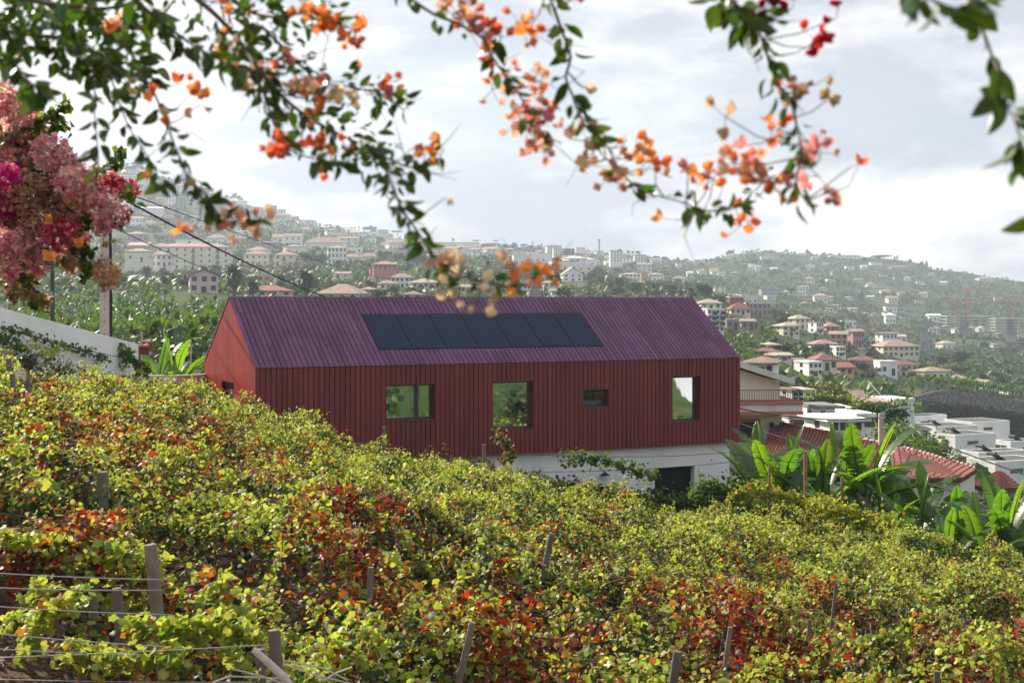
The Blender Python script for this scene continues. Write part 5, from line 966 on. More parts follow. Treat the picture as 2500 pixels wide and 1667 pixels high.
vpost(1128, 1270, 1126, 1300, 13, 'post tip in shade below the short post tip')
vpost(1557, 1495, 1550, 1545, 26, 'blunt post top near the bottom right of centre')
vpost(1678, 1440, 1668, 1512, 14, 'slim upright stake right of the blunt post top')
vpost(2152, 1540, 2152, 1575, 19, 'dark post top at the bottom edge on the right')
vpost(1921, 1338, 1916, 1382, 8, 'thin stake among red leaves on the right')
vpost(1860, 1422, 1858, 1445, 9, 'small stake tip below the thin stake on the right')
vpost(2170, 1412, 2158, 1448, 8, 'left one of two leaning stakes at the right')
vpost(2218, 1425, 2198, 1462, 9, 'right one of two leaning stakes at the right')
vpost(882, 978, 884, 1010, 9, 'slim post in front of the leftmost facade window', 41)
vpost(1112, 1020, 1112, 1065, 11, 'slim grey post before the white base wall', 42)
vpost(852 + 815, 1440, 1664, 1460, 6, 'tiny stake tip near the slim upright stake')
vpost(20, 824, 24, 892, 15, 'left of two square post ends at the far left', 30); vpost(33, 828, 36, 900, 10, 'right of two square post ends at the far left', 30.5)
vpost(28, 858, 32, 915, 15, 'knobbly short post below the two square post ends', 26)
ap, ar = vpost(62, 832, 66, 895, 13, 'post capped with a black plastic bag at the far left', 28)
red_post = M('reddish stake wood', (0.30, 0.17, 0.11), 0.9, 0.3, 5, bump=0.4)
vpost(1850, 1036, 1850, 1165, 10, 'reddish stake in front of the banana plants', 43, red_post); vpost(1935, 1095, 1933, 1170, 9, 'brown stake right of the reddish stake', 43, red_post); vpost(1768, 1070, 1766, 1190, 8, 'thin brown stake at the corner of the white base', 43, red_post)
# black bag over the post, white bag below
def crumple(name, c, r, mat, label, sq=(1, 1, 1)):
    m = MB(); n, k = 10, 7; v = []
    for i in range(k):
        for j in range(n):
            th = math.pi * (i + 0.3) / (k - 0.4); ph = 2 * math.pi * j / n; rr = r * (1 + random.uniform(-0.28, 0.28)); v.append((rr * math.sin(th) * math.cos(ph) * sq[0], rr * math.sin(th) * math.sin(ph) * sq[1], rr * math.cos(th) * sq[2]))
    m.add(v, [(i * n + j, (i + 1) * n + j, (i + 1) * n + (j + 1) % n, i * n + (j + 1) % n) for i in range(k - 1) for j in range(n)] + [tuple(range(n))[::-1][::-1], tuple((k - 1) * n + j for j in range(n))[::-1]])
    return tag(m.build(name, mat, loc=c), label, 'bag')
crumple('plastic_bag', ap + Vector((0.02, -0.03, 0.02)), 0.16, M('black plastic', (0.012, 0.012, 0.014), 0.3, 0.1, 4, 0.6), 'crumpled black plastic bag over a post top', (1.1, 1, 0.95))
crumple('plastic_bag', ap + Vector((-0.07, -0.12, -0.27)), 0.11, M('milky plastic', (0.62, 0.58, 0.5), 0.5, 0.1), 'milky white bag tied under the black bag', (0.9, 0.8, 1.25))
# near fence wires on the left and wires along the house
wire_m = M('grey fence wire', (0.42, 0.41, 0.42), 0.45, 0.1, 5, 0.5, metal=0.5)
for i, (v0, v1, u1, lab) in enumerate([(1395, 1415, 420, 'top'), (1432, 1440, 400, 'second'), (1476, 1500, 420, 'third'), (1541, 1580, 440, 'fourth'), (1580, 1600, 430, 'fifth'), (1606, 1570, 700, 'sixth'), (1656, 1664, 680, 'bottom')]):
    wire([P(-60, v0, 10.4), P(u1, v1, 10.6)], 0.0042, f'{lab} of seven grey wires strung across the lower left corner', 0.01, 10, 'fence_wire', wire_m, 'wire')
for i, (u0, v0, u1, v1, lab) in enumerate([(1290, 1108, 1778, 1104, 'upper dark wire before the white base wall'), (1200, 1150, 1780, 1128, 'lower dark wire before the white base wall'), (1778, 1104, 2040, 1128, 'dark wire from the base corner into the banana plants')]):
    wire([P(u0, v0, 43.5), P(u1, v1, 44)], 0.008, lab, 0.12, 16, 'trellis_wire', cab, 'wire')
# bleached dead branch at the bottom
db = thing('dead_branch', P(660, 1640, 9.8), 'bleached dead branch with thin twigs at the bottom edge', 'branch'); o_ = P(660, 1640, 9.8)
dw = M('bleached dead wood', (0.55, 0.50, 0.45), 0.8, 0.2, 8); q = lambda u, v, Y=9.8: P(u, v, Y) - o_
MB().tube([q(618, 1585), q(650, 1612), q(690, 1650), q(730, 1700)], [0.022, 0.026, 0.03, 0.03], 7).build('limb', dw, db)
for i, pts in enumerate([[(690, 1620), (780, 1650), (860, 1668), (900, 1690)], [(560, 1630), (640, 1650), (760, 1690)], [(700, 1612), (790, 1630), (850, 1660)], [(520, 1665), (560, 1650), (690, 1655)], [(860, 1628), (825, 1640), (790, 1660)], [(740, 1615), (800, 1660), (830, 1700)]]): MB().tube([q(a, b, 9.6 + 0.08 * i) for a, b in pts], [0.007, 0.006, 0.005, 0.003][:len(pts)], 5).build('twig', dw, db)
# big post timber lying at the bottom left (path edge)
# ------------------------------------------------------------------ darker vines along the house base and on the white wall
def leaf_run(name, path, n, spread, size, label, cols_, prob, cat='vine', stems=True, tmpl=(fl_v, fl_f)):
    pts = [P(*p) for p in path]; t = thing(name, (pts[0].x, pts[0].y, pts[0].z), label, cat); ps = []
    seg = np.array([(b - a).length for a, b in zip(pts, pts[1:])]); cum = np.concatenate([[0], np.cumsum(seg)]) / seg.sum()
    for _ in range(n):
        s_ = rng.random(); i = min(int(np.searchsorted(cum, s_)) - 1, len(seg) - 1); i = max(i, 0); f = (s_ - cum[i]) / (cum[i + 1] - cum[i] + 1e-9); q = pts[i].lerp(pts[i + 1], f)
        sp_ = spread * (0.4 + 1.2 * float(vnoise(s_ * 14, 3.3, len(path)))); ps.append((q.x + rng.normal(0, sp_), q.y + rng.normal(0, sp_ * .6), q.z + rng.normal(0, sp_)))
    ps = np.array(ps) - np.array(pts[0])
    o = link('foliage', mass('foliage', tmpl[0], tmpl[1], ps, rnd_basis(n, .4, .8), size * np.clip(rng.normal(1, .25, n), .5, 1.6), pick(cols_, np.tile(np.array(prob, float), (n, 1)))), t, leaf_m); o['kind'] = 'stuff'
    if stems: MB().tube([p - pts[0] for p in pts], 0.015, 5).build('stem', bark, t)
    return t
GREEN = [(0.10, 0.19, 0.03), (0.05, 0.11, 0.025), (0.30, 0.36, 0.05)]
leaf_run('trellis_vine', [(1340, 1185, 44), (1420, 1197, 44), (1560, 1220, 44.3), (1700, 1234, 44.5), (1800, 1240, 45)], 2600, 0.16, 0.11, 'dark green grapevine along the foot of the white base wall', GREEN, [.6, .6, .08])
leaf_run('trellis_vine', [(1370, 1125, 44), (1450, 1118, 44), (1530, 1145, 44), (1600, 1165, 44)], 420, 0.10, 0.12, 'thin vine shoot strung along the wire below the wall lamp', GREEN, [.7, .5, .1])
leaf_run('trellis_vine', [(1700, 1200, 44), (1745, 1196, 44), (1790, 1210, 44), (1830, 1210, 44)], 1100, 0.15, 0.11, 'bushy vine on a trunk at the right foot of the white base', GREEN, [.7, .5, .1])
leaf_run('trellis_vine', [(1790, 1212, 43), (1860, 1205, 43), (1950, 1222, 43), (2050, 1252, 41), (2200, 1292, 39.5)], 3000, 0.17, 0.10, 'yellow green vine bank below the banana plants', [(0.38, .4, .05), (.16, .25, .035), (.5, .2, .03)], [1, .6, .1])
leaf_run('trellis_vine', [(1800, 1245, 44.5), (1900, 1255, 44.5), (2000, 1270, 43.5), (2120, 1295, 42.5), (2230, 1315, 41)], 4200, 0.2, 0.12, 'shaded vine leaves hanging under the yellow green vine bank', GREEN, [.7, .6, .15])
leaf_run('trellis_vine', [(1795, 1185, 49), (1850, 1195, 49), (1960, 1205, 50), (2080, 1220, 50)], 2200, 0.25, 0.16, 'dark leafy growth between the white base and the banana plants', GREEN, [.6, .8, .1])
leaf_run('trellis_vine', [(1215, 1060, 42), (1240, 1090, 42), (1250, 1115, 42), (1225, 1130, 42)], 260, 0.07, 0.10, 'twisted brownish vine standing up before the white base wall', [(.12, .12, .04), (.2, .1, .04), (.3, .32, .05)], [1, .6, .4])
leaf_run('wall_vine', [(0, 800, 36.2), (70, 815, 37), (130, 838, 38), (190, 852, 39.5), (240, 872, 40.5), (265, 880, 41)], 300, 0.07, 0.10, 'grapevine shoots trained on a wire across the tall white wall', GREEN, [.8, .5, .12])
leaf_run('wall_vine', [(60, 855, 36.8), (10, 830, 36), (-60, 815, 35)], 160, 0.12, 0.13, 'leafy vine clump against the tall white wall at the far left', GREEN, [.7, .4, .2])
leaf_run('wall_vine', [(298, 850, 42), (312, 878, 42), (340, 892, 42), (360, 905, 42)], 220, 0.10, 0.13, 'vine shoot hanging over the end of the tall white wall', GREEN, [.8, .4, .3])
wire([P(0, 800, 36), P(335, 880, 42.4)], 0.01, 'dark wire across the tall white wall', 0.05, 12, 'trellis_wire', cab, 'wire')

# ------------------------------------------------------------------ banana plants
ban_m = LEAF('banana leaf', (0.06, 0.125, 0.02), 0.5, 0.33, (3.0, 2.9, 0.6), 0.6, 0.25, 0.015, attr=False)
ban2_m = LEAF('far banana leaf', (0.07, 0.14, 0.025), 0.4, 0.4, (1.5, 1.4, 0.5), 0.5, 0.3, 0.02, attr=False)
stem_m = M('banana stem', (0.16, 0.19, 0.06), 0.7, 0.3, 4, stain=((0.12, 0.08, 0.04), 3, 0.8), rand=0.2)
def leaf_geo(m, L_, W_, a0, a1, seed, seg=22, fold=0.35, tear=0.25, M4=None, rib=True):
    r = random.Random(seed); pts = []; p = Vector((0, 0, 0)); nt_ = seg + 3; sweep = r.uniform(-.35, .35)
    for i in range(nt_ + 1):
        t = i / nt_; a = a0 + (a1 - a0) * t ** 1.4; pts.append((p.copy(), a)); p = p + Vector((sweep * t, math.sin(a), math.cos(a))) * (L_ / nt_)
    f0 = len(m.v)
    def at(t):
        x = t * nt_; i = min(int(x), nt_ - 1); f = x - i; return pts[i][0].lerp(pts[i + 1][0], f), pts[i][1]
    T = M4 or Matrix.Identity(4)
    for side in (-1, 1):
        edges = [0.14 + 0.86 * i / seg for i in range(seg + 1)]; droop = r.uniform(0.8, 1.2)
        for i in range(seg):
            t0, t1 = edges[i], edges[i + 1]; g0 = (r.uniform(0.2, 0.8) if r.random() < tear else 0) * (t1 - t0); q = []
            for t, tt in ((t0, t0 + g0), (t1, t1)):
                c, a = at(t); c2, a2 = at(min(tt, 1)); tau = (t - 0.14) / 0.86; w_ = W_ * min(1, (tau / .14 + .02) ** .6) * min(1, (max(0, 1.002 - tau) / .2) ** .55) * (1 - 0.12 * tau) * (1 if r.random() > 0.1 else 0.85)
                n = Vector((0, -math.cos(a), math.sin(a)))
                q.append((c, c2 * 0.4 + c * 0.6 + Vector((side * w_ * 0.55, 0, 0)) + n * (w_ * fold * 0.75), c2 + Vector((side * w_, 0, 0)) + n * (w_ * fold * (0.7 - 0.7 * droop * tau))))
            v = [T @ x for x in (q[0][0], q[0][1], q[1][1], q[1][0], q[0][2], q[1][2])]; m.add(v, [(0, 1, 2, 3), (1, 4, 5, 2)] if side > 0 else [(3, 2, 1, 0), (2, 5, 4, 1)])
    if rib: m.tube([T @ (at(t)[0] - Vector((0, -math.cos(at(t)[1]), math.sin(at(t)[1]))) * 0.012) for t in (0, .15, .35, .6, .8, .99)], [0.035, 0.03, 0.022, 0.016, 0.01, 0.003], 5)
VAR = []
for i, (L_, W_, a0, a1, tr, fo) in enumerate([(2.3, .22, 1, 14, .12, .4), (2.4, .24, 16, 62, .5, .22), (2.5, .25, 28, 80, .6, .15), (2.4, .25, 42, 112, .55, .1), (2.1, .24, 58, 140, .55, .1), (2.3, .24, 6, 34, .4, .3), (2.4, .26, 30, 85, .5, .2)]):
    m = MB(); leaf_geo(m, L_, W_, R(a0), R(a1), i + 3, fold=fo, tear=tr); me = m.mesh('leaf', True); me.materials.append(ban_m); VAR.append(me)
def banana(u, Y, trunk, scale, seed, label, n=8, vb=None, X=None):
    r = random.Random(seed); X = (u - CU) / F * Y; gz_ = ground1(X, Y); t = thing('banana_plant', (X, Y, gz_), label, 'banana plant')
    m = MB(); m.tube([(0, 0, -0.3), (0, 0, trunk * .5), (0.03, 0.02, trunk), (0.03, 0.02, trunk + .2)], [.14 * scale, .12 * scale, .09 * scale, .03], 9); m.build('stem', stem_m, t, True); a = r.random() * 6.28
    for i in range(n):
        k = [0, 1, 6, 2, 1, 3, 2, 5, 3, 4][i % 10]; a += 2.4 + r.uniform(-.4, .4)
        link('leaf', VAR[k], t, loc=(0.03 + .05 * math.sin(-a), .05 * math.cos(a), trunk - 0.12 - 0.05 * i), rot=(r.uniform(-.22, .22), r.uniform(-.3, .3), a), scale=(scale * r.uniform(.9, 1.15),) * 3)
    return t
for i, (u, Y, vt, s, lab) in enumerate([(1850, 47, 1075, .95, 'banana plant nearest the corner of the timber house'), (1905, 45.5, 1062, 1.0, 'banana plant with a tall curled leaf before the green shutter'), (1968, 47, 1095, .9, 'banana plant left of the reddish stake and the tiled roof'), (2005, 44.5, 1100, .9, 'banana plant with a broad glowing upright leaf right of the reddish stake'), (2062, 46.5, 1052, 1.1, 'tall banana plant left of the lamp pole'), (2112, 45.5, 1040, 1.12, 'tallest banana plant with two upright leaves by the lamp pole'), (2185, 46, 1120, 1.05, 'banana plant with long dark leaves right of the lamp pole'), (2240, 42.5, 1190, .85, 'small banana plant under the middle of the red tiled roof'), (2275, 44, 1175, .85, 'banana plant with a broad light leaf before the red roof'), (2350, 43, 1205, .85, 'banana plant below the end of the red tiled roof'), (2400, 41, 1230, .8, 'low banana plant left of the rightmost ones'), (2455, 42, 1180, .95, 'banana plant with a big folded leaf near the right edge'), (2500, 43, 1200, .9, 'banana plant cut by the right edge'), (2540, 41, 1230, .9, 'banana plant just beyond the right edge'), (2150, 43, 1200, .8, 'low banana plant in front of the tallest one'), (2310, 40.5, 1265, .7, 'lowest banana plant by the wires on the right')]):
    X = (u - CU) / F * Y; z = -(vt - HV) / F * Y; s *= 1.12; tr = max(0.8, z - ground1(X, Y) - 1.8 * s); banana(u, Y, tr, s, 40 + i, lab, 10)
for i, (u, Y, vt, s, lab) in enumerate([(425, 54, 850, .9, 'banana plant with an upright glowing leaf left of the red gable'), (480, 53, 880, .8, 'banana plant whose leaf touches the red gable'), (385, 55, 872, .8, 'banana plant beside the end of the tall white wall')]):
    X = (u - CU) / F * Y; z = -(vt - HV) / F * Y; tr = max(0.8, z - ground1(X, Y) - 1.6 * s); banana(u, Y, tr, s, 70 + i, lab, 6)
# plantation on the slope behind the white wall: single-mesh plants
SMALL = []
for k in range(6):
    m = MB(); r = random.Random(k); m.tube([(0, 0, -.5), (0, 0, 1.6)], [.13, .1], 5)
    for i in range(10):
        T = Matrix.Translation((0, 0, 1.55)) @ Matrix.Rotation(2.4 * i + r.uniform(-.4, .4), 4, 'Z'); a0 = [3, 10, 15, 20, 25, 30, 35, 40, 12, 50][i]; leaf_geo(m, r.uniform(1.6, 2.2), .30, R(a0), R(a0 * 2.2 + 12), k * 20 + i, 4, .3, .3, T, False)
    me = m.mesh('banana_plant'); me.materials.append(ban2_m); SMALL.append(me)
def slope_banana(u, Y, s):
    X = (u - CU) / F * Y; tag(link('banana_plant', random.choice(SMALL), loc=(X, Y, ground1(X, Y)), rot=(0, 0, random.random() * 6.28), scale=(s, s, s)), 'banana plant in the dense grove on the slope behind the tall white wall', 'banana plant', 'banana grove behind the white wall')
cnt = 0
while cnt < 215:
    Y = math.exp(random.uniform(math.log(82), math.log(290))); u = random.uniform(20, 560)
    if u > 470 and Y < 100: continue
    if 440 < u < 560 and Y > 235: continue
    if float(vnoise(u / 90, Y / 28, 60)) < 0.22: continue
    slope_banana(u, Y, random.uniform(.5, .8)); cnt += 1

# ------------------------------------------------------------------ trees
def crown(name, n, fn, size, cols_, prob, tmpl=(qd_v, qd_f), up=.4):
    ps = np.array([fn(i) for i in range(n)]); return mass(name, tmpl[0], tmpl[1], ps, rnd_basis(n, up, .8), size * np.clip(rng.normal(1, .3, n), .5, 1.8), pick(cols_, np.tile(np.array(prob, float), (n, 1))))
def blob_fn(blobs):
    def f(i):
        c, r_ = blobs[rng.integers(len(blobs))]; d = rng.normal(0, 1, 3); d /= np.linalg.norm(d); return np.array(c) + d * np.array(r_) * (rng.random() ** 0.35)
    return f
DG = [(0.035, 0.065, 0.018), (0.065, 0.10, 0.028), (0.022, 0.042, 0.015), (.10, .14, .04)]; PG = [(0.02, 0.038, 0.02), (0.035, 0.06, 0.025), (0.014, 0.026, 0.015)]
TV = {}
def trunk_mesh(h, r, forks=3, seed=0):
    m = MB(); rr = random.Random(seed); m.tube([(0, 0, -.08), (rr.uniform(-.02, .02), 0, h * .5), (rr.uniform(-.03, .03), 0, h)], [r * 1.3, r, r * .7], 6)
    for i in range(forks): a = 6.28 * i / forks + rr.random(); m.tube([(0, 0, h * .8), (.14 * math.cos(a), .14 * math.sin(a), h + .16), (.26 * math.cos(a), .26 * math.sin(a), h + .3)], [r * .7, r * .45, r * .2], 5)
    me = m.mesh('trunk'); me.materials.append(bark); return me
for k in range(4):
    bl = [((rng.uniform(-.28, .28), rng.uniform(-.28, .28), rng.uniform(.35, .8)), (rng.uniform(.14, .26),) * 2 + (rng.uniform(.10, .2),)) for _ in range(11)] + [((0, 0, .55), (.38, .38, .3))]
    TV['round%d' % k] = (trunk_mesh(.4, .035, 4, k), crown('crown', 1100, blob_fn(bl), .085, DG, [1, 1, .6, .35]))
for k in range(2):
    bl = [((rng.uniform(-.33, .33), rng.uniform(-.3, .3), rng.uniform(.35, .9)), (rng.uniform(.10, .2),) * 2 + (rng.uniform(.05, .1),)) for _ in range(14)]
    TV['pine%d' % k] = (trunk_mesh(.7, .03, 4, 9 + k), crown('crown', 1000, blob_fn(bl), .06, PG, [1, .7, .7]))
bl = [((rng.uniform(-.36, .36), rng.uniform(-.36, .36), .82 + rng.uniform(-.06, .06)), (.18, .18, .12)) for _ in range(16)]; TV['umbrella0'] = (trunk_mesh(.65, .03, 5, 3), crown('crown', 900, blob_fn(bl), .07, PG, [1, .7, .7]))
TV['cypress0'] = (trunk_mesh(.2, .04, 0), crown('crown', 700, lambda i: (lambda t, a: np.array([math.cos(a), math.sin(a), 0]) * (.42 * math.sin(math.pi * min(1, t * .9 + .1)) ** .7) * rng.random() ** .3 + np.array([0, 0, t]))(rng.random(), rng.random() * 6.28), .1, PG, [1, .7, .7], up=0))
def palm_meshes():
    m = MB()
    for i in range(60):
        a = 2.4 * i; el = 1.45 - 2.4 * i / 60; T = Matrix.Translation((0, 0, .70)) @ Matrix.Rotation(a, 4, 'Z'); p = Vector((0, 0, 0)); e = el; pts = [p.copy()]
        for s in range(6): p = p + Vector((0, math.cos(e), math.sin(e))) * .075; e -= .22; pts.append(p.copy())
        for s in range(6):
            for q in (-1, 1):
                w_ = .075 * math.sin(math.pi * (s + 1) / 8); d = (pts[s + 1] - pts[s]) * .55; m.add([T @ pts[s], T @ pts[s + 1], T @ (pts[s + 1] + d + Vector((q * w_, 0, -.03))), T @ (pts[s] + d * .8 + Vector((q * w_, 0, -.03)))], [(0, 1, 2, 3)])
    me = m.mesh('crown'); me.materials.append(LEAF('palm frond', (.055, .085, .03), .2, .5, attr=False, rand=.2)); t = MB().tube([(0, 0, -.1), (0, 0, .3), (0, 0, .55), (0, 0, .72)], [.07, .065, .10, .06], 8).mesh('trunk'); t.materials.append(bark); return t, me
TV['palm0'] = palm_meshes()
TREES = []
def tree_at(X, Y, Z, h, wd, kind, label, group=None):
    ks = [k for k in TV if k.startswith(kind)]; tm, cm = TV[random.choice(ks)]; t = thing('palm_tree' if kind == 'palm' else ('pine_tree' if kind in ('pine', 'umbrella') else 'tree'), (X, Y, Z), label, 'palm' if kind == 'palm' else 'tree', group, random.random() * 6.28); t.scale = (wd, wd, h)
    link('trunk', tm, t, bark); link('crown', cm, t, tree_m); FOOT.append((X, Y, wd * .3)); return t
def T(z, x, yb, hpx, wpx, kind, label, Y=None, group=None):
    u, v = zp(z, x, yb); X, Yh = hit(u, v) if Y is None else ((u - CU) / F * Y, Y); k = Yh / F / ZOOM[z][2]; Yt = Yh + wpx * k * .3; tree_at(X * Yt / Yh, Yt, -(v - HV) / F * Yh, hpx * k, wpx * k * 1.15, kind, label, group)
T('B', 390, 220, 180, 230, 'pine', 'largest dark pine on top of the left hill', 1430); T('B', 200, 175, 110, 190, 'pine', 'dark pine left of the largest one on the left hill', 1440); T('B', 110, 190, 120, 130, 'pine', 'dark pine above the bougainvillea on the left hill', 1450); T('B', 300, 200, 110, 160, 'pine', 'dark pine between two others behind the topmost block', 1460); T('B', 470, 240, 60, 90, 'round', 'dark bush right of the largest pine', 1430)
T('B', 1440, 500, 100, 90, 'pine', 'dark pine at the right of the green knoll'); T('B', 1500, 510, 80, 90, 'pine', 'second dark pine on the green knoll'); T('B', 1360, 480, 60, 60, 'pine', 'small dark pine on the green knoll')
T('B', 1440, 1540, 350, 270, 'palm', 'bushy palm standing at the left end of the purple ridge', 290); T('C', 455, 915, 310, 270, 'palm', 'bushy palm left of the wide brown hip roof', 300); T('C', 1185, 870, 150, 160, 'palm', 'small palm beside the small rosy roof'); T('B', 1650, 1560, 200, 180, 'palm', 'small palm right of the palm at the ridge end', 285); T('C', 830, 520, 130, 110, 'palm', 'palm before the three-storey white house'); T('B', 130, 1090, 170, 100, 'palm', 'pale green palm-like tree beside the utility pole')
T('C', 480, 570, 205, 200, 'round', 'round dark tree below the big white villa'); T('C', 620, 580, 180, 190, 'round', 'round dark tree right beside the first below the villa'); T('C', 500, 640, 120, 160, 'round', 'lighter tree below the pair of round trees')
T('C', 1360, 505, 130, 180, 'round', 'rounded tree left of the big dark tree above the coral house'); T('C', 1540, 545, 160, 190, 'round', 'greyish tree above the coral house'); T('C', 1730, 610, 270, 270, 'round', 'big dark tree above the coral house'); T('C', 1640, 420, 110, 160, 'round', 'tree at the top of the dark tree group'); T('C', 1440, 900, 130, 180, 'round', 'green tree right of the white cottage', 400); T('C', 1290, 935, 120, 200, 'round', 'leafy dark tree touching the purple ridge', 250); T('C', 1640, 900, 110, 180, 'round', 'green shrub tree below the broad cream house', 380)
T('B', 620, 950, 100, 180, 'round', 'bright round tree above the cream apartment block'); T('B', 340, 830, 80, 190, 'round', 'dark tree below the white two-storey house'); T('B', 560, 830, 90, 130, 'round', 'dark tree right of the white two-storey house'); T('B', 2240, 1180, 130, 120, 'round', 'dark tree right of the second cream villa'); T('B', 830, 700, 70, 100, 'round', 'dark tree before the long white shed'); T('B', 930, 720, 70, 90, 'round', 'second dark tree before the long white shed'); T('B', 530, 500, 80, 120, 'round', 'dark tree above the white warehouse')
for i, (x, yb, h, w_) in enumerate([(705, 535, 120, 90), (870, 575, 125, 125), (1000, 560, 110, 100), (1090, 550, 110, 110), (1190, 540, 120, 130), (1290, 560, 115, 110), (1390, 575, 110, 120), (1250, 580, 80, 110), (1440, 590, 110, 80)]): T('E', x, yb, h, w_, 'round', ['darkest leftmost tree of the row behind the right end of the purple ridge', 'large round tree second in the row behind the right end of the purple ridge', 'third tree of the row behind the purple ridge', 'fourth tree of the row behind the purple ridge', 'tallest tree in the middle of the row behind the purple ridge', 'sixth tree of the row behind the purple ridge', 'seventh tree of the row behind the purple ridge', 'lower tree before the sixth in the row', 'rightmost tree of the row by the slim pale house'][i])
for i, (x, yb, h, w_) in enumerate([(700, 595, 105, 130), (1025, 592, 70, 140), (1135, 592, 75, 110), (450, 592, 60, 90), (1545, 660, 90, 90), (700, 400, 60, 90), (400, 400, 60, 80)]): T('E', x, yb, h, w_, 'round', ['light green round tree by the tan gable hut', 'low light tree touching the purple ridge', 'pale tree right of the low light one', 'small tree left of the tan gable hut', 'dark tree left of the brick red box', 'dark tree behind the white row house', 'tree between the chalet house and the dark wooden house'][i])
T('R', 840, 765, 85, 110, 'round', 'round dark tree left of the dark cypress'); T('R', 912, 755, 75, 42, 'cypress', 'dark cypress before the pale broad-roofed house'); T('R', 620, 760, 80, 100, 'round', 'dark tree right of the small white house in the banana field'); T('R', 710, 805, 60, 150, 'round', 'dark clipped tree mass above the pink shed'); T('R', 1288, 900, 65, 55, 'round', 'round tree before the blank white house'); T('R', 1340, 1030, 110, 170, 'round', 'large grey-green tree above the ravine head'); T('R', 1190, 940, 70, 110, 'round', 'tree below the rose maroon-roofed house'); T('R', 1170, 870, 55, 110, 'palm', 'palm before the rose maroon-roofed house'); T('R', 1640, 960, 70, 110, 'round', 'dark tree before the white house with chimney'); T('R', 1500, 940, 70, 80, 'round', 'dark tree right of the cream house with balconies'); T('R', 1830, 830, 110, 150, 'round', 'dark tree right of the lattice pylon'); T('R', 1740, 810, 80, 110, 'round', 'lower tree beside the lattice pylon'); T('R', 1460, 660, 60, 90, 'round', 'tree right behind the long cream house'); T('R', 1185, 775, 60, 80, 'round', 'tree by the steep street'); T('R', 1045, 760, 70, 60, 'round', 'small tree left of the steep street')
T('R', 1272, 118, 55, 135, 'umbrella', 'broad umbrella pine on the far crest', 1940); T('R', 1420, 140, 40, 110, 'round', 'dark tree mound on the far crest', 1950); T('R', 1380, 110, 40, 14, 'cypress', 'slim dark cypress on the far crest', 1950); T('R', 1398, 105, 36, 26, 'pine', 'star-shaped pine on the far crest', 1950); T('R', 395, 140, 58, 75, 'round', 'dark tree on the bare hill slope'); T('R', 500, 145, 58, 90, 'round', 'second dark tree on the bare hill slope'); T('R', 535, 220, 65, 100, 'round', 'wide dark tree below the bare hill'); T('R', 620, 160, 60, 50, 'round', 'narrow dark tree on the bare hill slope'); T('R', 492, 70, 44, 40, 'round', 'dark tree beside the white building on the far hilltop', 1920); T('R', 517, 66, 40, 20, 'palm', 'thin palm beside the white hilltop building', 1925); T('R', 685, 75, 36, 22, 'palm', 'palm between the hilltop buildings', 1925); T('R', 850, 90, 18, 120, 'round', 'low dark trees on the far crest', 1950)
T('C', 1510, 205, 50, 125, 'umbrella', 'umbrella pine on the skyline', 1520); T('C', 1195, 155, 60, 50, 'pine', 'pine before the grey skyline mansion', 1540); T('C', 1062, 140, 34, 28, 'pine', 'small pine on the skyline left of the grey mansion', 1550); T('C', 690, 130, 45, 90, 'umbrella', 'wide pine on the skyline of the left slope', 1520); T('C', 615, 120, 50, 30, 'palm', 'palm on the skyline of the left slope', 1520); T('C', 575, 115, 40, 18, 'cypress', 'cypress on the skyline of the left slope', 1520); T('C', 740, 125, 45, 22, 'cypress', 'second cypress on the skyline of the left slope', 1520); T('C', 790, 130, 32, 55, 'umbrella', 'small umbrella pine on the skyline', 1520); T('C', 1520, 310, 90, 80, 'pine', 'dark conifer before the skyline town'); T('C', 1375, 215, 50, 34, 'cypress', 'dark conifer beside the pale skyline block')
for i, (x, yb, h, w_, kd) in enumerate([(1095, 305, 50, 70, 'round'), (1160, 310, 45, 70, 'round'), (1225, 305, 40, 60, 'round'), (1300, 320, 60, 90, 'umbrella'), (1390, 315, 40, 80, 'round'), (1480, 320, 40, 90, 'umbrella'), (990, 255, 40, 60, 'umbrella'), (500, 245, 50, 50, 'pine'), (760, 255, 40, 60, 'umbrella')]): T('D', x, yb, h, w_, kd, 'dark tree standing in the line along the skyline between the blocks', 1560, 'skyline trees')
for i, (x, yb, h, w_) in enumerate([(870, 245, 40, 46), (715, 218, 26, 40), (790, 235, 32, 40), (820, 240, 30, 30), (1020, 285, 38, 50), (1080, 290, 36, 60), (1250, 305, 36, 45), (1350, 300, 20, 60), (1470, 305, 36, 60), (1520, 305, 36, 60), (1570, 310, 38, 60), (1430, 310, 34, 50)]): T('E', x, yb, h, w_, 'round', 'dark tree standing in the line along the skyline between the blocks', 1650, 'skyline trees')
# garden trees between the houses
cnt = 0
while cnt < 150:
    Y = math.exp(random.uniform(math.log(330), math.log(1850))); u = random.uniform(270, 2500)
    if u > 2150 and Y < 400: continue
    X = (u - CU) / F * Y
    if any((X - a_) ** 2 + (Y - b_) ** 2 < (c_ * 1.1 + 2) ** 2 for a_, b_, c_ in FOOT) or any(abs(u - CU - a_ / b_ * F) < c_ / b_ * F * .8 and 0 < b_ - Y < 90 for a_, b_, c_ in FOOT): continue
    h_ = random.uniform(2.6, 5.5) * (1 + Y / 4000); tree_at(X, Y, ground1(X, Y) - .2, h_, h_ * random.uniform(.8, 1.3), random.choice(['round', 'round', 'round', 'pine', 'palm']), 'dark garden tree among the houses and fields of the hillsides', 'garden trees on the hillsides'); cnt += 1
# trees seen only as reflections in the facade windows
for i in range(48):
    X = random.uniform(20, 75); Y = random.uniform(-50, 18)
    if X < 27 and Y > -3: continue
    tree_at(X, Y, ground1(X, Y) - .3, random.uniform(2, 5.5), random.uniform(3.5, 7), 'round', 'tree on the slope behind the viewpoint, seen only reflected in the facade windows', 'trees behind the viewpoint')

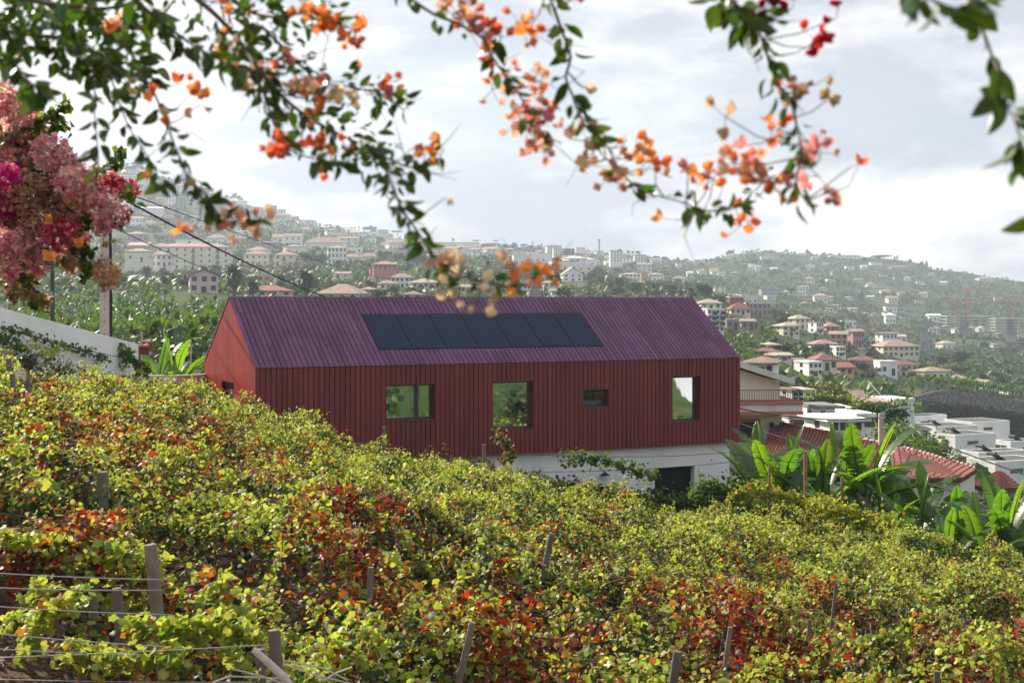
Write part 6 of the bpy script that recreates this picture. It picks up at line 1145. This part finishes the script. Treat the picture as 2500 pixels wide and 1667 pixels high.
# ------------------------------------------------------------------ plantations and scrub on the hills
building(58, -14, ground1(58, -14), 11, 8, 5.5, 'hip', 2, 2, 4, 'cream', 'red', 150, 'cream house with red roof behind the viewpoint, seen only reflected in a facade window')
def clear(X, Y):
    ok = np.ones(len(X), bool)
    for fx, fy, fr in FOOT: ok &= (X - fx) ** 2 + (Y - fy) ** 2 > (fr * 0.92) ** 2
    return ok
cv, cf = [], []
for i in range(7):
    a = 2.4 * i; e0 = [1.35, 1.0, .8, .6, .45, .3, 1.1][i]; d = np.array([math.cos(a), math.sin(a)]); sd = np.array([-d[1], d[0]]) * .13; n0 = len(cv); x1, z1 = .5 * math.cos(e0), .5 * math.sin(e0); x2, z2 = x1 + .42 * math.cos(e0 - .8), z1 + .42 * math.sin(e0 - .8)
    cv += [(0, 0, .2), (d[0] * x1 + sd[0], d[1] * x1 + sd[1], .2 + z1), (d[0] * x1 - sd[0], d[1] * x1 - sd[1], .2 + z1), (d[0] * x2, d[1] * x2, .2 + z2)]; cf += [(n0, n0 + 1, n0 + 2), (n0 + 1, n0 + 3, n0 + 2)]
scrub_m = LEAF('hill foliage', trans=.3, rough=.5, spec=.4)
def scatter(name, n, y0, y1, u0, u1, size, tmpl, cols_, label, keep=None, grow=0.0, shade=0.5):
    Y = np.exp(rng.uniform(math.log(y0), math.log(y1), n)); u = rng.uniform(u0, u1, n); X = (u - CU) / F * Y; k = clear(X, Y)
    if keep is not None: k &= keep(u, Y)
    X, Y, u = X[k], Y[k], u[k]; pr = np.stack([np.full(len(X), 1.), .4 + 1.2 * fbm(X / 60, Y / 60, 71), .8 * fbm(X / 45, Y / 45, 77)], 1)
    sz = size * np.clip(rng.normal(1, .28, len(X)), .45, 1.8) * (1 + grow * (Y / 1000)); z = ground(X, Y) - .25
    for fx, fy, fr in FOOT:      # low growth in the gardens in front of each house
        q = (np.abs(u - (CU + fx / fy * F)) < fr / fy * F * .95) & (Y < fy) & (Y > fy - 50 - .1 * fy); sz[q] *= .5
    tilt = rnd_basis(len(X), 1, .12); o = link(name, mass(name, tmpl[0], tmpl[1], np.stack([X, Y, z], 1), tilt, sz, pick(cols_, pr)), None, scrub_m); tag(o, label, kind='stuff')
scatter('banana_plantation', 900, 80, 300, 0, 570, 1.5, (cv, cf), [(.075, .135, .025), (.045, .09, .022), (.12, .18, .035)], 'younger banana growth between the plants of the near left slope', None, 0)
scatter('banana_plantation', 32000, 190, 1950, -150, 2680, 2.5, (cv, cf), [(.075, .135, .025), (.045, .09, .022), (.12, .18, .035)], 'banana plantations covering the terraced hillsides', lambda u, Y: ~((u < 570) & (Y < 300)) & (vnoise(u / 60, np.log(Y) * 9, 81) > .33) & ~((u > 2190) & (Y > 120) & (Y < 386)), .5)
bl = [((rng.uniform(-.25, .25), rng.uniform(-.25, .25), rng.uniform(.15, .5)), (.25, .25, .2)) for _ in range(5)]; fb = blob_fn(bl); bv, bf = [], []
for i in range(16):
    c = fb(i); q = basis(np.array([[rng.normal(), rng.normal(), abs(rng.normal()) + .4]]), np.array([rng.random() * 6]))[0]; n0 = len(bv); bv += [tuple(c + q @ (np.array(v) * .36)) for v in qd_v]; bf += [tuple(j + n0 for j in f) for f in qd_f]
n_ = 16000; Y = rng.uniform(650, 1980, n_); u = rng.uniform(240, 2600, n_); X = (u - CU) / F * Y; k = clear(X, Y) & (vnoise(X / 70, Y / 70, 95) > .36); X, Y = X[k], Y[k]
tag(link('hill_foliage', mass('hill_foliage', bv, bf, np.stack([X, Y, ground(X, Y) - .3], 1), rnd_basis(len(X), 1, .12), rng.uniform(2.2, 5.0, len(X)), pick([(.08, .14, .03), (.035, .06, .02), (.13, .17, .045)], np.stack([np.ones(len(X)), .2 + 1.6 * fbm(X / 90, Y / 90, 97), .7 * fbm(X / 60, Y / 60, 98)], 1))), None, scrub_m), 'mixed fields and bushes of the distant slopes', kind='stuff')
scatter('scrub', 12000, 330, 1990, -150, 2680, 2.6, (bv, bf), [(.05, .085, .022), (.03, .055, .018), (.10, .12, .04)], 'dark scrub and bushes between the houses and fields', lambda u, Y: (vnoise(u / 45, np.log(Y) * 11, 91) > .40) & ~((u < 540) & (Y < 66)) & ~((u > 500) & (u < 1850) & (Y < 85)), .9)
b2v, b2f = [], []
for i in range(70):
    c = fb(i); q = basis(np.array([[rng.normal(), rng.normal(), abs(rng.normal()) + .4]]), np.array([rng.random() * 6]))[0]; n0 = len(b2v); b2v += [tuple(c + q @ (np.array(v) * .13)) for v in qd_v]; b2f += [tuple(j + n0 for j in f) for f in qd_f]
scatter('scrub', 900, 70, 340, -150, 1100, 2.2, (b2v, b2f), [(.06, .10, .025), (.035, .065, .02), (.13, .16, .05)], 'leafy bushes between the banana plants on the near left slope', None, 0)
scatter('scrub', 1500, 66, 380, 1800, 2680, 2.0, (b2v, b2f), [(.06, .10, .025), (.035, .065, .02), (.13, .16, .05)], 'leafy bushes in the gardens and the ravine on the right', lambda u, Y: (u > 2330) | ((u < 1960) & (Y > 190)) | (Y > 260), 0)
scatter('scrub', 600, 140, 384, 2170, 2680, 1.6, (b2v, b2f), [(.05, .085, .022), (.03, .055, .018), (.10, .12, .04)], 'dark scrub in the ravine', None, 0)
n_ = 1100; u = rng.uniform(2195, 2600, n_); Y = rng.uniform(379.3, 384.2, n_); X = (u - CU) / F * Y; lo = ground((u - CU) / F * 378, np.full(n_, 378.)); hi = ground((u - CU) / F * 388, np.full(n_, 388.)); z = lo + (hi - lo) * rng.random(n_) * .75
tag(link('scrub', mass('scrub', b2v, b2f, np.stack([X, Y, z - .4], 1), rnd_basis(n_, 1, .4), rng.uniform(1.4, 3.2, n_), pick([(.04, .07, .02), (.025, .045, .016), (.08, .10, .035)], np.ones((n_, 3)))), None, scrub_m), 'creepers and bushes clinging to the dark ravine cliff', kind='stuff')
# bank of the two vine pergolas and hedge by the white cubes
leaf_run('vine_pergola', [(1985, 960, 185), (2030, 962, 185), (2065, 970, 185)], 2600, .5, .3, 'brownish vine pergola left of the mossy tiled roof', [(.2, .2, .06), (.12, .12, .04), (.3, .3, .08)], [1, 1, .4], stems=False)
leaf_run('vine_pergola', [(1980, 980, 165), (2030, 985, 165), (2070, 990, 165)], 3000, .5, .28, 'green vine pergola above the white flat-roofed house', [(.2, .27, .05), (.1, .17, .03), (.35, .4, .08)], [1, 1, .4], stems=False)
leaf_run('vine_pergola', [(2085, 1005, 140), (2130, 1012, 140), (2200, 1010, 140)], 3600, .5, .25, 'dark pergola behind the perforated lamp pole', GREEN, [1, 1, .3], stems=False)
leaf_run('vine_pergola', [(1930, 932, 230), (1960, 935, 230), (1985, 938, 230)], 1500, .5, .3, 'yellow green pergola right of the cream house roof', [(.3, .33, .05), (.16, .22, .04)], [1, 1], stems=False)
leaf_run('hedge', [(2165, 1072, 130), (2205, 1085, 125), (2250, 1108, 118), (2290, 1126, 112)], 5600, .62, .26, 'dark leafy thicket between the lamp pole and the white cubes', GREEN, [.7, 1, .15], 'bush', stems=False)
def row(u0, u1, Y0, n, s):
    for i in range(n):
        u = u0 + (u1 - u0) * i / n + random.uniform(-3, 3); Y = Y0 + random.uniform(0, 22); X = (u - CU) / F * Y
        tag(link('banana_plant', random.choice(SMALL), loc=(X, Y, ground1(X, Y)), rot=(0, 0, random.random() * 6.28), scale=(s,) * 3), 'banana plant in the row on top of the latticed terrace wall', 'banana plant', 'bananas on the terrace wall')
row(2225, 2520, 389, 44, 1.15)
for i in range(13):
    u = 2140 + i * 15 + random.uniform(-4, 4); Y = random.uniform(300, 330); X = (u - CU) / F * Y; z = -(1050 + (u - 2140) * .14 - HV) / F * Y
    tag(link('banana_plant', random.choice(SMALL), loc=(X, Y, ground1(X, Y)), rot=(0, 0, random.random() * 6.28), scale=(1.3,) * 3), 'banana plant behind the back of the white cube houses', 'banana plant', 'bananas behind the white cubes')

# ------------------------------------------------------------------ bougainvillea hanging in front of the viewpoint
def ovate(L_=1.0, W_=.36, fold=.25, curl=.35, n=6, tip=.9):
    m = MB(); v = []
    for i in range(n + 1):
        t = i / n; w_ = W_ * (math.sin(math.pi * t ** tip) ** .8) if 0 < t < 1 else 0.0; y = L_ * t; z = -curl * t * t * L_; v += [(-w_, y, z + w_ * fold), (0, y, z), (w_, y, z + w_ * fold)]
    m.add(v, [f for i in range(n) for f in ((3 * i, 3 * i + 1, 3 * i + 4, 3 * i + 3), (3 * i + 1, 3 * i + 2, 3 * i + 5, 3 * i + 4))]); return m
bl_m = LEAF('bougainvillea leaf', (.055, .105, .02), .3, .4, (1.5, 1.6, .5), .5, .45, .03, attr=False)
BL = []
for k, (w_, c, f_) in enumerate([(.25, .3, .3), (.29, .5, .4), (.21, .15, .5), (.26, .7, .2)]): me = ovate(1, w_, f_, c).mesh('leaf', True); me.materials.append(bl_m); BL.append(me)
def flower_mesh(open_=.8, seed=0):
    r = random.Random(seed); m = MB()
    for k in range(3):
        b = ovate(1, .42, .3, -.35, 5, .75); T_ = Matrix.Rotation(2.094 * k + r.uniform(-.2, .2), 4, 'Z') @ Matrix.Rotation(open_ + r.uniform(-.15, .15), 4, 'X'); m.add([T_ @ Vector(v) for v in b.v], b.f)
    m.tube([(0, 0, 0), (0, 0, .5)], [.04, .05], 5); return m
FC = {'orange': (.84, .36, .10), 'redorange': (.80, .24, .10), 'peach': (.84, .52, .40), 'cream': (.80, .68, .48), 'tan': (.50, .37, .22), 'pink': (.78, .34, .34), 'red': (.62, .02, .03), 'darkred': (.30, .01, .02), 'magenta': (.65, .03, .28), 'dull': (.58, .26, .24)}
FM = {}
for c in FC:
    L2 = []
    for k in range(3): me = flower_mesh([.5, .8, 1.05][k], k).mesh('flower', True); me.materials.append(LEAF('bract ' + c, FC[c], .5, .6, (1.15, 1.0, .85), .2, .22, .015, attr=False)); L2.append(me)
    FM[c] = L2
twig_m = M('bougainvillea twig', (.13, .10, .075), .85, .3, 20)
k25 = 2500 / 2352
def branch(path, Y, dens, size, label, clusters=(), rad=.0035, hang=.5, leafspread=.012, bare=0):
    """one hanging branch: path and flower clusters given as points of the photograph at a distance of a few metres"""
    dY = [0.0] + [random.uniform(-.14, .14) for _ in path[1:]]; pts = [P(x * k25, y * k25, Y + d) for (x, y), d in zip(path, dY)]
    t = thing('bougainvillea_branch', pts[0], label, 'branch', 'bougainvillea branches hanging over the view'); o = pts[0]
    # smooth the path
    q = []
    for i in range(len(pts) - 1):
        p0, p1, p2, p3 = pts[max(i - 1, 0)], pts[i], pts[i + 1], pts[min(i + 2, len(pts) - 1)]
        for s in range(6):
            f = s / 6; q.append(.5 * ((2 * p1) + (p2 - p0) * f + (2 * p0 - 5 * p1 + 4 * p2 - p3) * f * f + (3 * p1 - p0 - 3 * p2 + p3) * f ** 3))
    q.append(pts[-1]); MB().tube([x - o for x in q], [rad * (1.25 - .8 * i / len(q)) for i in range(len(q))], 5).build('stem', twig_m, t, True)
    ln = sum((b - a).length for a, b in zip(q, q[1:])); n = int(ln * dens); acc = 0
    for i in range(n):
        s = random.random() * (len(q) - 1.001); j = int(s); p = q[j].lerp(q[j + 1], s - j); ax = (q[j + 1] - q[j]).normalized(); sd = Vector((random.gauss(0, 1), random.gauss(0, 1), random.gauss(0, 1))); sd = (sd - ax * sd.dot(ax)).normalized()
        d = (sd * .8 + ax * .5 + Vector((0, 0, -hang))).normalized(); st = p + sd * random.uniform(0, leafspread) ; nn = d.cross(Vector((random.gauss(0, 1), random.gauss(0, 1), random.gauss(0, 1)))).normalized(); x = d.cross(nn).normalized(); mt = Matrix((x, d, nn)).transposed()
        link('leaf', random.choice(BL), t, loc=st - o, rot=mt.to_euler(), scale=(size * random.uniform(.45, 1.05),) * 3)
    for cx, cy_, cn, cc in clusters:
        c = P(cx * k25, cy_ * k25, Y + random.uniform(-.1, .1)); near = min(q, key=lambda a: (a - c).length); mid = near.lerp(c, .5) + Vector((random.uniform(-.01, .01), 0, -.008)); tw_ = MB().tube([near - o, mid - o, c - o], [.0016, .0013, .001], 4)
        for i in range(cn + cn // 2):
            sp_ = .006 + .005 * cn ** .6; p = c + Vector((random.gauss(0, sp_), random.gauss(0, sp_), random.gauss(0, sp_))); e = (random.uniform(-1.6, 1.6), random.uniform(-1.6, 1.6), random.random() * 6.28)
            tw_.tube([c - o, p - o], .0007, 3, False)
            ccc = cc if random.random() > .2 else random.choice({'orange': ['redorange', 'peach', 'orange'], 'peach': ['cream', 'pink', 'orange'], 'pink': ['peach', 'dull']}.get(cc, [cc])); link('flower', random.choice(FM[ccc]), t, loc=p - o, rot=e, scale=(random.uniform(.016, .026) * (Y / 2.9),) * 3)
        tw_.build('twig', twig_m, t)
    for i in range(bare):
        j = random.randrange(len(q)); d = Vector((random.gauss(.4, .6), random.gauss(0, .3), random.gauss(-.1, .6))).normalized(); l = random.uniform(.03, .09); a = q[j]; b = a + d * l; c = b + (d + Vector((random.gauss(0, .8), 0, random.gauss(0, .8)))).normalized() * l * .6; MB().tube([a - o, b - o, c - o], [.0012, .0009, .0005], 3).build('twig', twig_m, t)
branch([(-40, -30), (60, 20), (160, 40), (260, 60), (330, 70)], 3.4, 330, .05, 'thick leafy branch across the top left corner', [(260, 120, 1, 'orange'), (150, 50, 1, 'redorange')], .007, .3, .09)
branch([(-40, 60), (60, 80), (150, 90), (240, 130), (300, 170)], 3.3, 300, .05, 'leafy branch below the thick one in the top left corner', [(40, 130, 1, 'peach'), (300, 205, 2, 'cream')], .005, .3, .07)
branch([(-30, -20), (120, 10), (250, 20), (340, -10)], 3.2, 340, .048, 'dense leaves along the very top left edge', [(250, 65, 2, 'orange')], .006, .3, .08)
branch([(-20, 130), (30, 150), (70, 190), (105, 215)], 3.0, 120, .05, 'short branch with long leaves at the left edge', [], .003, .6, .015)
branch([(205, 110), (217, 200), (217, 260), (222, 320), (228, 390)], 3.0, 62, .045, 'thin straight hanging strand with sparse leaves on the left', [], .0022, .2, .01)
branch([(240, 120), (265, 210), (295, 290), (340, 360), (375, 430)], 3.1, 110, .042, 'second hanging strand on the left with a flower near its end', [(345, 408, 1, 'orange')], .0022, .3, .012, 3)
branch([(290, 140), (340, 190), (370, 250), (400, 330), (430, 400), (455, 440), (490, 480), (530, 505), (590, 520)], 3.0, 105, .042, 'long hanging strand ending in peach flowers over the left villas', [(440, 212, 4, 'orange'), (410, 196, 1, 'redorange'), (460, 240, 1, 'dull'), (385, 270, 3, 'peach'), (345, 210, 2, 'redorange'), (440, 535, 2, 'peach'), (472, 530, 1, 'peach'), (515, 498, 2, 'peach'), (530, 473, 2, 'peach'), (555, 482, 1, 'peach'), (597, 500, 3, 'peach'), (545, 518, 1, 'orange'), (575, 546, 2, 'peach'), (410, 415, 1, 'cream')], .0025, .3, .014, 4)
branch([(310, 0), (370, 50), (430, 95), (480, 125), (530, 150), (580, 170)], 2.9, 90, .052, 'branch with drooping long leaves left of the densest spray', [(515, 92, 2, 'cream')], .0035, .9, .012)
branch([(430, -20), (500, 40), (560, 110), (610, 180), (680, 250), (760, 300), (850, 345), (900, 400)], 3.1, 260, .037, 'densest flowering branch in the upper middle left', [(545, 8, 4, 'redorange'), (530, 45, 3, 'orange'), (545, 130, 4, 'orange'), (575, 165, 6, 'peach'), (590, 195, 5, 'peach'), (575, 205, 2, 'cream'), (640, 165, 3, 'pink'), (690, 210, 6, 'peach'), (725, 215, 4, 'pink'), (740, 228, 3, 'orange'), (770, 200, 4, 'cream'), (800, 240, 2, 'cream'), (660, 130, 2, 'pink'), (745, 330, 3, 'redorange'), (760, 330, 1, 'orange')], .005, .35, .055, 8)
branch([(520, -10), (580, 30), (640, 40), (700, 30), (760, 40)], 3.1, 190, .037, 'leafy branch at the top edge with a bright orange flower cluster', [(735, 32, 5, 'orange'), (715, 40, 4, 'orange'), (790, 55, 6, 'orange'), (760, 62, 6, 'orange'), (815, 66, 5, 'redorange'), (700, 20, 3, 'orange')], .004, .35, .04, 4)
branch([(600, 60), (650, 110), (700, 160), (740, 190), (800, 200), (870, 215), (930, 255)], 3.15, 180, .034, 'leafy branch crossing behind the densest one', [(880, 190, 2, 'redorange'), (925, 235, 1, 'redorange'), (870, 215, 2, 'pink'), (820, 180, 1, 'orange'), (905, 205, 1, 'orange')], .003, .35, .04, 10)
branch([(600, 200), (620, 260), (640, 310), (660, 340), (720, 365), (790, 370), (860, 355)], 3.0, 120, .038, 'low looping twig with red orange flowers below the densest branch', [(640, 345, 5, 'redorange'), (630, 335, 3, 'redorange'), (740, 375, 4, 'orange'), (722, 268, 2, 'orange'), (795, 335, 2, 'redorange'), (855, 345, 1, 'redorange')], .0022, .35, .012, 8)
branch([(840, 330), (880, 380), (905, 440), (930, 490), (965, 540), (990, 590), (1010, 640)], 2.9, 100, .042, 'strand falling from the densest branch down to the purple ridge', [(1022, 455, 1, 'cream'), (1040, 600, 2, 'cream'), (1028, 625, 2, 'peach')], .003, .4, .014, 10)
branch([(850, 340), (900, 370), (950, 385), (985, 365), (1010, 352)], 2.95, 60, .04, 'side twig with three orange flowers and one magenta flower', [(975, 355, 2, 'redorange'), (995, 352, 3, 'orange'), (990, 372, 1, 'orange'), (1020, 343, 1, 'magenta')], .002, .3, .01, 6)
branch([(985, 575), (1030, 620), (1080, 640), (1150, 655), (1220, 650), (1275, 605)], 2.7, 55, .032, 'blurred horizontal spray over the purple ridge', [(1127, 583, 1, 'peach'), (1182, 600, 2, 'peach'), (1215, 612, 2, 'orange'), (1225, 602, 1, 'pink'), (1280, 600, 3, 'orange'), (1062, 592, 2, 'cream'), (1020, 628, 2, 'peach'), (1150, 680, 2, 'cream'), (1100, 688, 3, 'cream'), (1050, 678, 3, 'cream'), (1190, 645, 2, 'orange'), (1230, 640, 1, 'peach')], .0025, .3, .012, 4)
branch([(920, -20), (990, 30), (1050, 55), (1110, 90), (1130, 130), (1165, 180), (1200, 230), (1240, 300), (1290, 330)], 3.0, 75, .04, 'long flowering branch curving down from the top centre', [(1060, 45, 6, 'pink'), (1090, 60, 6, 'dull'), (1110, 75, 5, 'redorange'), (1080, 15, 4, 'dull'), (1150, 85, 3, 'redorange'), (1030, 25, 3, 'peach'), (1130, 207, 3, 'peach'), (1190, 200, 5, 'peach'), (1225, 195, 5, 'peach'), (1195, 255, 6, 'peach'), (1210, 280, 4, 'dull'), (1262, 250, 7, 'peach'), (1255, 275, 4, 'pink'), (1240, 330, 5, 'dull'), (1250, 350, 4, 'peach'), (1165, 160, 2, 'pink'), (1120, 130, 2, 'redorange')], .003, .4, .016, 8)
branch([(1255, -20), (1272, 20), (1290, 70), (1310, 130), (1300, 180), (1320, 230), (1345, 290), (1390, 330), (1430, 400), (1480, 440), (1550, 460), (1610, 480)], 2.9, 42, .05, 'strand with large dark leaves at the top centre running down to the right', [(1310, 2, 2, 'magenta'), (1225, 70, 4, 'orange'), (1205, 72, 3, 'orange'), (1360, 210, 1, 'cream'), (1310, 320, 3, 'peach'), (1355, 338, 4, 'peach'), (1350, 380, 4, 'cream'), (1345, 365, 2, 'peach'), (1415, 385, 4, 'peach'), (1415, 420, 3, 'dull'), (1460, 350, 3, 'orange'), (1495, 358, 4, 'orange'), (1505, 375, 2, 'redorange'), (1490, 385, 2, 'orange'), (1440, 318, 1, 'redorange'), (1580, 385, 2, 'dull'), (1630, 400, 4, 'orange'), (1400, 400, 2, 'peach')], .003, .5, .016, 12)
branch([(1600, 482), (1660, 485), (1700, 470), (1740, 430), (1780, 400)], 2.9, 45, .034, 'thin twig between the two right flowering branches', [(1710, 505, 3, 'orange'), (1700, 520, 2, 'redorange'), (1550, 505, 1, 'orange'), (1640, 405, 2, 'orange')], .0018, .3, .012, 6)
branch([(1640, -20), (1700, 20), (1740, 70), (1760, 120), (1785, 190), (1815, 230), (1830, 290), (1840, 350), (1830, 420), (1850, 460)], 2.6, 70, .043, 'leafy branch on the right with red flowers above and orange ones below', [(1765, 12, 4, 'darkred'), (1735, 10, 2, 'darkred'), (1880, 95, 4, 'red'), (1875, 110, 2, 'red'), (1922, 42, 2, 'darkred'), (1820, 20, 1, 'dull'), (1820, 222, 5, 'tan'), (1790, 190, 3, 'pink'), (1905, 225, 4, 'tan'), (1665, 268, 2, 'tan'), (1785, 300, 4, 'redorange'), (1770, 320, 2, 'redorange'), (1682, 340, 3, 'pink'), (1680, 375, 2, 'orange'), (1705, 385, 6, 'peach'), (1725, 405, 5, 'orange'), (1740, 420, 3, 'peach'), (1785, 440, 4, 'orange'), (1700, 400, 3, 'redorange'), (1870, 330, 3, 'pink'), (1885, 365, 3, 'pink'), (1880, 350, 2, 'pink'), (1952, 385, 1, 'redorange'), (1915, 432, 3, 'pink'), (1850, 430, 3, 'pink'), (1820, 400, 3, 'pink')], .0035, .5, .02, 8)
branch([(1650, -30), (1690, 10), (1720, 40), (1760, 60)], 2.6, 190, .05, 'cluster of dark leaves at the top edge right of centre', [(1770, 30, 2, 'darkred')], .003, .5, .03)
branch([(2090, -30), (2140, 0), (2190, 20), (2220, 10), (2270, -10)], 2.0, 34, .055, 'two large dark leaves hanging from the top edge at the right', [], .0025, 1.2, .006)
branch([(2220, -10), (2250, 50), (2275, 120), (2295, 170), (2310, 230), (2335, 290), (2350, 350), (2365, 440), (2375, 540)], 2.0, 42, .056, 'strand of large blurred leaves along the right edge', [], .0022, .6, .008)
# ------------------------------------------------------------------ pink bougainvillea bush at the left edge
def bush():
    Y0 = 7.5; bb = P(60, 520, Y0); t = thing('bougainvillea_bush', bb, 'big mass of pink and dried tan bougainvillea blossom at the left edge', 'bush')
    B = []   # (x, y, rx, colour) blossom clumps in the photograph
    for x, y, r_, c in [(10, 225, 40, 'p'), (40, 270, 40, 'p'), (90, 300, 45, 'p'), (20, 310, 40, 't'), (60, 340, 50, 'p'), (120, 350, 45, 'p'), (30, 380, 45, 'p'), (95, 400, 50, 't'), (150, 390, 40, 'p'), (5, 410, 36, 'm'), (170, 420, 40, 'p'), (215, 415, 34, 'p'), (60, 440, 50, 't'), (120, 450, 45, 'p'), (10, 465, 40, 'm'), (200, 450, 42, 't'), (240, 470, 36, 'p'), (270, 495, 26, 'p'), (260, 420, 22, 'h'), (295, 435, 26, 'h'), (150, 490, 45, 'p'), (90, 500, 40, 't'), (40, 520, 42, 'p'), (200, 500, 36, 'p'), (235, 520, 24, 'p'), (130, 540, 40, 'h'), (170, 550, 34, 'p'), (60, 560, 40, 'p'), (10, 560, 36, 'p'), (160, 590, 36, 't'), (75, 610, 36, 'p'), (90, 600, 30, 'p'), (20, 610, 30, 'p'), (55, 640, 24, 'p'), (245, 625, 34, 't'), (30, 670, 20, 'd'), (98, 695, 20, 'd'), (75, 680, 14, 'd'), (-20, 350, 60, 'p'), (-20, 500, 60, 'p'), (-30, 600, 50, 't')]: B.append((x, y, r_, c))
    pal = {'p': [(.82, .42, .48), (.85, .58, .54), (.74, .2, .36), (.86, .68, .60)], 't': [(.58, .42, .26), (.70, .46, .36), (.50, .34, .2), (.74, .56, .42)], 'm': [(.55, .01, .25), (.62, .03, .30), (.45, .02, .15), (.55, .1, .25)], 'h': [(.62, .05, .14), (.66, .12, .2), (.55, .04, .12), (.6, .2, .25)], 'd': [(.34, .2, .09), (.45, .28, .14), (.28, .15, .07), (.4, .25, .15)]}
    pos = []; cc = []; big = []
    for x, y, r_, c in B:
        cc0 = P(x * k25, y * k25, Y0 + random.uniform(-.25, .25)); R_ = r_ * k25 / F * Y0; n = int(130 * (r_ / 38) ** 2)
        for i in range(n):
            d = rng.normal(0, 1, 3); d /= np.linalg.norm(d); q = np.array(cc0) + d * R_ * (rng.random() ** .3) * np.array([1, 1, 1]) + rng.normal(0, .008, 3); pos.append(q - np.array(bb)); k = rng.integers(4); cc.append(np.array(pal[c][k]) * (1 + rng.normal(0, .15)))
        big += [(cc0, R_, c)] * 8
    pos = np.array(pos); fm = flower_mesh(.8, 1); tri = []
    fv = [(0, 0, 0), (.45, .2, .35), (.2, .85, .5), (-.35, .45, .45), (.45, -.35, .4), (.75, -.75, .45), (-.1, -.7, .4), (-.6, -.3, .4), (-.9, .1, .5)]; ff = [(0, 1, 2), (0, 2, 3), (0, 4, 5), (0, 5, 6), (0, 7, 8), (0, 3, 8)]
    o = link('blossom', mass('blossom', fv, ff, pos, rnd_basis(len(pos), .3, .9), rng.uniform(.02, .032, len(pos)), np.array(cc)), t, LEAF('pink bract', trans=.45, rough=.6, tcol=(1.15, 1, .9), spec=.2)); o['kind'] = 'stuff'
    FM['pinkb'] = []
    for k, c in enumerate(((.78, .3, .38), (.82, .48, .46), (.6, .44, .28))):
        me = flower_mesh(.8, k).mesh('flower', True); me.materials.append(LEAF('bush bract %d' % k, c, .45, .6, (1.15, 1, .9), .2, .25, .02, attr=False)); FM['pinkb'].append(me)
    for i in range(285):
        c, R_, k = big[i % len(big)]; d = rng.normal(0, 1, 3); d[1] = -abs(d[1]); d /= np.linalg.norm(d); q = np.array(c) + d * R_ * 1.02 - np.array(bb); link('flower', FM['pinkb'][2 if k in 'td' else int(rng.integers(2))], t, loc=q, rot=(rng.random() * 6, rng.random() * 6, rng.random() * 6), scale=(rng.uniform(.02, .03),) * 3)
    # green leaves among the blossom and on sprigs
    lp_ = []
    for x, y, r_, c in B:
        cc0 = P(x * k25, y * k25, Y0 + .1); R_ = r_ * k25 / F * Y0
        for i in range(14): lp_.append(np.array(cc0) + rng.normal(0, R_ * .75, 3) - np.array(bb))
    for path in ([(70, 300), (110, 270), (140, 255), (150, 235)], [(110, 300), (150, 290)], [(190, 560), (205, 600), (195, 640)], [(230, 400), (270, 380), (280, 350)], [(0, 620), (60, 660), (90, 690)]):
        for (x0, y0), (x1, y1) in zip(path, path[1:]):
            for f in np.linspace(0, 1, 8):
                for _ in range(3): lp_.append(np.array(P((x0 + (x1 - x0) * f) * k25, (y0 + (y1 - y0) * f) * k25, Y0)) + rng.normal(0, .018, 3) - np.array(bb))
    lp_ = np.array(lp_); o = link('foliage', mass('foliage', qd_v, qd_f, lp_, rnd_basis(len(lp_), .4, .8), rng.uniform(.035, .07, len(lp_)), pick([(.05, .10, .02), (.10, .18, .03), (.2, .26, .04)], np.tile([1., .8, .3], (len(lp_), 1)))), t, leaf_m); o['kind'] = 'stuff'
    st = MB()
    for x, y, r_, c in B: st.tube([P(-40, 560, Y0 + .3) - bb, (P(-10, y * .6 + 150, Y0 + .25) - bb), P(x * k25, y * k25, Y0 + .05) - bb], [.012, .008, .004], 4)
    st.build('stems', twig_m, t)
    for x, y, c in ((118, 508, 'orange'), (112, 590, 'orange'), (130, 592, 'orange'), (185, 560, 'orange')): link('flower', FM[c][0], t, loc=P(x * k25, y * k25, 7.1) - bb, rot=(.5, 1.2, x), scale=(.045,) * 3)
bush()

# ------------------------------------------------------------------ the air
hz = bpy.data.materials.new('hazy air'); hz.use_nodes = True; t_ = hz.node_tree; t_.nodes.remove(t_.nodes['Principled BSDF'])
pv = t_.nodes.new('ShaderNodeVolumePrincipled'); pv.inputs['Color'].default_value = (.72, .84, 1, 1); pv.inputs['Density'].default_value = HAZE; pv.inputs['Anisotropy'].default_value = .35; t_.links.new(pv.outputs[0], t_.nodes['Material Output'].inputs['Volume'])
zmin = min(v.co.z for v in gm.vertices) - 1.0
hb = MB().box(-4300, 6600, -220, 2700, zmin, 330).build('haze', hz); tag(hb, 'pale sunlit haze over the valley', kind='stuff')
